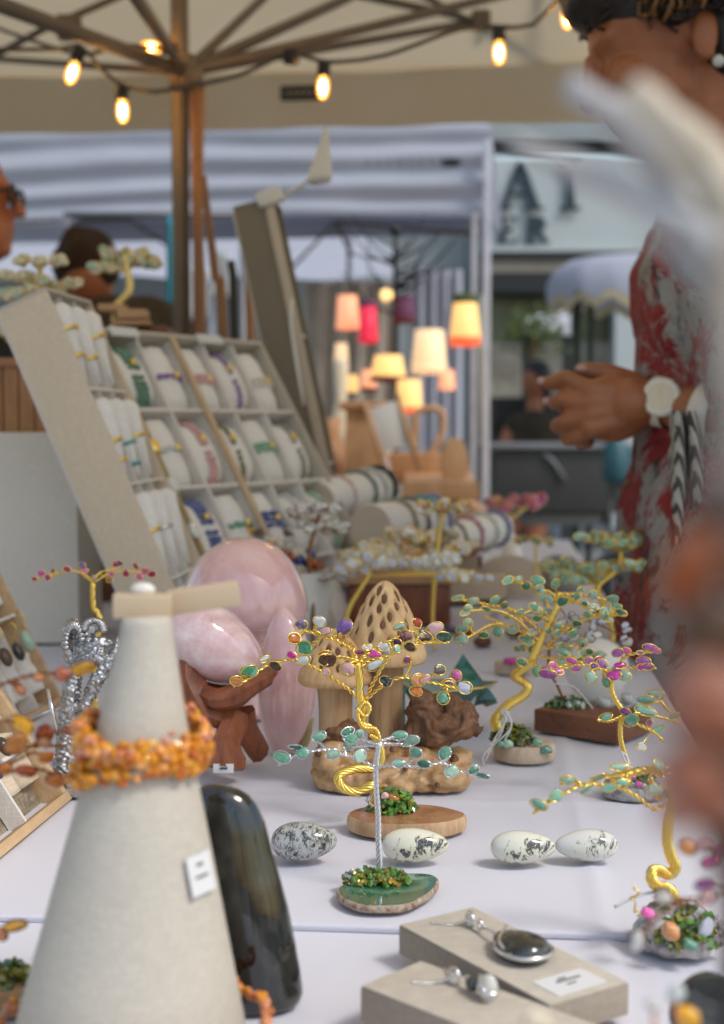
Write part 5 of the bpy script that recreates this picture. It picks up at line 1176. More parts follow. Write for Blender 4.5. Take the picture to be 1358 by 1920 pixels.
cn_names = ['first', 'second', 'third', 'fourth', 'fifth']
for r_ in range(4):
    for c_ in range(5):
        w_, h_ = .355 / 5, H2 / 4; cc = g2((c_ + .5) * w_, (r_ + .5) * h_, .03)
        row = ('bottom', 'third', 'second', 'top')[r_]
        vert = bc.get((r_, c_), (0, 0, .5, 0))[3]
        A = (a2, f2, c2) if vert else (c2, f2, a2); hw, hl = (w_ * .43, h_ * .43) if vert else (h_ * .40, w_ * .43)
        m = MB(); m.rings([[cc + A[0] * (hw * s_ * math.copysign(abs(math.cos(t)) ** .7, math.cos(t))) + A[1] * (.024 * s_ * math.sin(t)) + A[2] * z for t in [2 * math.pi * j / 20 for j in range(20)]] for s_, z in ((.55, -hl), (.85, -hl * .93), (.98, -hl * .6), (1, 0), (.98, hl * .6), (.85, hl * .93), (.55, hl))])
        o = m.build('cushion', 'pillow'); tag(o, f'white bracelet cushion in the {row} row, {cn_names[c_]} column of the compartment tray', 'cushion', 'cushions in the bracelet tray')
        if (r_, c_) in bc:
            mt, cnm, off_, v_ = bc[(r_, c_)]; m = MB(); r5 = random.Random(r_ * 9 + c_)
            nst = (2 if mt in ('avend', 'blue') else 1) if (r_ + c_) % 2 else 0
            for s_ in range(nst + 1):
                for j in range(22):
                    t = math.pi * j / 21; z = (off_ - .5) * hl * 1.2 + (s_ - nst / 2) * .0085 + r5.uniform(-.001, .001)
                    m.ell(cc + A[0] * (hw * 1.03 * math.copysign(abs(math.cos(t)) ** .7, math.cos(t))) + A[1] * (.0255 * math.sin(t)) + A[2] * z, .004 * r5.uniform(.8, 1.2), seg=6, rg=4)
            o = m.build('bead_bracelet', mt); tag(o, f'{cnm} bead bracelet in the {row} row, {cn_names[c_]} column of the compartment tray', 'bracelet', 'bracelets in the compartment tray')
            m = MB(); m.ell(cc + A[0] * (hw * .3) + A[1] * .0275 + A[2] * ((off_ - .5) * hl * 1.2), .0052, seg=8, rg=6); k_ = m.build('gold_bead', 'gold', o)
# jewellery hanging on the golden edge of tray two
m = MB(); 
for k_, (h_, mt) in enumerate(((.62, 'gold'), (.5, 'white'), (.36, 'white'), (.2, 'cream'))):
    o = MB().ell(g2(-.012, H2 * h_, .0) + f2 * .006, .009, .006, .012, (a2, f2, c2), 10, 8).build('hanging_charm', mt); tag(o, ('gold', 'upper white', 'lower white', 'lowest cream')[k_] + ' charm hanging at the golden edge between the two trays', 'charm', 'charms between the trays')
# tall board three, seen almost end on; its shade is put into the linen colour
O = P(668, 1110, 2.3); O.z = TZ + .002; tp = P(520, 388, 2.32)
H3 = (tp - O).length
tr3, g3, a3, c3, f3 = tray('display_board', 'tall linen display case with shade in its colour, leaning behind the bracelet tray', O, TV, tp - O, .09, H3, .066, 'linen_shaded', 'linen_shaded', 3, 2, .006)
MB().obox(g3(-.006, 0, -.003), -a3 * .004, c3 * H3, -f3 * .016).build('front_edge', 'linen_tan', tr3, bevel=.0006)
cl = thing('clip_lamp', 'small white conical clip lamp on a bent wire above the tall board', 'lamp', tp)
MB().tube([P(505, 372, 2.3), P(545, 360, 2.28), P(575, 340, 2.26), P(592, 325, 2.25)], .003, 6, step=.01).build('arm', 'stone_white', cl)
m = MB(); lc = P(600, 335, 2.25); m.lathe([(.019, -.006), (.0195, .004), (.015, .03), (.007, .065), (.0035, .085), (.001, .086)], lc, (Vector((1, 0, .1)).normalized(), Vector((0, 1, 0)), Vector((.12, 0, 1)).normalized()), 20); m.build('shade', 'stone_white', cl)
m = MB(); m.cbox(P(507, 370, 2.27), .045, .03, .025, (Vector((.9, 0, .3)).normalized(), Vector((0, 1, 0)), Vector((-.3, 0, .9)).normalized())); m.build('clamp', 'stone_white', cl, bevel=.004)
MB().tube([P(548, 560, 2.2), P(545, 600, 2.2), P(556, 680, 2.2), P(570, 760, 2.2)], .003, 6, step=.02).build('cable', 'stone_white', cl)

# near left trays with pine frames
OB = T(120, 1502); eB = (T(0, 1600) - OB); eB.z = 0
trB, gB, aB, cB, fB = tray('earring_tray', 'pine-framed earring tray lowest at the left edge', OB + UPZ * .006, eB, P(0, 1222, dep(OB) + .05) - OB, .2, .135, .02, 'pine', 'pine', 3, 3, .007, back='burlap')
OA = T(112, 1318); 
trA, gA, aA, cA, fA = tray('earring_tray', 'pine-framed tray of drop earrings above the lower left tray', OA + UPZ * .006, eB, P(0, 996, dep(OA) + .06) - OA, .24, .19, .024, 'pine', 'pine', 2, 5, .006, back='linen')
for (tr_, gf, aa, ce, ff, W_, rows) in ((trA, gA, aA, cA, fA, .24, (.045, .14)), (trB, gB, aB, cB, fB, .2, (.05, .1))):
    for h_ in rows:
        for c_ in range(5):
            m = MB(); p0 = gf(.012 + c_ * .038, h_, .016); m.tube([p0 - ce * .03, p0, p0 + ff * .006 + ce * .012], [.012, .013, .008], 10, step=.004, flat=.6); m.build('padded_rest', 'pillow' if tr_ is trA else 'linen', tr_)
def earring(gf, a, h, ce, ff, mt, label, ln=.012, n_=1):
    p = gf(a, h, -.002) + ff * .006; e = thing('earring', label, 'earring', p, 'earrings in the left trays')
    MB().tube([p + ce * .018 + ff * .002, p + ce * .02 + ff * .006, p + ce * .012 + ff * .008, p + ce * .004], .0006, 5, step=.002).build('hook', 'gold' if mt != 'black' else 'silver', e)
    for j in range(n_):
        c = p - ce * (ln * .5 + j * ln * 1.0); m = MB(); m.ell(c, ln * .36, ln * .3, ln * .55, (aB, ff, ce), 12, 10); m.build('drop', mt, e)
earring(gA, .03, .075, cA, fA, 'avenp', 'pale green drop earring on gold hook nearest the pine edge', .02)
earring(gA, .062, .068, cA, fA, 'obsid', 'glossy black drop earring in the middle of the left tray', .018)
earring(gA, .095, .068, cA, fA, 'brown', 'dark brown earring at the far left edge of the tray', .018)
earring(gA, .03, .19, cA, fA, 'green', 'green stone strand hanging inside the pine edge', .014, 4)
earring(gA, .06, .2, cA, fA, 'aven', 'second pale green stone strand in the left tray', .014, 4)
earring(gB, .06, .06, cB, fB, 'obsid', 'black drop earring in the lowest left tray', .014)
earring(gB, .09, .05, cB, fB, 'blue', 'dark blue drop earring in the lowest left tray', .014)
# small steel rod stand
k = 1.0 / F; rs = thing('steel_stand', 'thin steel rod stand between the left trays and the silver figurine', 'stand', T(105, 1395))
MB().tube([P(90, 1292, 1.05), P(106, 1370, 1.04), T(112, 1420)], .0016, 8).build('rod', 'silver', rs)
MB().tube([P(60, 1345, 1.06), P(100, 1332, 1.05), P(150, 1322, 1.04)], .0014, 8).build('crosspiece', 'silver', rs)
MB().tube([T(95, 1422), T(125, 1412)], .0022, 8).build('foot', 'silver', rs)

# pewter figurine with ribbed wings
df = 1.05; k = df / F; pf = thing('pewter_figurine', 'silver pewter winged dragon figurine behind the white cone', 'figurine', T(165, 1486))
def fz(x, y, dd=0): return P(110 + x / 3.31 - 110 + 0, 980 + y / 3.31, df + dd)
m = MB()
def fcap(pts, rr):
    for i in range(len(pts) - 1): m.caps(fz(*pts[i]), fz(*pts[i + 1]), rr[i] / 3.31 * k * 1.3, rr[i + 1] / 3.31 * k * 1.3)
fcap([(420, 1560, 0), (425, 1400, 0), (420, 1250, 0), (435, 1120, -.004), (450, 1010, -.006), (470, 900, -.006)], (75, 58, 48, 44, 40, 30))
fcap([(560, 1060, -.008), (600, 980, -.012), (660, 900, -.012), (705, 830, -.01), (728, 760, -.01), (730, 715, -.01)], (34, 32, 28, 22, 17, 6))
fcap([(470, 900, -.006), (540, 850, -.008), (620, 830, -.01), (660, 860, -.012)], (34, 36, 40, 26))
fcap([(520, 790, -.006), (600, 750, -.008), (680, 740, -.008)], (26, 30, 16))
fcap([(520, 720, -.004), (560, 660, -.006), (600, 630, -.006), (645, 640, -.006)], (26, 32, 28, 8))
fcap([(480, 860, -.002), (500, 760, -.002), (490, 660, -.002), (455, 625, -.002), (425, 670, -.002), (415, 760, -.002), (430, 850, -.002)], (20, 22, 24, 26, 26, 24, 20))
fcap([(440, 1180, 0), (520, 1150, -.01), (560, 1060, -.008)], (30, 26, 26))
bo = fuse(m, 'body', 'pewter', pf, .0011, 2)
displace(bo, lambda p, n_: p + n_ * (.0005 * math.sin(p.z * 1700 + p.x * 900 + 3 * noise.noise(p * 300)) + .0022 * noise.noise(p * 380) + .0008 * noise.noise(p * 900)))
for (cx, cy, w_, h_, a0, a1_) in ((462, 745, 62, 135, .2, 3.4), (585, 665, 74, 72, 0, 3.0)):
    for i in range(13):
        a = lerp(a0, a1_, i / 12); p0 = fz(cx + .5 * w_ * math.cos(a), cy - .6 * h_ * math.sin(a), -.010); p1 = fz(cx + w_ * 1.05 * math.cos(a), cy - h_ * 1.0 * math.sin(a), -.009)
        MB().tube([p0, p0.lerp(p1, .5) + Vector((0, -.003, 0)), p1], [.0012, .0026, .0014], 6, step=.002).build('feather', 'pewter', pf)
MB().cbox(T(140, 1484) + UPZ * .004, .05, .04, .007).build('base', 'pewter', pf, bevel=.001)

# ruby stone tree behind the figurine
b = T(185, 1385); d = dep(b); rb = thing('gem_tree', 'small gold wire tree with ruby pink stones above the silver figurine', 'gem tree', b, 'wire gem trees')
zr = zm(0, 980, 3.31)
Lr = [(215, 348, 40, 26, 'ruby'), (258, 312, 46, 32, 'mag'), (300, 340, 34, 38, 'ruby'), (330, 300, 34, 26, 'ruby'), (415, 288, 52, 36, 'ruby'), (510, 268, 48, 42, 'ameth'), (525, 302, 52, 28, 'hot'), (720, 255, 40, 40, 'mag'), (695, 316, 36, 30, 'hot'), (782, 316, 40, 40, 'ruby'), (845, 270, 42, 38, 'ruby'), (865, 335, 42, 40, 'mag'), (902, 298, 42, 38, 'hot'), (943, 320, 52, 38, 'ruby'), (680, 355, 46, 34, 'peach'), (745, 250, 36, 30, 'ameth'), (585, 340, 30, 26, 'pink')]
Br = [[(575, 380), (540, 330), (460, 300), (380, 312), (300, 325), (210, 352)], [(575, 370), (620, 310), (700, 290), (760, 270)], [(585, 370), (650, 330), (700, 310), (790, 300), (870, 310), (950, 330)], [(575, 370), (510, 320), (515, 280)], [(380, 312), (300, 345)], [(590, 370), (660, 320), (720, 265)], [(620, 320), (680, 350)]]
wire_tree(rb, d, zr([(590, 1340), (585, 900), (620, 590), (585, 540), (575, 450), (578, 370)]), (.0034, .0026), [zr(x) for x in Br], lv(zr, Lr, 3.31), 'gold', .0011, .03, 21, False, 4)
slab(rb, b, .028, .022, .012, 'slabpale', 'slabpale', 14)

# plinth, planter, and the two pale gold trees at the back left
pl_ = T(60, 1216); pt = MB(); pt.obox(Vector((P(-120, 900, 1.75).x, 1.75, TZ + .001)), Vector((P(145, 900, 1.75).x - P(-120, 900, 1.75).x, 0, 0)), Vector((0, .16, 0)), UPZ * (P(0, 812, 1.75).z - TZ))
pz = P(0, 812, 1.75).z
tag(pt.build('display_plinth', 'linen_pale', bevel=.004), 'plain beige linen plinth standing behind the left trays', 'plinth')
wbx = thing('wooden_planter', 'brown slatted wooden box standing on the beige plinth', 'wooden box', (P(20, 800, 1.82).x, 1.82, pz))
x0, x1 = P(-110, 700, 1.8).x, P(96, 700, 1.8).x; zt = P(0, 690, 1.8).z
for i in range(7): MB().obox(Vector((lerp(x0, x1, i / 7) + .0008, 1.8, pz + .001)), Vector(((x1 - x0) / 7 - .0016, 0, 0)), Vector((0, .1, 0)), UPZ * (zt - pz)).build('slat', 'midwood', wbx, bevel=.001)
MB().obox(Vector((x0 - .003, 1.796, zt + .001)), Vector((x1 - x0 + .006, 0, 0)), Vector((0, .108, 0)), UPZ * .012).build('rim', 'midwood', wbx, bevel=.001)
bonsai('gem_tree', 'bushy gold wire tree with cream stones on the wooden box, far left', 'wire gem trees', 1.86, (72, 690), [(75, 492, 62, 6), (40, 520, 60, 12), (110, 535, 60, 12), (20, 545, 50, 10), (20, 630, 30, 14), (15, 610, 30, 12)], ('cream', 'avenp', 'cream', 'cream'), 'goldpale', .004, (17, 12), 62, 31, ((74, 600),), br=.0013)
cr_ = MB(); cr_.cbox((P(225, 800, 2.2).x, 2.25, (TZ + P(0, 612, 2.2).z) / 2), .16, .14, P(0, 612, 2.2).z - TZ - .002); tag(cr_.build('storage_crate', 'walnut', bevel=.003), 'dark wooden crate behind the bracelet tray carrying a gold tree', 'crate')
t_ = bonsai('gem_tree', 'gold wire tree with mint stones standing behind the bracelet tray', 'wire gem trees', 2.17, (215, 612), [(235, 472, 60, 6), (200, 500, 45, 8), (270, 488, 40, 8), (245, 490, 65, 6)], ('cream', 'avenp', 'cream', 'aven'), 'goldpale', .006, (17, 12), 60, 33, ((218, 575), (242, 545), (240, 510)), br=.0014)
for (x, y, w_, h_) in ((212, 578, 50, 14), (250, 590, 55, 18), (248, 606, 70, 8)): MB().cbox(P(x, y, 2.15), w_ / F * 2.15, .04, h_ / F * 2.15).build('bark_shelf', 'rawwood', t_, bevel=.003)

# ---------------------------------------------------------------- rolls of bracelets
def roll(label, c0, d0, c1, d1, rpx, bands, seed):
    a, b = P(*c0, d0), P(*c1, d1); t = (b - a).normalized(); n_ = (UPZ - t * UPZ.dot(t)).normalized(); s_ = t.cross(n_); r_ = rpx / F * d0; L = (b - a).length
    o = thing('bracelet_roll', label, 'bracelet stand', (a.lerp(b, .5).x, a.lerp(b, .5).y, TZ))
    MB().lathe([(r_ * .97, .001), (r_, .004), (r_, L)], a, (n_, s_, t), 36).build('roll', 'pillow', o)
    MB().lathe([(r_ * .965, -.001), (r_ * .965, .0005)], a, (n_, s_, t), 36).build('end_disc', 'linen_tan', o, False)
    md = a.lerp(b, .5); MB().cbox((md.x, md.y, (TZ + md.z - r_ * .9) / 2), .03, .03, md.z - r_ * .9 - TZ - .002).build('post', 'linen_tan', o, False)
    MB().cbox((md.x, md.y, TZ + .006), .12, .09, .01).build('base', 'linen_tan', o, False)
    r5 = random.Random(seed)
    for f, mt, wpx, lb in bands:
        m = MB(); c = a.lerp(b, f)
        for j in range(30):
            an = 2 * math.pi * j / 30; m.ell(c + (n_ * math.cos(an) + s_ * math.sin(an)) * (r_ + .002) + t * r5.uniform(-.001, .001), wpx * r5.uniform(.8, 1.2), seg=6, rg=4)
        q = m.build('bead_bracelet', mt); tag(q, lb, 'bracelet', 'bracelets on the linen rolls')
roll('upper bracelet roll with beige end above the white-leaf tree', (592, 942), 2.05, (712, 914), 2.3, 40, ((.62, 'greend', .005, 'dark green bracelet on the upper roll'), (.8, 'milk', .005, 'white bracelet on the upper roll'), (.95, 'black', .006, 'black bracelet at the far end of the upper roll'), (.3, 'pink', .003, 'thin blush bracelet on the upper roll')), 3)
roll('lower bracelet roll with beige end facing us', (694, 990), 1.93, (815, 972), 2.15, 45, ((.35, 'olive', .005, 'moss green bracelet on the lower roll'), (.55, 'black', .004, 'thin black bracelet on the lower roll'), (.75, 'teal', .005, 'blue green bracelet on the lower roll'), (.92, 'blue', .006, 'dark blue bracelet at the far end of the lower roll')), 4)
roll('small far bracelet roll beside the pearl tree', (815, 1018), 2.1, (935, 990), 2.4, 34, ((.2, 'greyb', .004, 'grey bracelet on the small far roll'), (.45, 'ruby', .004, 'wine red bracelet on the small far roll'), (.7, 'milk', .005, 'milky bracelet on the small far roll'), (.9, 'blue', .005, 'navy bracelet on the small far roll')), 5)
lt = MB(); a = P(550, 950, 2.2); lt.hexa([P(548, 1100, 2.12), P(665, 1100, 2.12), P(665, 1095, 2.2), P(548, 1095, 2.2), P(548, 945, 2.2), P(640, 958, 2.2), P(640, 955, 2.22), P(548, 942, 2.22)]); tag(lt.build('linen_easel', 'linen_tan', bevel=.002), 'tan linen panel behind the white-leaf tree', 'easel')
pc_ = MB(); pc_.ell(P(603, 1108, 1.95), 42 / F * 1.95, .02, 44 / F * 1.95, (Vector((.9, 0, -.45)).normalized(), Vector((0, 1, 0)), Vector((.45, 0, .9)).normalized()), 20, 14); tag(pc_.build('white_pebble', 'stone_white'), 'smooth white pebble cushion right of the pink mushroom', 'pebble')
bonsai('gem_tree', 'copper wire tree with white stones above the pink mushroom', 'wire gem trees', 1.72, (588, 1218), [(600, 954, 50, 5), (640, 990, 30, 10), (575, 985, 38, 4), (552, 970, 20, 14), (640, 1080, 35, 14)], ('white', 'white', 'pearl'), 'copper', .0026, (22, 14), 34, 41, ((585, 1110), (580, 1040)))
# busy little stones at the tree's foot and beyond
for (x, y, d, n_, mts, rx, lb, sd_) in ((565, 1050, 1.75, 16, ('amberd', 'brown', 'carn', 'blue'), 34, 'brown and blue tumbled stones in a small heap by the pink mushroom', 1), (505, 1010, 1.85, 14, ('milk', 'yel', 'pearl', 'greyb'), 40, 'cream and yellow tumbled stones below the bracelet tray', 2)):
    hp = thing('stone_bowl', lb, 'bowl', T(x, 800 + 720 / d)); r5 = random.Random(sd_)
    MB().lathe([(.02, .001), (.03, .002), (.045, P(x, y + 20, d).z - TZ), (.042, P(x, y + 20, d).z - TZ)], (P(x, y, d).x, P(x, y, d).y, TZ), seg=20).build('bowl', 'stone_white', hp)
    for j in range(n_): place(pebble_mesh(j % 7, mts[j % len(mts)], False), 'stone', hp, P(x + r5.uniform(-rx, rx), y + r5.uniform(-14, 16), d + r5.uniform(-.02, .02)), Quaternion((0, 1, 0), r5.uniform(-1, 1)), (.009, .006, .006))
# pearl trees
bonsai('gem_tree', 'gold wire tree with pearl clusters in two tiers over the brown box', 'wire gem trees', 1.72, (815, 1218), [(830, 955, 60, 10), (790, 1005, 80, 10), (700, 1025, 60, 8), (850, 1030, 60, 10), (770, 1038, 90, 6)], ('pearl', 'cream', 'pearl', 'peach', 'milk'), 'gold', .0028, (20, 16), 46, 51, ((812, 1150), (818, 1050)), br=.0013)
bonsai('gem_tree', 'low gold wire tree with clear white stones beside the carved mushroom', 'wire gem trees', 1.66, (650, 1233), [(770, 1052, 110, 8), (690, 1045, 60, 8), (900, 1075, 30, 20), (660, 1060, 40, 12)], ('milk', 'white', 'lav'), 'gold', .0028, (23, 16), 44, 52, ((652, 1150), (690, 1080)), br=.0013)
bonsai('gem_tree', 'gold wire tree with pink and violet stones farthest along the table', 'wire gem trees', 2.7, (950, 1066), [(965, 940, 55, 10), (930, 945, 30, 8), (1000, 935, 22, 8)], ('hot', 'mag', 'orchid', 'peach'), 'goldpale', .003, (17, 14), 44, 53, ((948, 990),), br=.0014)
bonsai('gem_tree', 'small fan-shaped gold wire tree with tiny green stones', 'wire gem trees', 2.2, (1008, 1127), [(1005, 1012, 46, 7)], ('aven', 'cream', 'avenp'), 'gold', .0022, (14, 9), 30, 54, ((1006, 1060),), br=.0016)
t_ = bonsai('gem_tree', 'tiered gold wire tree with green stones beside the red dress', 'wire gem trees', 1.62, (1142, 1242), [(1110, 1012, 45, 8), (1165, 1005, 50, 9), (1190, 1020, 38, 6), (1060, 1062, 50, 9), (1130, 1068, 40, 10), (1080, 1080, 60, 7), (1180, 1060, 30, 6)], ('aven', 'avenp', 'avenp', 'aven'), 'gold', .0034, (20, 13), 40, 55, ((1150, 1190), (1135, 1140), (1122, 1100), (1160, 1065)), br=.0015)
# tan box with brown body, ovals, crystals in the back
wbk = thing('wooden_box', 'reddish brown wooden box with tan lid behind the big mushroom', 'wooden box', T(750, 1180))
d = 1.93; MB().hexa([P(655, 1170, d), P(845, 1170, d), P(845, 1160, d + .12), P(655, 1160, d + .12), P(655, 1098, d), P(845, 1098, d), P(845, 1095, d + .12), P(655, 1095, d + .12)]).build('body', 'standwood', wbk, bevel=.001)
MB().hexa([P(648, 1096, d - .004), P(852, 1096, d - .004), P(852, 1092, d + .125), P(648, 1092, d + .125), P(648, 1072, d - .004), P(852, 1072, d - .004), P(852, 1068, d + .125), P(648, 1068, d + .125)]).build('lid', 'rawwood', wbk, bevel=.001)
d = 2.25; ov = MB(); A = (Vector((1, 0, 0)), Vector((0, .25, .97)).normalized(), Vector((0, -.97, .25)).normalized())
ov.prism([(62 / F * d * math.cos(t), 44 / F * d * max(-.75, math.sin(t))) for t in [2 * math.pi * j / 40 for j in range(40)]], P(955, 1086, d), A, .012); tag(ov.build('oval_display', 'linen_tan', bevel=.001), 'beige oval linen display pad behind the big green tree', 'display pad')
ov = MB(); ov.hexa([P(830, 1130, 2.15), P(950, 1122, 2.15), P(950, 1118, 2.22), P(830, 1124, 2.22), P(830, 1085, 2.15), P(950, 1078, 2.15), P(950, 1076, 2.22), P(830, 1080, 2.22)]); tag(ov.build('linen_block', 'linen', bevel=.002), 'low pale linen block right of the brown box', 'display block')
ov = MB(); ov.hexa([P(850, 1075, 2.3), P(905, 1072, 2.3), P(905, 1070, 2.4), P(850, 1072, 2.4), P(850, 1045, 2.3), P(905, 1042, 2.3), P(905, 1040, 2.4), P(850, 1044, 2.4)]); tag(ov.build('wooden_block', 'walnut', bevel=.002), 'dark brown wooden block behind the pale linen block', 'wooden block')
for i, (x, y, w_, h_, d) in enumerate(((960, 1030, 46, 60, 2.6), (905, 1000, 60, 50, 2.7))):
    m = MB(); m.lathe([(w_ / F * d / 2, 0), (w_ / F * d / 2 * .96, .01), (w_ / F * d / 2 * .6, h_ / F * d * .8), (.004, h_ / F * d)], Vector((P(x, y, d).x, P(x, y, d).y, P(x, y + h_ / 2, d).z)), seg=20); tag(m.build('ring_cone_display', 'pillow'), ('white rounded cone display under the pink far tree', 'white rounded cone display left of the pink far tree')[i], 'display cone')
cp = thing('crystal_cluster', 'dark grey crystal cluster behind the fan-shaped tree', 'crystal', T(1055, 1115))
MB().ell(P(1052, 1085, 2.35), 46 / F * 2.35, .03, 36 / F * 2.35).warp(lambda p: p + Vector((noise.noise(p * 70), 0, noise.noise(p * 80))) * .006).build('matrix', 'greystone', cp)
chips('points', cp, P(1052, 1075, 2.35), .042, .03, .03, 120, .008, 'chip_quartz', 61); chips('dark_points', cp, P(1052, 1075, 2.35), .042, .03, .028, 90, .008, 'amethd', 62)
# white dolphin-like stone curve left of the oval
# walnut block with clear quartz tree
A, B, C = T(1001, 1372), T(1157, 1398), T(1219, 1374); ex = (B - A); exn = ex.normalized(); ey = Vector((-exn.y, exn.x, 0)); wid = max(.04, (C - B).dot(ey)); hb = 42 / F * dep(A)
qt = thing('gem_tree', 'dark wire tree with clear quartz leaves on a walnut block', 'gem tree', A, 'wire gem trees')
MB().obox(A + UPZ * .0006, ex, ey * wid, UPZ * hb).build('block', 'walnut', qt, bevel=.0015)
cc = P(1064, 1322, dep(A) + .01); cc.z = TZ + hb
chips('green_chips', qt, cc, .02, .012, .01, 80, .003, 'chip_green', 71); chips('dark_chips', qt, cc, .02, .012, .01, 90, .003, 'chip_dark', 72); chips('clear_chips', qt, cc + Vector((.006, -.004, 0)), .012, .01, .009, 26, .0042, 'chip_clear', 73)
dq = dep(cc)
for (x, y, w_, h_) in ((1134, 1318, 36, 28), (1176, 1310, 30, 26), (1195, 1325, 24, 20), (1150, 1330, 20, 14)): place(pebble_mesh(int(x) % 7, 'chip_clear'), 'stone', qt, P(x, y, dq), Quaternion((0, 1, 0), .3), (w_ * dq / F / 2, w_ * dq / F / 3, h_ * dq / F / 2))
rq_ = random.Random(5); Lq = []; Bq = [[(1030, 1215), (1050, 1190), (1090, 1165), (1120, 1170), (1180, 1200)], [(1030, 1215), (1000, 1180), (990, 1150)], [(1030, 1215), (1060, 1160), (1040, 1130)], [(1090, 1165), (1130, 1150), (1175, 1180)], [(1030, 1215), (1070, 1200), (1110, 1195)]]
for b_ in Bq:
    for (x, y) in b_[1:]:
        for j in range(3): Lq.append((x + rq_.uniform(-12, 12), y + rq_.uniform(-9, 9), rq_.uniform(14, 22), rq_.uniform(10, 16), rq_.choice(('chip_clear', 'lav', 'clear', 'chip_clear'))))
wire_tree(qt, dq, [(1062, 1322), (1045, 1285), (1030, 1255), (1030, 1215)], .0016, Bq, Lq, 'copper', .0009, .03, 13, False, 4)
string_tie(qt, [P(x, y, dq - .01) for x, y in ((1040, 1282), (1075, 1288), (1105, 1320), (1120, 1336), (1170, 1340))], .0009)
ws_ = MB(); p = P(1120, 1285, 1.4); ws_.ell(Vector((p.x, p.y, TZ + .0325)), 60 / F * 1.4, .032, .0322, seg=28, rg=18); tag(ws_.build('white_sphere', 'stone_white'), 'pale cream polished stone ball behind the walnut block', 'sphere')
# small things on the cloth
for i, (x, y, lb) in enumerate(((905, 1212, 'tiny brown stone base between the mushroom and the green tree'), (870, 1195, 'tiny brown stone base nearest the big mushroom'), (965, 1195, 'tiny brown stone base behind the twisted gold trunk'))):
    b = T(x, y); m = MB(); m.ell(b + UPZ * .006, .012, .009, .0075, seg=12, rg=8); m.warp(lambda p: Vector((p.x, p.y, max(p.z, TZ + .0005)))); tag(m.build('small_stone', ('walnut', 'standwood', 'brown')[i]), lb, 'stone', 'small stones along the cloth')
sp_ = thing('stone_specimen', 'small wood slice with a hot pink stone left of the twisted gold trunk', 'stone slice', T(960, 1262))
slab(sp_, T(960, 1262), .02, .015, .013, 'slabpale', 'slabpale', 19); place(pebble_mesh(3, 'mag'), 'stone', sp_, T(957, 1240, .018), Quaternion((0, 1, 0), 0), (.009, .006, .005)); chips('green_chips', sp_, T(965, 1246, .013), .012, .01, .006, 30, .003, 'chip_dark', 77)
rr_ = random.Random(77)
for i, (x, y, mt, lb) in enumerate(((745, 1185, 'avend', 'tiny dark green stone under the brown box'), (770, 1180, 'olive', 'tiny olive stone under the brown box'), (800, 1186, 'pearl', 'tiny cream stone under the brown box'), (845, 1182, 'amethd', 'tiny violet stone right of the brown box'), (600, 1150, 'olive', 'tiny olive stone right of the pink mushroom'), (930, 1150, 'lav', 'tiny lavender stone behind the big green tree'), (985, 1165, 'pink', 'tiny pink stone behind the big green tree'))):
    o = place(pebble_mesh(i, mt), 'tumbled_stone', None, (0, 0, 0), Quaternion(), (.011, .009, .007)) if False else None
    o = bpy.data.objects.new('tumbled_stone', pebble_mesh(i, mt)); col.objects.link(o); o.scale = (.011, .009, .007); o.location = T(x, y, .0068); tag(o, lb, 'stone', 'small stones along the cloth')
# ---------------------------------------------------------------- amber tree, left foreground
da = .62; at = thing('gem_tree', 'copper wire tree with amber leaves entering from the left edge', 'gem tree', P(-70, 1960, da), 'wire gem trees')
La = [(155, 1252, 52, 24, 'yel'), (118, 1264, 30, 24, 'carn'), (72, 1270, 18, 14, 'orange'), (36, 1291, 32, 26, 'orange'), (38, 1358, 52, 30, 'yel'), (28, 1397, 46, 40, 'peach'), (84, 1376, 32, 34, 'carn'), (82, 1392, 28, 26, 'peach'), (88, 1420, 28, 22, 'orange'), (50, 1446, 38, 26, 'carn'), (104, 1462, 36, 34, 'orange'), (130, 1370, 30, 14, 'carn'), (10, 1440, 26, 18, 'orange'), (28, 1736, 46, 26, 'yel'), (2, 1752, 26, 28, 'orange')]
Ba = [[(-60, 1320), (0, 1285), (60, 1266), (110, 1262), (170, 1252)], [(-60, 1360), (10, 1352), (55, 1358)], [(-60, 1425), (0, 1405), (60, 1400), (130, 1398)], [(-60, 1450), (20, 1430), (60, 1412), (92, 1420)], [(-60, 1475), (0, 1455), (60, 1440), (120, 1460)], [(20, 1280), (40, 1292)], [(60, 1400), (90, 1375), (135, 1372)], [(-70, 1780), (-10, 1752), (40, 1740)]]
wire_tree(at, da, [(-70, 1960), (-80, 1800), (-60, 1600), (-75, 1450), (-60, 1300)], (.004, .003), Ba, [(x, y, w_, h_, m_) for x, y, w_, h_, m_ in La], 'copper', .0009, .02, 17, True, 5)
slab(at, T(-30, 1885, -.0035) , .03, .022, .012, 'slabwood', 'slabwood', 23)
chips('green_chips', at, T(-5, 1840, .009), .018, .012, .01, 60, .0032, 'chip_olive', 81); chips('dark_chips', at, T(-5, 1840, .009), .018, .012, .01, 40, .0032, 'chip_dark', 82)
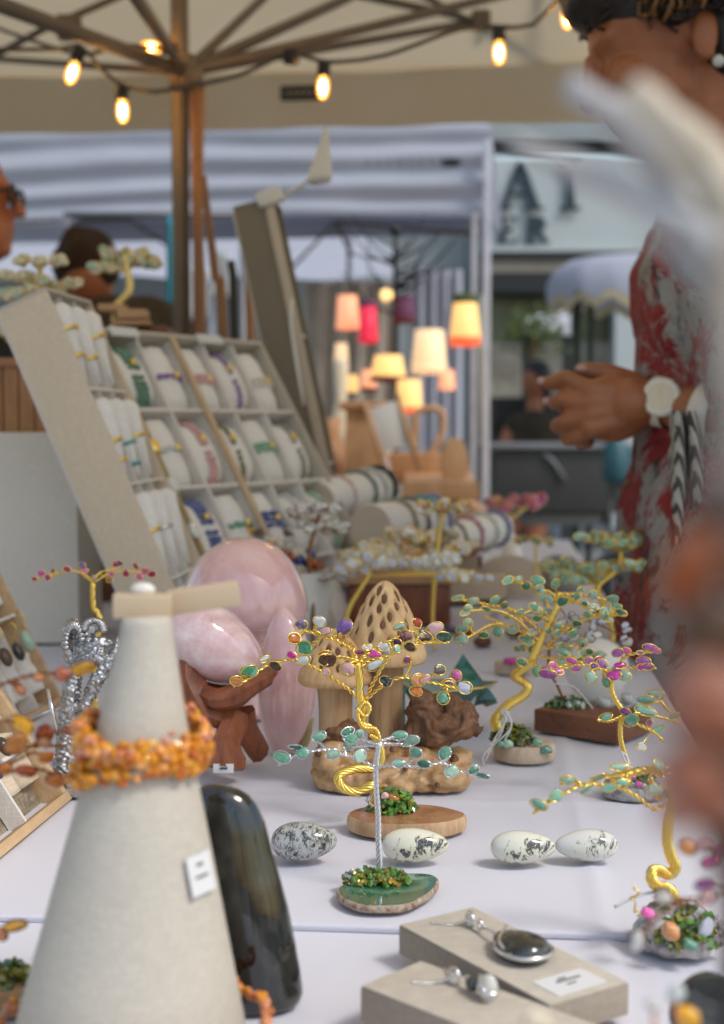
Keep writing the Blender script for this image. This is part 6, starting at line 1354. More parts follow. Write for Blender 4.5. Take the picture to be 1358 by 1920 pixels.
# ---------------------------------------------------------------- near pink tree, right edge
dp = .52; kt = thing('gem_tree', 'wire tree with translucent pink leaves entering from the right edge', 'gem tree', P(1450, 2200, dp), 'wire gem trees')
Lp = [(1290, 1589, 32, 26, 'peach'), (1318, 1585, 30, 18, 'pink'), (1352, 1596, 30, 26, 'hot'), (1330, 1618, 32, 20, 'hot'), (1318, 1660, 34, 20, 'orchid'), (1326, 1685, 34, 30, 'pink'), (1245, 1682, 34, 30, 'pearl'), (1196, 1762, 26, 44, 'clear')]
Bp = [[(1450, 1600), (1370, 1598), (1290, 1592)], [(1370, 1600), (1340, 1600), (1330, 1615)], [(1450, 1650), (1370, 1665), (1330, 1660)], [(1400, 1660), (1340, 1680), (1240, 1690)], [(1290, 1688), (1240, 1715), (1196, 1760)]]
wire_tree(kt, dp, [(1450, 2188), (1465, 1850), (1440, 1700), (1450, 1580)], (.004, .003), Bp, Lp, 'copper', .0007, .015, 19, True, 5)
# dark agate slice, yellow stones, black rod at the lower right
ag = MB(); d = .6; A = (Vector((1, .1, 0)).normalized(), UPZ, Vector((.1, -1, 0)).normalized()); ag.prism([(70 / F * d * math.cos(t) * (1 + .05 * math.sin(3 * t)), 90 / F * d * math.sin(t)) for t in [2 * math.pi * j / 36 for j in range(36)]], P(1322, 1908, d), A, .005); tag(ag.build('agate_slice', 'obsid', bevel=.0006), 'dark smoky agate slice standing at the lower right corner', 'agate slice')
for i, (x, y, w_, h_, d, mt, lb) in enumerate(((1292, 1905, 60, 44, .44, 'yel', 'blurred yellow stone leaf at the lower right corner'), (1268, 1862, 40, 40, .42, 'milk', 'blurred grey stone leaf beside the smoky agate slice'), (1010, 1915, 60, 50, .4, 'cream', 'blurred cream stone leaf at the bottom edge'), (1225, 1885, 40, 26, .4, 'clear', 'blurred pale stone leaf left of the smoky agate'))):
    k = d / F; o = thing('stone_leaf', lb, 'stone leaf', P(x + 30, 800 + 720 / d, d), 'near stone leaves')
    place(pebble_mesh(i, mt), 'leaf', o, P(x, y, d), Quaternion((0, 1, 0), .3), (w_ * k / 2, w_ * k / 4, h_ * k / 2))
    MB().tube([P(x, y + h_ * .4, d), P(x + 20, 2100, d), P(x + 30, 800 + 722 / d, d)], .0006, 5).build('stem_wire', 'copper', o)
# ================================================================== the next stall: table, wooden wares, lamps
nt_ = thing('market_table', 'wooden table of the next stall with wooden wares', 'table', (P(780, 900, 5).x, 5.0, 0))
x0, x1 = P(640, 900, 4.6).x - .6, P(900, 900, 4.6).x + .02
MB().obox((x0, 4.2, .74), Vector((x1 - x0, 0, 0)), Vector((0, 1.3, 0)), UPZ * .03).build('table_top', 'rawwood', nt_, bevel=.004)
for x in (x0 + .05, x1 - .09):
    for y in (4.25, 5.4): MB().obox((x, y, 0), Vector((.05, 0, 0)), Vector((0, .05, 0)), UPZ * .739).build('leg', 'midwood', nt_, False)
NZ = .772
def onz(px, d): p = P(px, 800, d); return Vector((p.x, d, NZ))
bh = thing('birdhouse', 'wooden birdhouse with round entrance hole', 'birdhouse', onz(685, 4.6))
d = 4.6; a, b = P(648, 852, d), P(722, 768, d)
MB().hexa([(a.x, d, NZ), (b.x, d, NZ), (b.x, d + .13, NZ), (a.x, d + .13, NZ), (a.x, d, b.z), (b.x, d, b.z), (b.x, d + .13, b.z), (a.x, d + .13, b.z)]).build('box', 'rawwood', bh, bevel=.003)
MB().hexa([(a.x - .02, d - .02, b.z), (b.x + .02, d - .02, b.z), (b.x + .02, d + .15, b.z), (a.x - .02, d + .15, b.z), (a.x - .02, d - .02, b.z + .02), (b.x + .02, d - .02, b.z + .02), (b.x + .02, d + .15, b.z + .03), (a.x - .02, d + .15, b.z + .03)]).build('roof', 'midwood', bh, bevel=.003)
MB().tube([P(683, 815, d - .002), P(683, 815, d + .02)], .026, 20).build('entrance_hole', 'brown', bh)
ef = thing('easel_frame', 'tilted wooden frame with white panel behind the birdhouse', 'easel', onz(740, 4.5)); d = 4.5
ax = Vector((.28, 0, -.96)).normalized(); ay = Vector((.96, 0, .28)); ap = P(730, 800, d)
MB().cbox(ap, .09, .012, .15, (ay, Vector((0, 1, 0)), -ax)).build('panel', 'paper', ef, bevel=.002)
for s_ in (-1, 1): MB().tube([ap + ay * .055 * s_ - ax * .1, ap + ay * .055 * s_ + ax * .17 - Vector((0, .02, 0))], .009, 8).build('rail', 'rawwood', ef)
tbk = thing('tool_carrier', 'wooden carrier with tall arched handle', 'carrier', onz(805, 4.7)); d = 4.7
MB().tube([P(775, 860, d), P(778, 800, d), P(782, 772, d), P(800, 766, d), P(825, 768, d), P(832, 790, d), P(822, 830, d), P(800, 858, d)], .012, 8, step=.02).build('handle', 'rawwood', tbk)
a, b = P(745, 900, d), P(862, 850, d); MB().hexa([(a.x, d, NZ), (b.x, d, NZ), (b.x, d + .2, NZ), (a.x, d + .2, NZ), (a.x - .03, d - .02, b.z), (b.x + .03, d - .02, b.z), (b.x + .03, d + .22, b.z), (a.x - .03, d + .22, b.z)]).build('trough', 'rawwood', tbk, bevel=.004)
bd = MB(); d = 4.35; bd.hexa([P(755, 935, d), P(900, 940, d), P(900, 932, d + .4), P(755, 930, d + .4), P(755, 902, d), P(898, 905, d), P(880, 885, d + .4), P(760, 884, d + .4)]); tag(bd.build('cutting_board', 'rawwood', bevel=.006), 'thick wooden chopping block at the front of the next stall', 'chopping board')
pdl = MB(); A = (Vector((1, 0, 0)), Vector((0, .1, 1)).normalized(), Vector((0, -1, .1)).normalized()); d = 4.45; pdl.prism([(26 / F * d * math.cos(t), 48 / F * d * math.sin(t)) for t in [2 * math.pi * j / 28 for j in range(28)]], P(852, 868, d), A, .02); tag(pdl.build('wooden_paddle', 'rawwood', bevel=.003), 'upright rounded wooden board beside the tent leg', 'board')
wj = MB(); d = 4.4; wj.lathe([(.03, 0), (.04, .01), (.045, .06), (.03, .08), (.02, .082)], Vector((P(755, 880, d).x, d, NZ)), seg=18); tag(wj.build('white_jar', 'stone_white'), 'white jar in front of the wooden carrier', 'jar')
bs = MB(); d = 4.9; bs.lathe([(.05, 0), (.06, .02), (.07, .12), (.05, .2), (.03, .24), (.04, .3)], Vector((P(620, 800, d).x, d, NZ)), seg=18); tag(bs.build('wooden_vase', 'midwood'), 'brown turned wooden vase next to the leaning board', 'vase')
bs = MB(); d = 5.1; bs.lathe([(.06, 0), (.07, .1), (.05, .25), (.02, .36), (.03, .5), (.015, .52)], Vector((P(640, 800, d).x, d, NZ)), seg=18); tag(bs.build('wooden_vase', 'cream'), 'tall cream vase behind the turned wooden vase', 'vase')
hk = thing('lamp_tree', 'black metal stand with twig branches carrying lit lamps', 'lamp stand', (P(742, 900, 5.3).x, 5.3, 0))
MB().tube([(P(742, 900, 5.3).x, 5.3, 0), P(742, 700, 5.3), P(742, 425, 5.3)], [.014, .012, .01], 10, step=.1).build('pole', 'black_metal', hk)
MB().lathe([(.16, 0), (.16, .012), (.03, .02), (.016, .05)], (P(742, 900, 5.3).x, 5.3, 0), seg=24).build('base', 'black_metal', hk)
MB().ell(P(742, 432, 5.3), .024).build('finial', 'black_metal', hk)
rl = random.Random(9)
for i in range(16):
    y0 = rl.uniform(480, 620); sgn = rl.choice((-1, 1, 1)); x1 = 742 + sgn * rl.uniform(40, 120); y1 = y0 - rl.uniform(10, 90)
    MB().tube([P(742, y0, 5.3), P(lerp(742, x1, .5), lerp(y0, y1, .3), 5.3 + rl.uniform(-.1, .1)), P(x1, y1, 5.3 + rl.uniform(-.2, .2))], [.006, .004, .0015], 5, step=.05).build('twig', 'black_metal', hk)
def lamp(x, y0, y1, w_, d, mat, trim, label, wt=None, trimtop=None):
    c = P(x, y1, d); t = thing('lantern', label, 'lantern', c, 'lit lamps in the next stall'); H = (y1 - y0) / F * d * .92; r_ = w_ / 2 / F * d * .9; rt = (wt or w_ * .82) / 2 / F * d * .9
    MB().lathe([(r_, H * .2), (r_, H * .22), (rt, H), (rt * .97, H)], c, seg=24, cap=False).build('shade', mat, t)
    if trim: MB().lathe([(r_ * .96, 0), (r_ * 1.03, 0), (r_ * 1.03, H * .2), (r_ * .99, H * .205)], c, seg=24, cap=False).build('trim', trim, t)
    if trimtop: MB().lathe([(rt * 1.02, H), (rt * 1.04, H * 1.2), (rt * .8, H * 1.21)], c, seg=24, cap=False).build('top_trim', trimtop, t)
    MB().ell(c + UPZ * H * .55, .022).build('bulb', 'globe_warm', t)
    MB().tube([c + UPZ * H, c + UPZ * (H + .25)], .002, 5).build('cord', 'black_metal', t)
lamp(652, 548, 632, 50, 5.3, 'shade_pink', None, 'pale orange glowing cylinder lamp, leftmost of the lamps')
lamp(691, 570, 642, 40, 5.2, 'shade_red', 'shade_red', 'bright red glowing lamp right of the orange one', None, 'shade_purple')
lamp(760, 560, 606, 44, 5.25, 'shade_purple', 'shade_darkred', 'unlit dark purple lamp shade right of the black pole', None, 'shade_purple')
lamp(805, 612, 700, 72, 5.4, 'shade_cream', 'shade_cream', 'big cream tiered lamp shade at the centre right', 60)
lamp(872, 562, 648, 64, 5.1, 'shade_yellow', 'shade_orange', 'yellow lamp with orange-red lower rim beside the tent leg', 50, 'foliage_far')
lamp(728, 662, 716, 74, 5.15, 'shade_yellow', 'shade_darkred', 'wide golden lamp with dark red rim below the pole', 56)
lamp(767, 706, 776, 56, 5.0, 'shade_yellow', 'shade_orange', 'lowest lamp, amber with orange-red pointed base', 48)
gl = MB(); gl.ell(P(725, 553, 5.2), .024); tag(gl.build('globe_lamp', 'globe_warm'), 'tiny round glowing globe left of the black pole', 'lamp')
# pale banner hanging right of the lamps, garments at left
bn = MB(); rows = []
for k_ in range(13): rows.append([P(lerp(772, 868, j / 24), lerp(505, 860, k_ / 12), 6.6) + Vector((0, .03 * math.sin(j * 1.1), 0)) for j in range(25)])
bn.rings(rows, False, False); tag(bn.build('hanging_curtain', 'tentwhite'), 'pale blue curtain hanging behind the lamps', 'curtain')
for i, (x0, x1, y0, y1, mt, lb) in enumerate(((312, 338, 405, 580, 'teal_cloth', 'teal scarf hanging left of the post'), (352, 392, 500, 600, 'paper', 'white garment hanging right of the post'), (340, 385, 580, 640, 'pinkcloth', 'pink garment hanging low behind the post'), (398, 428, 470, 560, 'milk', 'pale garment hanging between the sticks'))):
    m = MB(); rows = []
    for k_ in range(9): rows.append([P(lerp(x0, x1, j / 12), lerp(y0, y1, k_ / 8), 5.0 + .1 * i) + Vector((0, .025 * math.sin(j * 1.3 + i) * (.3 + k_ / 8), 0)) for j in range(13)])
    m.rings(rows, False, False); o = m.build('hanging_garment', mt); tag(o, lb, 'garment', 'garments on the rail'); md = o.modifiers.new('t', 'SOLIDIFY'); md.thickness = .004
rl_ = MB(); rl_.tube([P(120, 402, 5.2), P(460, 402, 5.2)], .012, 8); gr_ = thing('garment_rail', 'thin dark garment rail behind the post', 'rail', (P(300, 900, 5.2).x, 5.2, 0)); rl_.build('rail', 'grey_metal', gr_)
for x in (125, 455): MB().tube([P(x, 402, 5.2), Vector((P(x, 402, 5.2).x, P(x, 402, 5.2).y, 0))], .012, 8).build('leg', 'grey_metal', gr_)

# ================================================================== people
def ellp(mb, c, rx, ry, rz, yaw=0, pitch=0):
    q = Quaternion((0, 0, 1), yaw) @ Quaternion((0, 1, 0), pitch); mb.ell(c, rx, ry, rz, (q @ Vector((1, 0, 0)), q @ Vector((0, 1, 0)), q @ Vector((0, 0, 1))), 18, 12)
# ---- woman at the right: faces left, looking down at her hands
DW = 1.72
def Wp(x, y, dd=0): return P(x, y, DW + dd)
wm = thing('person', 'woman in red, grey and black floral dress, hands together, wearing a cream watch', 'person', (Wp(1330, 900).x, DW, 0))
hd = Wp(1240, 70); tilt = Quaternion((0, 1, 0), -R(24))          # facing -X, chin down
def hl(x, y, z): return hd + tilt @ Vector((x, y, z))          # x: forward is negative
sk = MB()
ellp(sk, hl(.012, 0, .02), .098, .076, .098); ellp(sk, hl(-.03, 0, -.045), .07, .062, .085)
ellp(sk, hl(-.062, 0, -.095), .03, .034, .026); ellp(sk, hl(-.06, -.034, -.035), .032, .026, .03); ellp(sk, hl(-.06, .034, -.035), .032, .026, .03)
ellp(sk, hl(-.066, 0, .022), .022, .05, .022)
sk.caps(hl(-.092, 0, .008), hl(-.112, 0, -.036), .009, .0145); ellp(sk, hl(-.098, -.012, -.04), .012, .01, .009); ellp(sk, hl(-.098, .012, -.04), .012, .01, .009)
ellp(sk, hl(-.09, 0, -.066), .016, .022, .008); ellp(sk, hl(-.088, 0, -.078), .015, .02, .009)
for s_ in (-1, 1): ellp(sk, hl(.026, s_ * .078, -.03), .017, .008, .03); ellp(sk, hl(.02, s_ * .08, -.052), .009, .007, .01)
nk = Wp(1345, 330); sk.caps(hl(.03, 0, -.07), nk, .056, .06); 
chest = Wp(1398, 520); belly = Wp(1378, 760); hip = Wp(1402, 960)
sk.caps(nk, chest, .07, .12); sk.caps(chest, belly, .115, .105); sk.caps(belly, hip, .105, .12)
kz = Vector((hip.x - .02, DW - .09, .46)); 
for s_ in (-1, 1):
    k1 = Vector((hip.x - .01, DW + s_ * .09, .47)); f1_ = Vector((hip.x + .03, DW + s_ * .1, .07)); sk.caps(hip + Vector((0, s_ * .07, -.05)), k1, .085, .055); sk.caps(k1, f1_, .055, .035); sk.caps(f1_ - UPZ * .03, f1_ + Vector((-.14, 0, -.04)), .035, .028)
# left arm (towards the camera), with watch
SHl = Wp(1365, 440, -.16); ELl = Wp(1440, 800, -.16); WRl = Wp(1232, 752, -.06)
sk.caps(nk.lerp(SHl, .3), SHl, .065, .058); sk.caps(SHl, ELl, .05, .038); sk.caps(ELl, WRl, .037, .0255)
SHr = Wp(1365, 440, .17); ELr = Wp(1400, 790, .2); WRr = Wp(1225, 742, .09)
sk.caps(nk.lerp(SHr, .3), SHr, .065, .058); sk.caps(SHr, ELr, .05, .038); sk.caps(ELr, WRr, .037, .0255)
# left hand: back of hand towards us, fingers bent round the small thing held
sk.caps(WRl, Wp(1185, 755, -.065), .026, .031); 
for y0, y1 in ((722, 730), (745, 752), (770, 775), (795, 800)): sk.caps(Wp(1195, lerp(y0, 757, .3), -.06), Wp(1112, y1 + 2, -.068), .017, .0135)
ellp(sk, Wp(1150, 765, -.062), .045, .017, .042)
fing = [((1112, 730), (1062, 708), (1030, 718)), ((1106, 756), (1058, 748), (1040, 756)), ((1104, 782), (1060, 790), (1044, 798)), ((1112, 806), (1080, 822), (1062, 824))]
for i, (a, b, c) in enumerate(fing):
    rr = (.0094, .0098, .0094, .0084)[i]
    sk.caps(Wp(*a, -.066), Wp(*b, -.05), rr * 1.12, rr * 1.05); sk.caps(Wp(*b, -.05), Wp(*c, -.022), rr * 1.05, rr); sk.caps(Wp(*c, -.022), Wp(c[0] + 22, c[1] + 3, .0), rr, rr * .85)
sk.caps(Wp(1190, 722, -.045), Wp(1140, 700, -.04), .017, .013); sk.caps(Wp(1140, 700, -.04), Wp(1092, 694, -.035), .013, .0105)
# right hand behind, meeting the left
sk.caps(WRr, Wp(1160, 752, .05), .027, .03); ellp(sk, Wp(1130, 758, .03), .04, .016, .036)
for i, (a, b, c) in enumerate((((1105, 735), (1070, 724), (1085, 738)), ((1100, 756), (1064, 770), (1085, 776)), ((1105, 780), (1068, 806), (1090, 806)), ((1115, 800), (1090, 830), (1105, 828)))):
    rr = (.0108, .0112, .0105, .0092)[i]; sk.caps(Wp(*a, .03), Wp(*b, .018), rr * 1.1, rr); sk.caps(Wp(*b, .018), Wp(*c, -.01), rr, rr * .85)
sk.caps(Wp(1165, 728, .03), Wp(1120, 706, .01), .015, .011)
fuse(sk, 'body', 'skin_dark', wm, .0036, 2)
# finger nails, ring-like silver thing held
for (a, b, c) in fing[:2]:
    MB().ell(Wp(c[0] - 14, c[1] - 4, -.026), .006, .004, .005).build('finger_nail', 'nail', wm)
MB().ell(Wp(1092, 691, -.046), .008, .004, .005).build('finger_nail', 'nail', wm)
er = MB(); er.ell(hl(.024, -.09, -.068), .0075); er.build('pearl_earring', 'milk', wm)
# hair: cap plus loose curls
hr = MB(); ellp(hr, hl(.03, 0, .045), .112, .092, .095); ellp(hr, hl(.085, 0, .0), .07, .08, .09); ellp(hr, hl(.1, 0, -.06), .06, .07, .07); ellp(hr, hl(-.035, 0, .07), .068, .078, .052); ellp(hr, hl(.075, -.045, -.03), .05, .045, .07)
fuse(hr, 'hair', 'hair', wm, .006, 4)
rh = random.Random(12)
for nm, mt, n_ in (('dark_curls', 'hair', 520), ('golden_curls', 'hairgold', 60)):
    m = MB()
    for i in range(n_):
        u_ = rh.uniform(0, 2 * math.pi); v_ = rh.uniform(-.25, 1.2)
        if mt == 'hairgold': c = hl(rh.uniform(-.02, .05), rh.uniform(-.105, -.08), rh.uniform(.01, .1))
        else: c = hl(.038 + .116 * math.cos(u_) * math.cos(v_), .098 * math.sin(u_) * math.cos(v_), .02 + .11 * math.sin(v_))
        if mt == 'hair' and (tilt.inverted() @ (c - hd)).x < -.01 and (tilt.inverted() @ (c - hd)).z < .045: continue
        ax = Vector((rh.gauss(0, 1), rh.gauss(0, .6), rh.gauss(0, 1))).normalized(); n1 = ax.orthogonal().normalized(); n2 = ax.cross(n1); R0 = rh.uniform(.007, .015); Lc = rh.uniform(.02, .05)
        m.tube([c + ax * (Lc * (q / 16 - .5)) + (n1 * math.cos(q * .75) + n2 * math.sin(q * .75)) * R0 for q in range(17)], .0026, 4)
    m.build(nm, mt, wm)
# dress: bodice, skirt, sleeves
dr_ = MB()
dr_.caps(nk + Vector((.02, 0, -.07)), chest, .1, .138); dr_.caps(chest + Vector((-.02, -.05, -.02)), chest + Vector((-.02, .05, -.02)), .12, .12); dr_.caps(chest, belly, .137, .128)
for s_ in (-1, 1): ellp(dr_, chest + Vector((-.062, s_ * .07, -.05)), .07, .07, .08)
dr_.caps(belly, hip, .128, .15); 
for s_ in (-1, 1): dr_.caps(hip + Vector((0, s_ * .06, 0)), Vector((hip.x + .01, DW + s_ * .09, .45)), .15, .17)
for SH, EL in ((SHl, ELl), (SHr, ELr)): dr_.caps(nk.lerp(SH, .5) + Vector((0, 0, -.02)), SH, .07, .07); dr_.caps(SH, SH.lerp(EL, .82), .07, .062)
do = fuse(dr_, 'dress', 'dress', wm, .006, 6)
displace(do, lambda p, n_: p + n_ * (.014 * noise.noise(Vector((p.x * 11, p.y * 11, p.z * 3.2))) + .004 * noise.noise(Vector((p.x * 22, p.y * 22, p.z * 6)))))
# watch, cuff and printed scarf
axw = (WRl - ELl).normalized(); n_ = (CAM - WRl); n_ = (n_ - axw * n_.dot(axw)).normalized(); s2 = axw.cross(n_)
wc = WRl.lerp(ELl, .06)
wt = thing('wrist_watch', 'cream wrist watch with round dial on the woman\'s wrist', 'watch', wc)
MB().rings([[wc + axw * z + (n_ * math.cos(t) + s2 * math.sin(t)) * .0305 for t in [2 * math.pi * j / 32 for j in range(32)]] for z in (-.0125, .0125)], False).build('strap', 'watch_white', wt)
dc_ = wc + n_ * .031 + s2 * .012 - UPZ * 0; dc_ = P(1241, 745, dep(wc + n_ * .038)); wn = (CAM - dc_).normalized(); wn = (wn * .9 + Vector((-.25, 0, .1))).normalized(); wx = wn.orthogonal().normalized(); wy = wn.cross(wx)
MB().lathe([(.021, -.008), (.0235, 0), (.0235, .004), (.0195, .0065), (.0175, .006)], dc_, (wx, wy, wn), 32).build('case', 'watch_white', wt)
MB().lathe([(.0172, .0055), (.0172, .0062)], dc_, (wx, wy, wn), 32).build('dial', 'cream', wt, False)
MB().lathe([(.0232, -.0035), (.0232, .001), (.021, .001)], dc_, (wx, wy, wn), 32, cap=False).build('bezel', 'gold', wt)
m = MB(); m.cbox(dc_ + wn * .0068 + UPZ * .005, .0008, .0006, .01, (wx, wn, UPZ)); m.cbox(dc_ + wn * .0068 + Vector((.003, 0, 0)), .007, .0006, .0008); m.build('hands', 'gold', wt, False)
cf = WRl.lerp(ELl, .52); MB().rings([[cf + axw * z + (n_ * math.cos(t) + s2 * math.sin(t)) * r_ for t in [2 * math.pi * j / 28 for j in range(28)]] for z, r_ in ((-.012, .0345), (-.010, .037), (.012, .039), (.014, .0365))], False).build('sleeve_cuff', 'pearl', wm)
sf = MB(); rows = []
for i in range(25):
    t = i / 24; y = lerp(770, 1020, t); xa, xb = lerp(1255, 1268, t), lerp(1300, 1365, t)
    rows.append([Wp(lerp(xa, xb, j / 14), y, -.168 + .02 * math.sin(j * .9 + t * 5) + .03 * t) for j in range(15)])
sf.rings(rows, False, False); so = sf.build('scarf', 'scarf', wm); md = so.modifiers.new('t', 'SOLIDIFY'); md.thickness = .003

# ---- man at the left edge
DM = 2.9
mn = thing('person', 'man with dark glasses and dark clothes cut off by the left edge', 'person', (P(-120, 900, DM).x, DM, 0))
hc = P(-64, 378, DM); m = MB()
ellp(m, hc + Vector((-.01, 0, .02)), .098, .078, .11); ellp(m, hc + Vector((.035, 0, -.06)), .065, .058, .075); m.caps(hc + Vector((.095, 0, .02)), hc + Vector((.116, 0, -.024)), .009, .014); ellp(m, hc + Vector((.085, 0, -.052)), .018, .022, .009); ellp(m, hc + Vector((.083, 0, -.068)), .016, .02, .009); ellp(m, hc + Vector((.072, 0, -.1)), .024, .028, .02); ellp(m, hc + Vector((.08, 0, .03)), .02, .05, .016)
for s_ in (-1, 1): ellp(m, hc + Vector((-.01, s_ * .08, -.02)), .018, .008, .03)
m.caps(hc + Vector((-.02, 0, -.09)), hc + Vector((-.04, 0, -.2)), .055, .06); ch = hc + Vector((-.05, 0, -.35)); m.caps(hc + Vector((-.04, 0, -.2)), ch, .08, .14); m.caps(ch, ch - UPZ * .3, .15, .14)
for s_ in (-1, 1):
    m.caps(ch + Vector((0, s_ * .12, .08)), ch + Vector((.02, s_ * .2, .05)), .07, .06); m.caps(ch + Vector((.02, s_ * .2, .05)), ch + Vector((.05, s_ * .22, -.25)), .055, .042); m.caps(ch + Vector((.05, s_ * .22, -.25)), ch + Vector((.2, s_ * .14, -.3)), .042, .03); m.caps(ch + Vector((.2, s_ * .14, -.3)), ch + Vector((.28, s_ * .1, -.3)), .03, .022)
    m.caps(ch + Vector((0, s_ * .08, -.35)), Vector((ch.x + .02, ch.y + s_ * .09, .5)), .09, .06); m.caps(Vector((ch.x + .02, ch.y + s_ * .09, .5)), Vector((ch.x, ch.y + s_ * .09, .06)), .06, .045)
fuse(m, 'body', 'skin_mid', mn, .007, 5)
m = MB(); ellp(m, hc + Vector((-.03, 0, .05)), .1, .088, .1); ellp(m, hc + Vector((-.06, 0, -.01)), .06, .082, .09); fuse(m, 'hair', 'hair', mn, .01, 4)
gl = thing('eyeglasses', 'dark-rimmed eyeglasses on the man at the left edge', 'glasses', hc + Vector((.1, 0, .01)))
for s_ in (-1, 1):
    c = hc + Vector((.108, s_ * .033, .008)); MB().tube([c + Vector((0, .026 * math.cos(t), .02 * math.sin(t))) for t in [2 * math.pi * j / 20 for j in range(21)]], .004, 6).build('rim', 'black_metal', gl); MB().tube([c + Vector((0, s_ * .026, .008)), hc + Vector((-.01, s_ * .088, .0))], .003, 6).build('temple', 'black_metal', gl)
MB().tube([hc + Vector((.108, -.008, .012)), hc + Vector((.108, .008, .012))], .003, 6).build('bridge', 'black_metal', gl)
m = MB(); m.caps(hc + Vector((-.045, 0, -.2)), ch, .1, .165); m.caps(ch, ch - UPZ * .32, .17, .16)
for s_ in (-1, 1): m.caps(ch + Vector((0, s_ * .12, .08)), ch + Vector((.02, s_ * .2, .05)), .085, .075); m.caps(ch + Vector((.02, s_ * .2, .05)), ch + Vector((.05, s_ * .22, -.25)), .07, .055); m.caps(ch + Vector((0, s_ * .08, -.33)), Vector((ch.x + .02, ch.y + s_ * .09, .5)), .11, .08); m.caps(Vector((ch.x + .02, ch.y + s_ * .09, .5)), Vector((ch.x, ch.y + s_ * .09, .1)), .08, .065)
fuse(m, 'clothes', 'black_cloth', mn, .01, 5)
# ---- person with dark olive coat, back to us
DO = 3.3
ps = thing('person', 'person in dark olive coat and brown cap seen from behind', 'person', (P(215, 900, DO).x, DO, 0))
hc = P(163, 508, DO); m = MB(); ellp(m, hc, .07, .088, .098); m.caps(hc - UPZ * .08, hc - UPZ * .18 + Vector((.03, 0, 0)), .05, .06); ch = P(215, 700, DO); m.caps(hc - UPZ * .18 + Vector((.03, 0, 0)), ch, .08, .15); m.caps(ch, ch - UPZ * .35, .15, .15)
for s_ in (-1, 1):
    m.caps(ch + Vector((s_ * .1, 0, .1)), ch + Vector((s_ * .18, 0, .02)), .07, .06); m.caps(ch + Vector((s_ * .18, 0, .02)), ch + Vector((s_ * .22, .05, -.25)), .055, .045); m.caps(ch + Vector((s_ * .22, .05, -.25)), ch + Vector((s_ * .14, .25, -.3)), .045, .03)
    m.caps(ch + Vector((s_ * .08, 0, -.38)), Vector((ch.x + s_ * .1, ch.y, .45)), .09, .06); m.caps(Vector((ch.x + s_ * .1, ch.y, .45)), Vector((ch.x + s_ * .1, ch.y, .05)), .06, .045)
fuse(m, 'body', 'skin_mid', ps, .01, 5)
m = MB(); ellp(m, hc + Vector((0, .0, .02)), .08, .098, .088); displace(fuse(m, 'cap', 'capcloth', ps, .01, 4), lambda p, n_: p + n_ * .016 * noise.noise(p * 16))
m = MB(); m.caps(hc - UPZ * .17 + Vector((.03, 0, 0)), ch, .11, .19); m.caps(ch, ch - UPZ * .4, .19, .19)
for s_ in (-1, 1): m.caps(ch + Vector((s_ * .08, 0, .1)), ch + Vector((s_ * .17, 0, .03)), .09, .085); m.caps(ch + Vector((s_ * .18, 0, .02)), ch + Vector((s_ * .22, .05, -.25)), .08, .07); m.caps(ch + Vector((s_ * .22, .05, -.25)), ch + Vector((s_ * .15, .22, -.3)), .07, .05); m.caps(ch + Vector((s_ * .08, 0, -.38)), Vector((ch.x + s_ * .1, ch.y, .1)), .12, .08)
fuse(m, 'coat', 'olive_cloth', ps, .012, 5)

# ================================================================== very near, out of focus: bleached driftwood and carnelian leaves
dn = .185
dwd = thing('driftwood_tree', 'pale bleached driftwood branch very close at the right edge, hung with carnelian stones', 'driftwood', P(1560, 2600, dn))
def dl(x, y, dd=0): return P(x, y, dn + dd)
kp = .245 / F
k = dn / F
m = MB(); m.tube([dl(1560, 4670), dl(1540, 2600), dl(1450, 1800), dl(1365, 1480), dl(1328, 1200), dl(1340, 1000), dl(1382, 880)], [q * k for q in (110, 100, 80, 76, 84, 76, 50)], 16, step=.008); m.build('trunk', 'driftbrown', dwd)
m = MB(); m.tube([dl(1380, 960, -.004), dl(1385, 820, -.004), dl(1378, 680, 0), dl(1372, 560, .01), dl(1380, 470, .03)], [q * k for q in (44, 50, 52, 54, 50)], 16, step=.006); m.build('limb', 'drifttan', dwd)
for pts, rr, mt in (([(1400, 560, -.03), (1330, 460, -.01), (1260, 405, 0), (1160, 355, .004), (1060, 305, .006), (955, 262, .006)], (40, 36, 36, 34, 28, 14), 'driftwood'), ([(1420, 560, -.03), (1400, 440, -.01), (1340, 330, -.003), (1270, 250, -.004), (1185, 160, -.004)], (46, 52, 54, 50, 26), 'driftcream'), ([(1380, 520, -.02), (1290, 400, .01), (1225, 290, .012), (1150, 215, .012), (1065, 158, .014)], (20, 24, 34, 40, 24), 'driftwood'), ([(1400, 600, -.03), (1330, 540, 0), (1270, 480, .004), (1215, 450, .01)], (30, 34, 26, 10), 'driftwood')):
    m = MB(); m.tube([P(x, y, .245 + dd) for x, y, dd in pts], [q * kp for q in rr], 14, step=.003); m.warp(lambda p: p + Vector((noise.noise(p * 160), noise.noise(p * 160 + Vector((9, 0, 0))), noise.noise(p * 160 + Vector((0, 9, 0))))) * .0008); m.build('prong', mt, dwd)
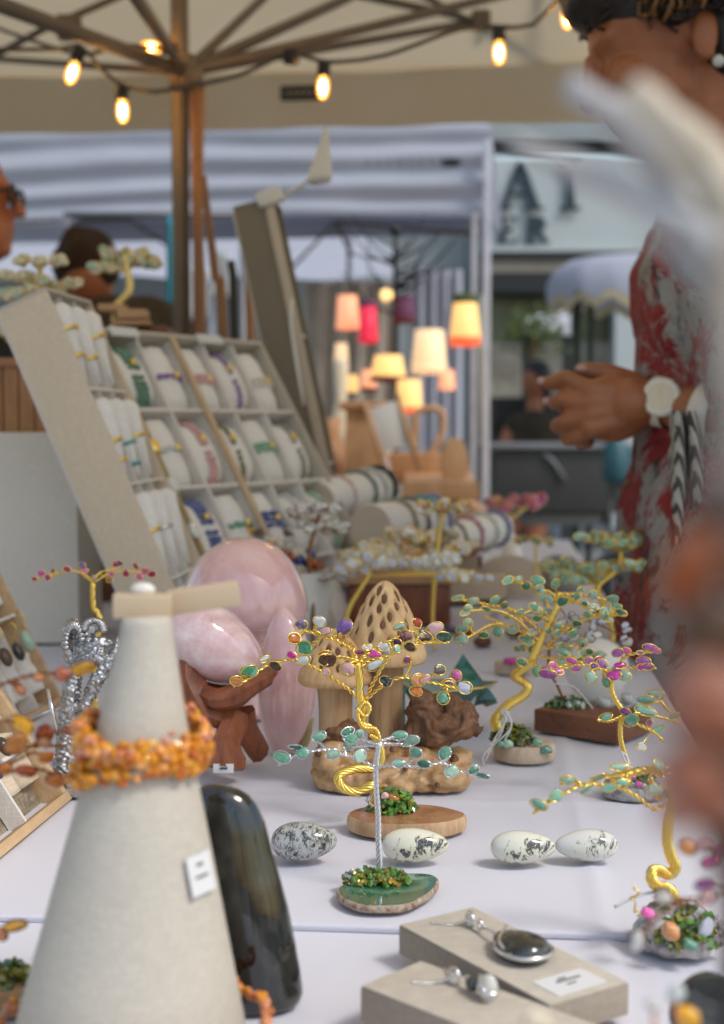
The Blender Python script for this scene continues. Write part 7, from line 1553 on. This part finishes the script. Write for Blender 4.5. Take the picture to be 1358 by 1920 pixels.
for (x, y, w_, h_, mt) in ((1300, 1070, 130, 150, 'carnelian'), (1372, 1050, 110, 220, 'brown'), (1340, 1320, 220, 190, 'carnelian'), (1322, 1460, 190, 200, 'carnelian'), (1395, 1420, 140, 240, 'brown'), (1275, 1525, 80, 80, 'carnelian'), (1355, 900, 70, 110, 'brown'), (1345, 1190, 170, 150, 'brown')):
    place(pebble_mesh(int(x) % 7, mt), 'leaf', dwd, dl(x, y, -.02), Quaternion((0, 1, 0), .3 + (x % 5) * .2), (w_ * k / 2, w_ * k / 4, h_ * k / 2))
    MB().tube([dl(x, y, -.02), dl(lerp(x, 1380, .6), y - 30, -.012), dl(1380, y - 60, 0)], .0006, 5, step=.003).build('twig', 'copper', dwd)
bp = MB(); bp.tube([P(1376, 1560, .3), P(1368, 2200, .3), P(1368, 3195, .3)], .0026, 10); tag(bp.build('black_rod', 'black_metal'), 'black metal rod at the lower right edge', 'rod')
# more small goods and lamps in the next stall
lamp(640, 640, 690, 30, 5.5, 'shade_cream', 'shade_orange', 'small cream lamp low behind the leaning board')
lamp(692, 690, 735, 34, 5.6, 'shade_pink', 'shade_darkred', 'small pink lamp between the vase and the golden lamp')
lamp(838, 690, 740, 36, 5.6, 'shade_pink', None, 'small pink lamp below the yellow lamp beside the tent leg')
lamp(660, 700, 742, 30, 5.4, 'shade_yellow', None, 'tiny amber lamp just above the birdhouse')
bdp = MB(); rows = []
for k_ in range(11): rows.append([P(lerp(575, 742, j / 20), lerp(528, 800, k_ / 10), 6.2) + Vector((0, .025 * math.sin(j * 1.4 + k_ * .2), 0)) for j in range(21)])
bdp.rings(rows, False, False); o = bdp.build('backdrop_cloth', 'beige_trim'); tag(o, 'brown cloth backdrop hanging behind the lamps', 'curtain'); md = o.modifiers.new('t', 'SOLIDIFY'); md.thickness = .004
rg_ = random.Random(8)
for i, (x, h_, mt, lb) in enumerate(((700, .2, 'midwood', 'slim brown turned candlestick behind the birdhouse'), (668, .27, 'rawwood', 'pale turned candlestick left of the birdhouse'), (770, .16, 'walnut', 'dark turned pot behind the carrier'), (868, .12, 'midwood', 'small brown turned bowl by the tent leg'), (725, .3, 'stone_white', 'white slim vase behind the easel'))):
    m = MB(); d = 5.0 + .05 * i; m.lathe([(.04, 0), (.042, .01), (.02, .03), (.028, h_ * .4), (.016, h_ * .7), (.03, h_ * .9), (.026, h_)], Vector((P(x, 800, d).x, d, NZ)), seg=16); tag(m.build('turned_vessel', mt), lb, 'vessel', 'turned wooden wares')
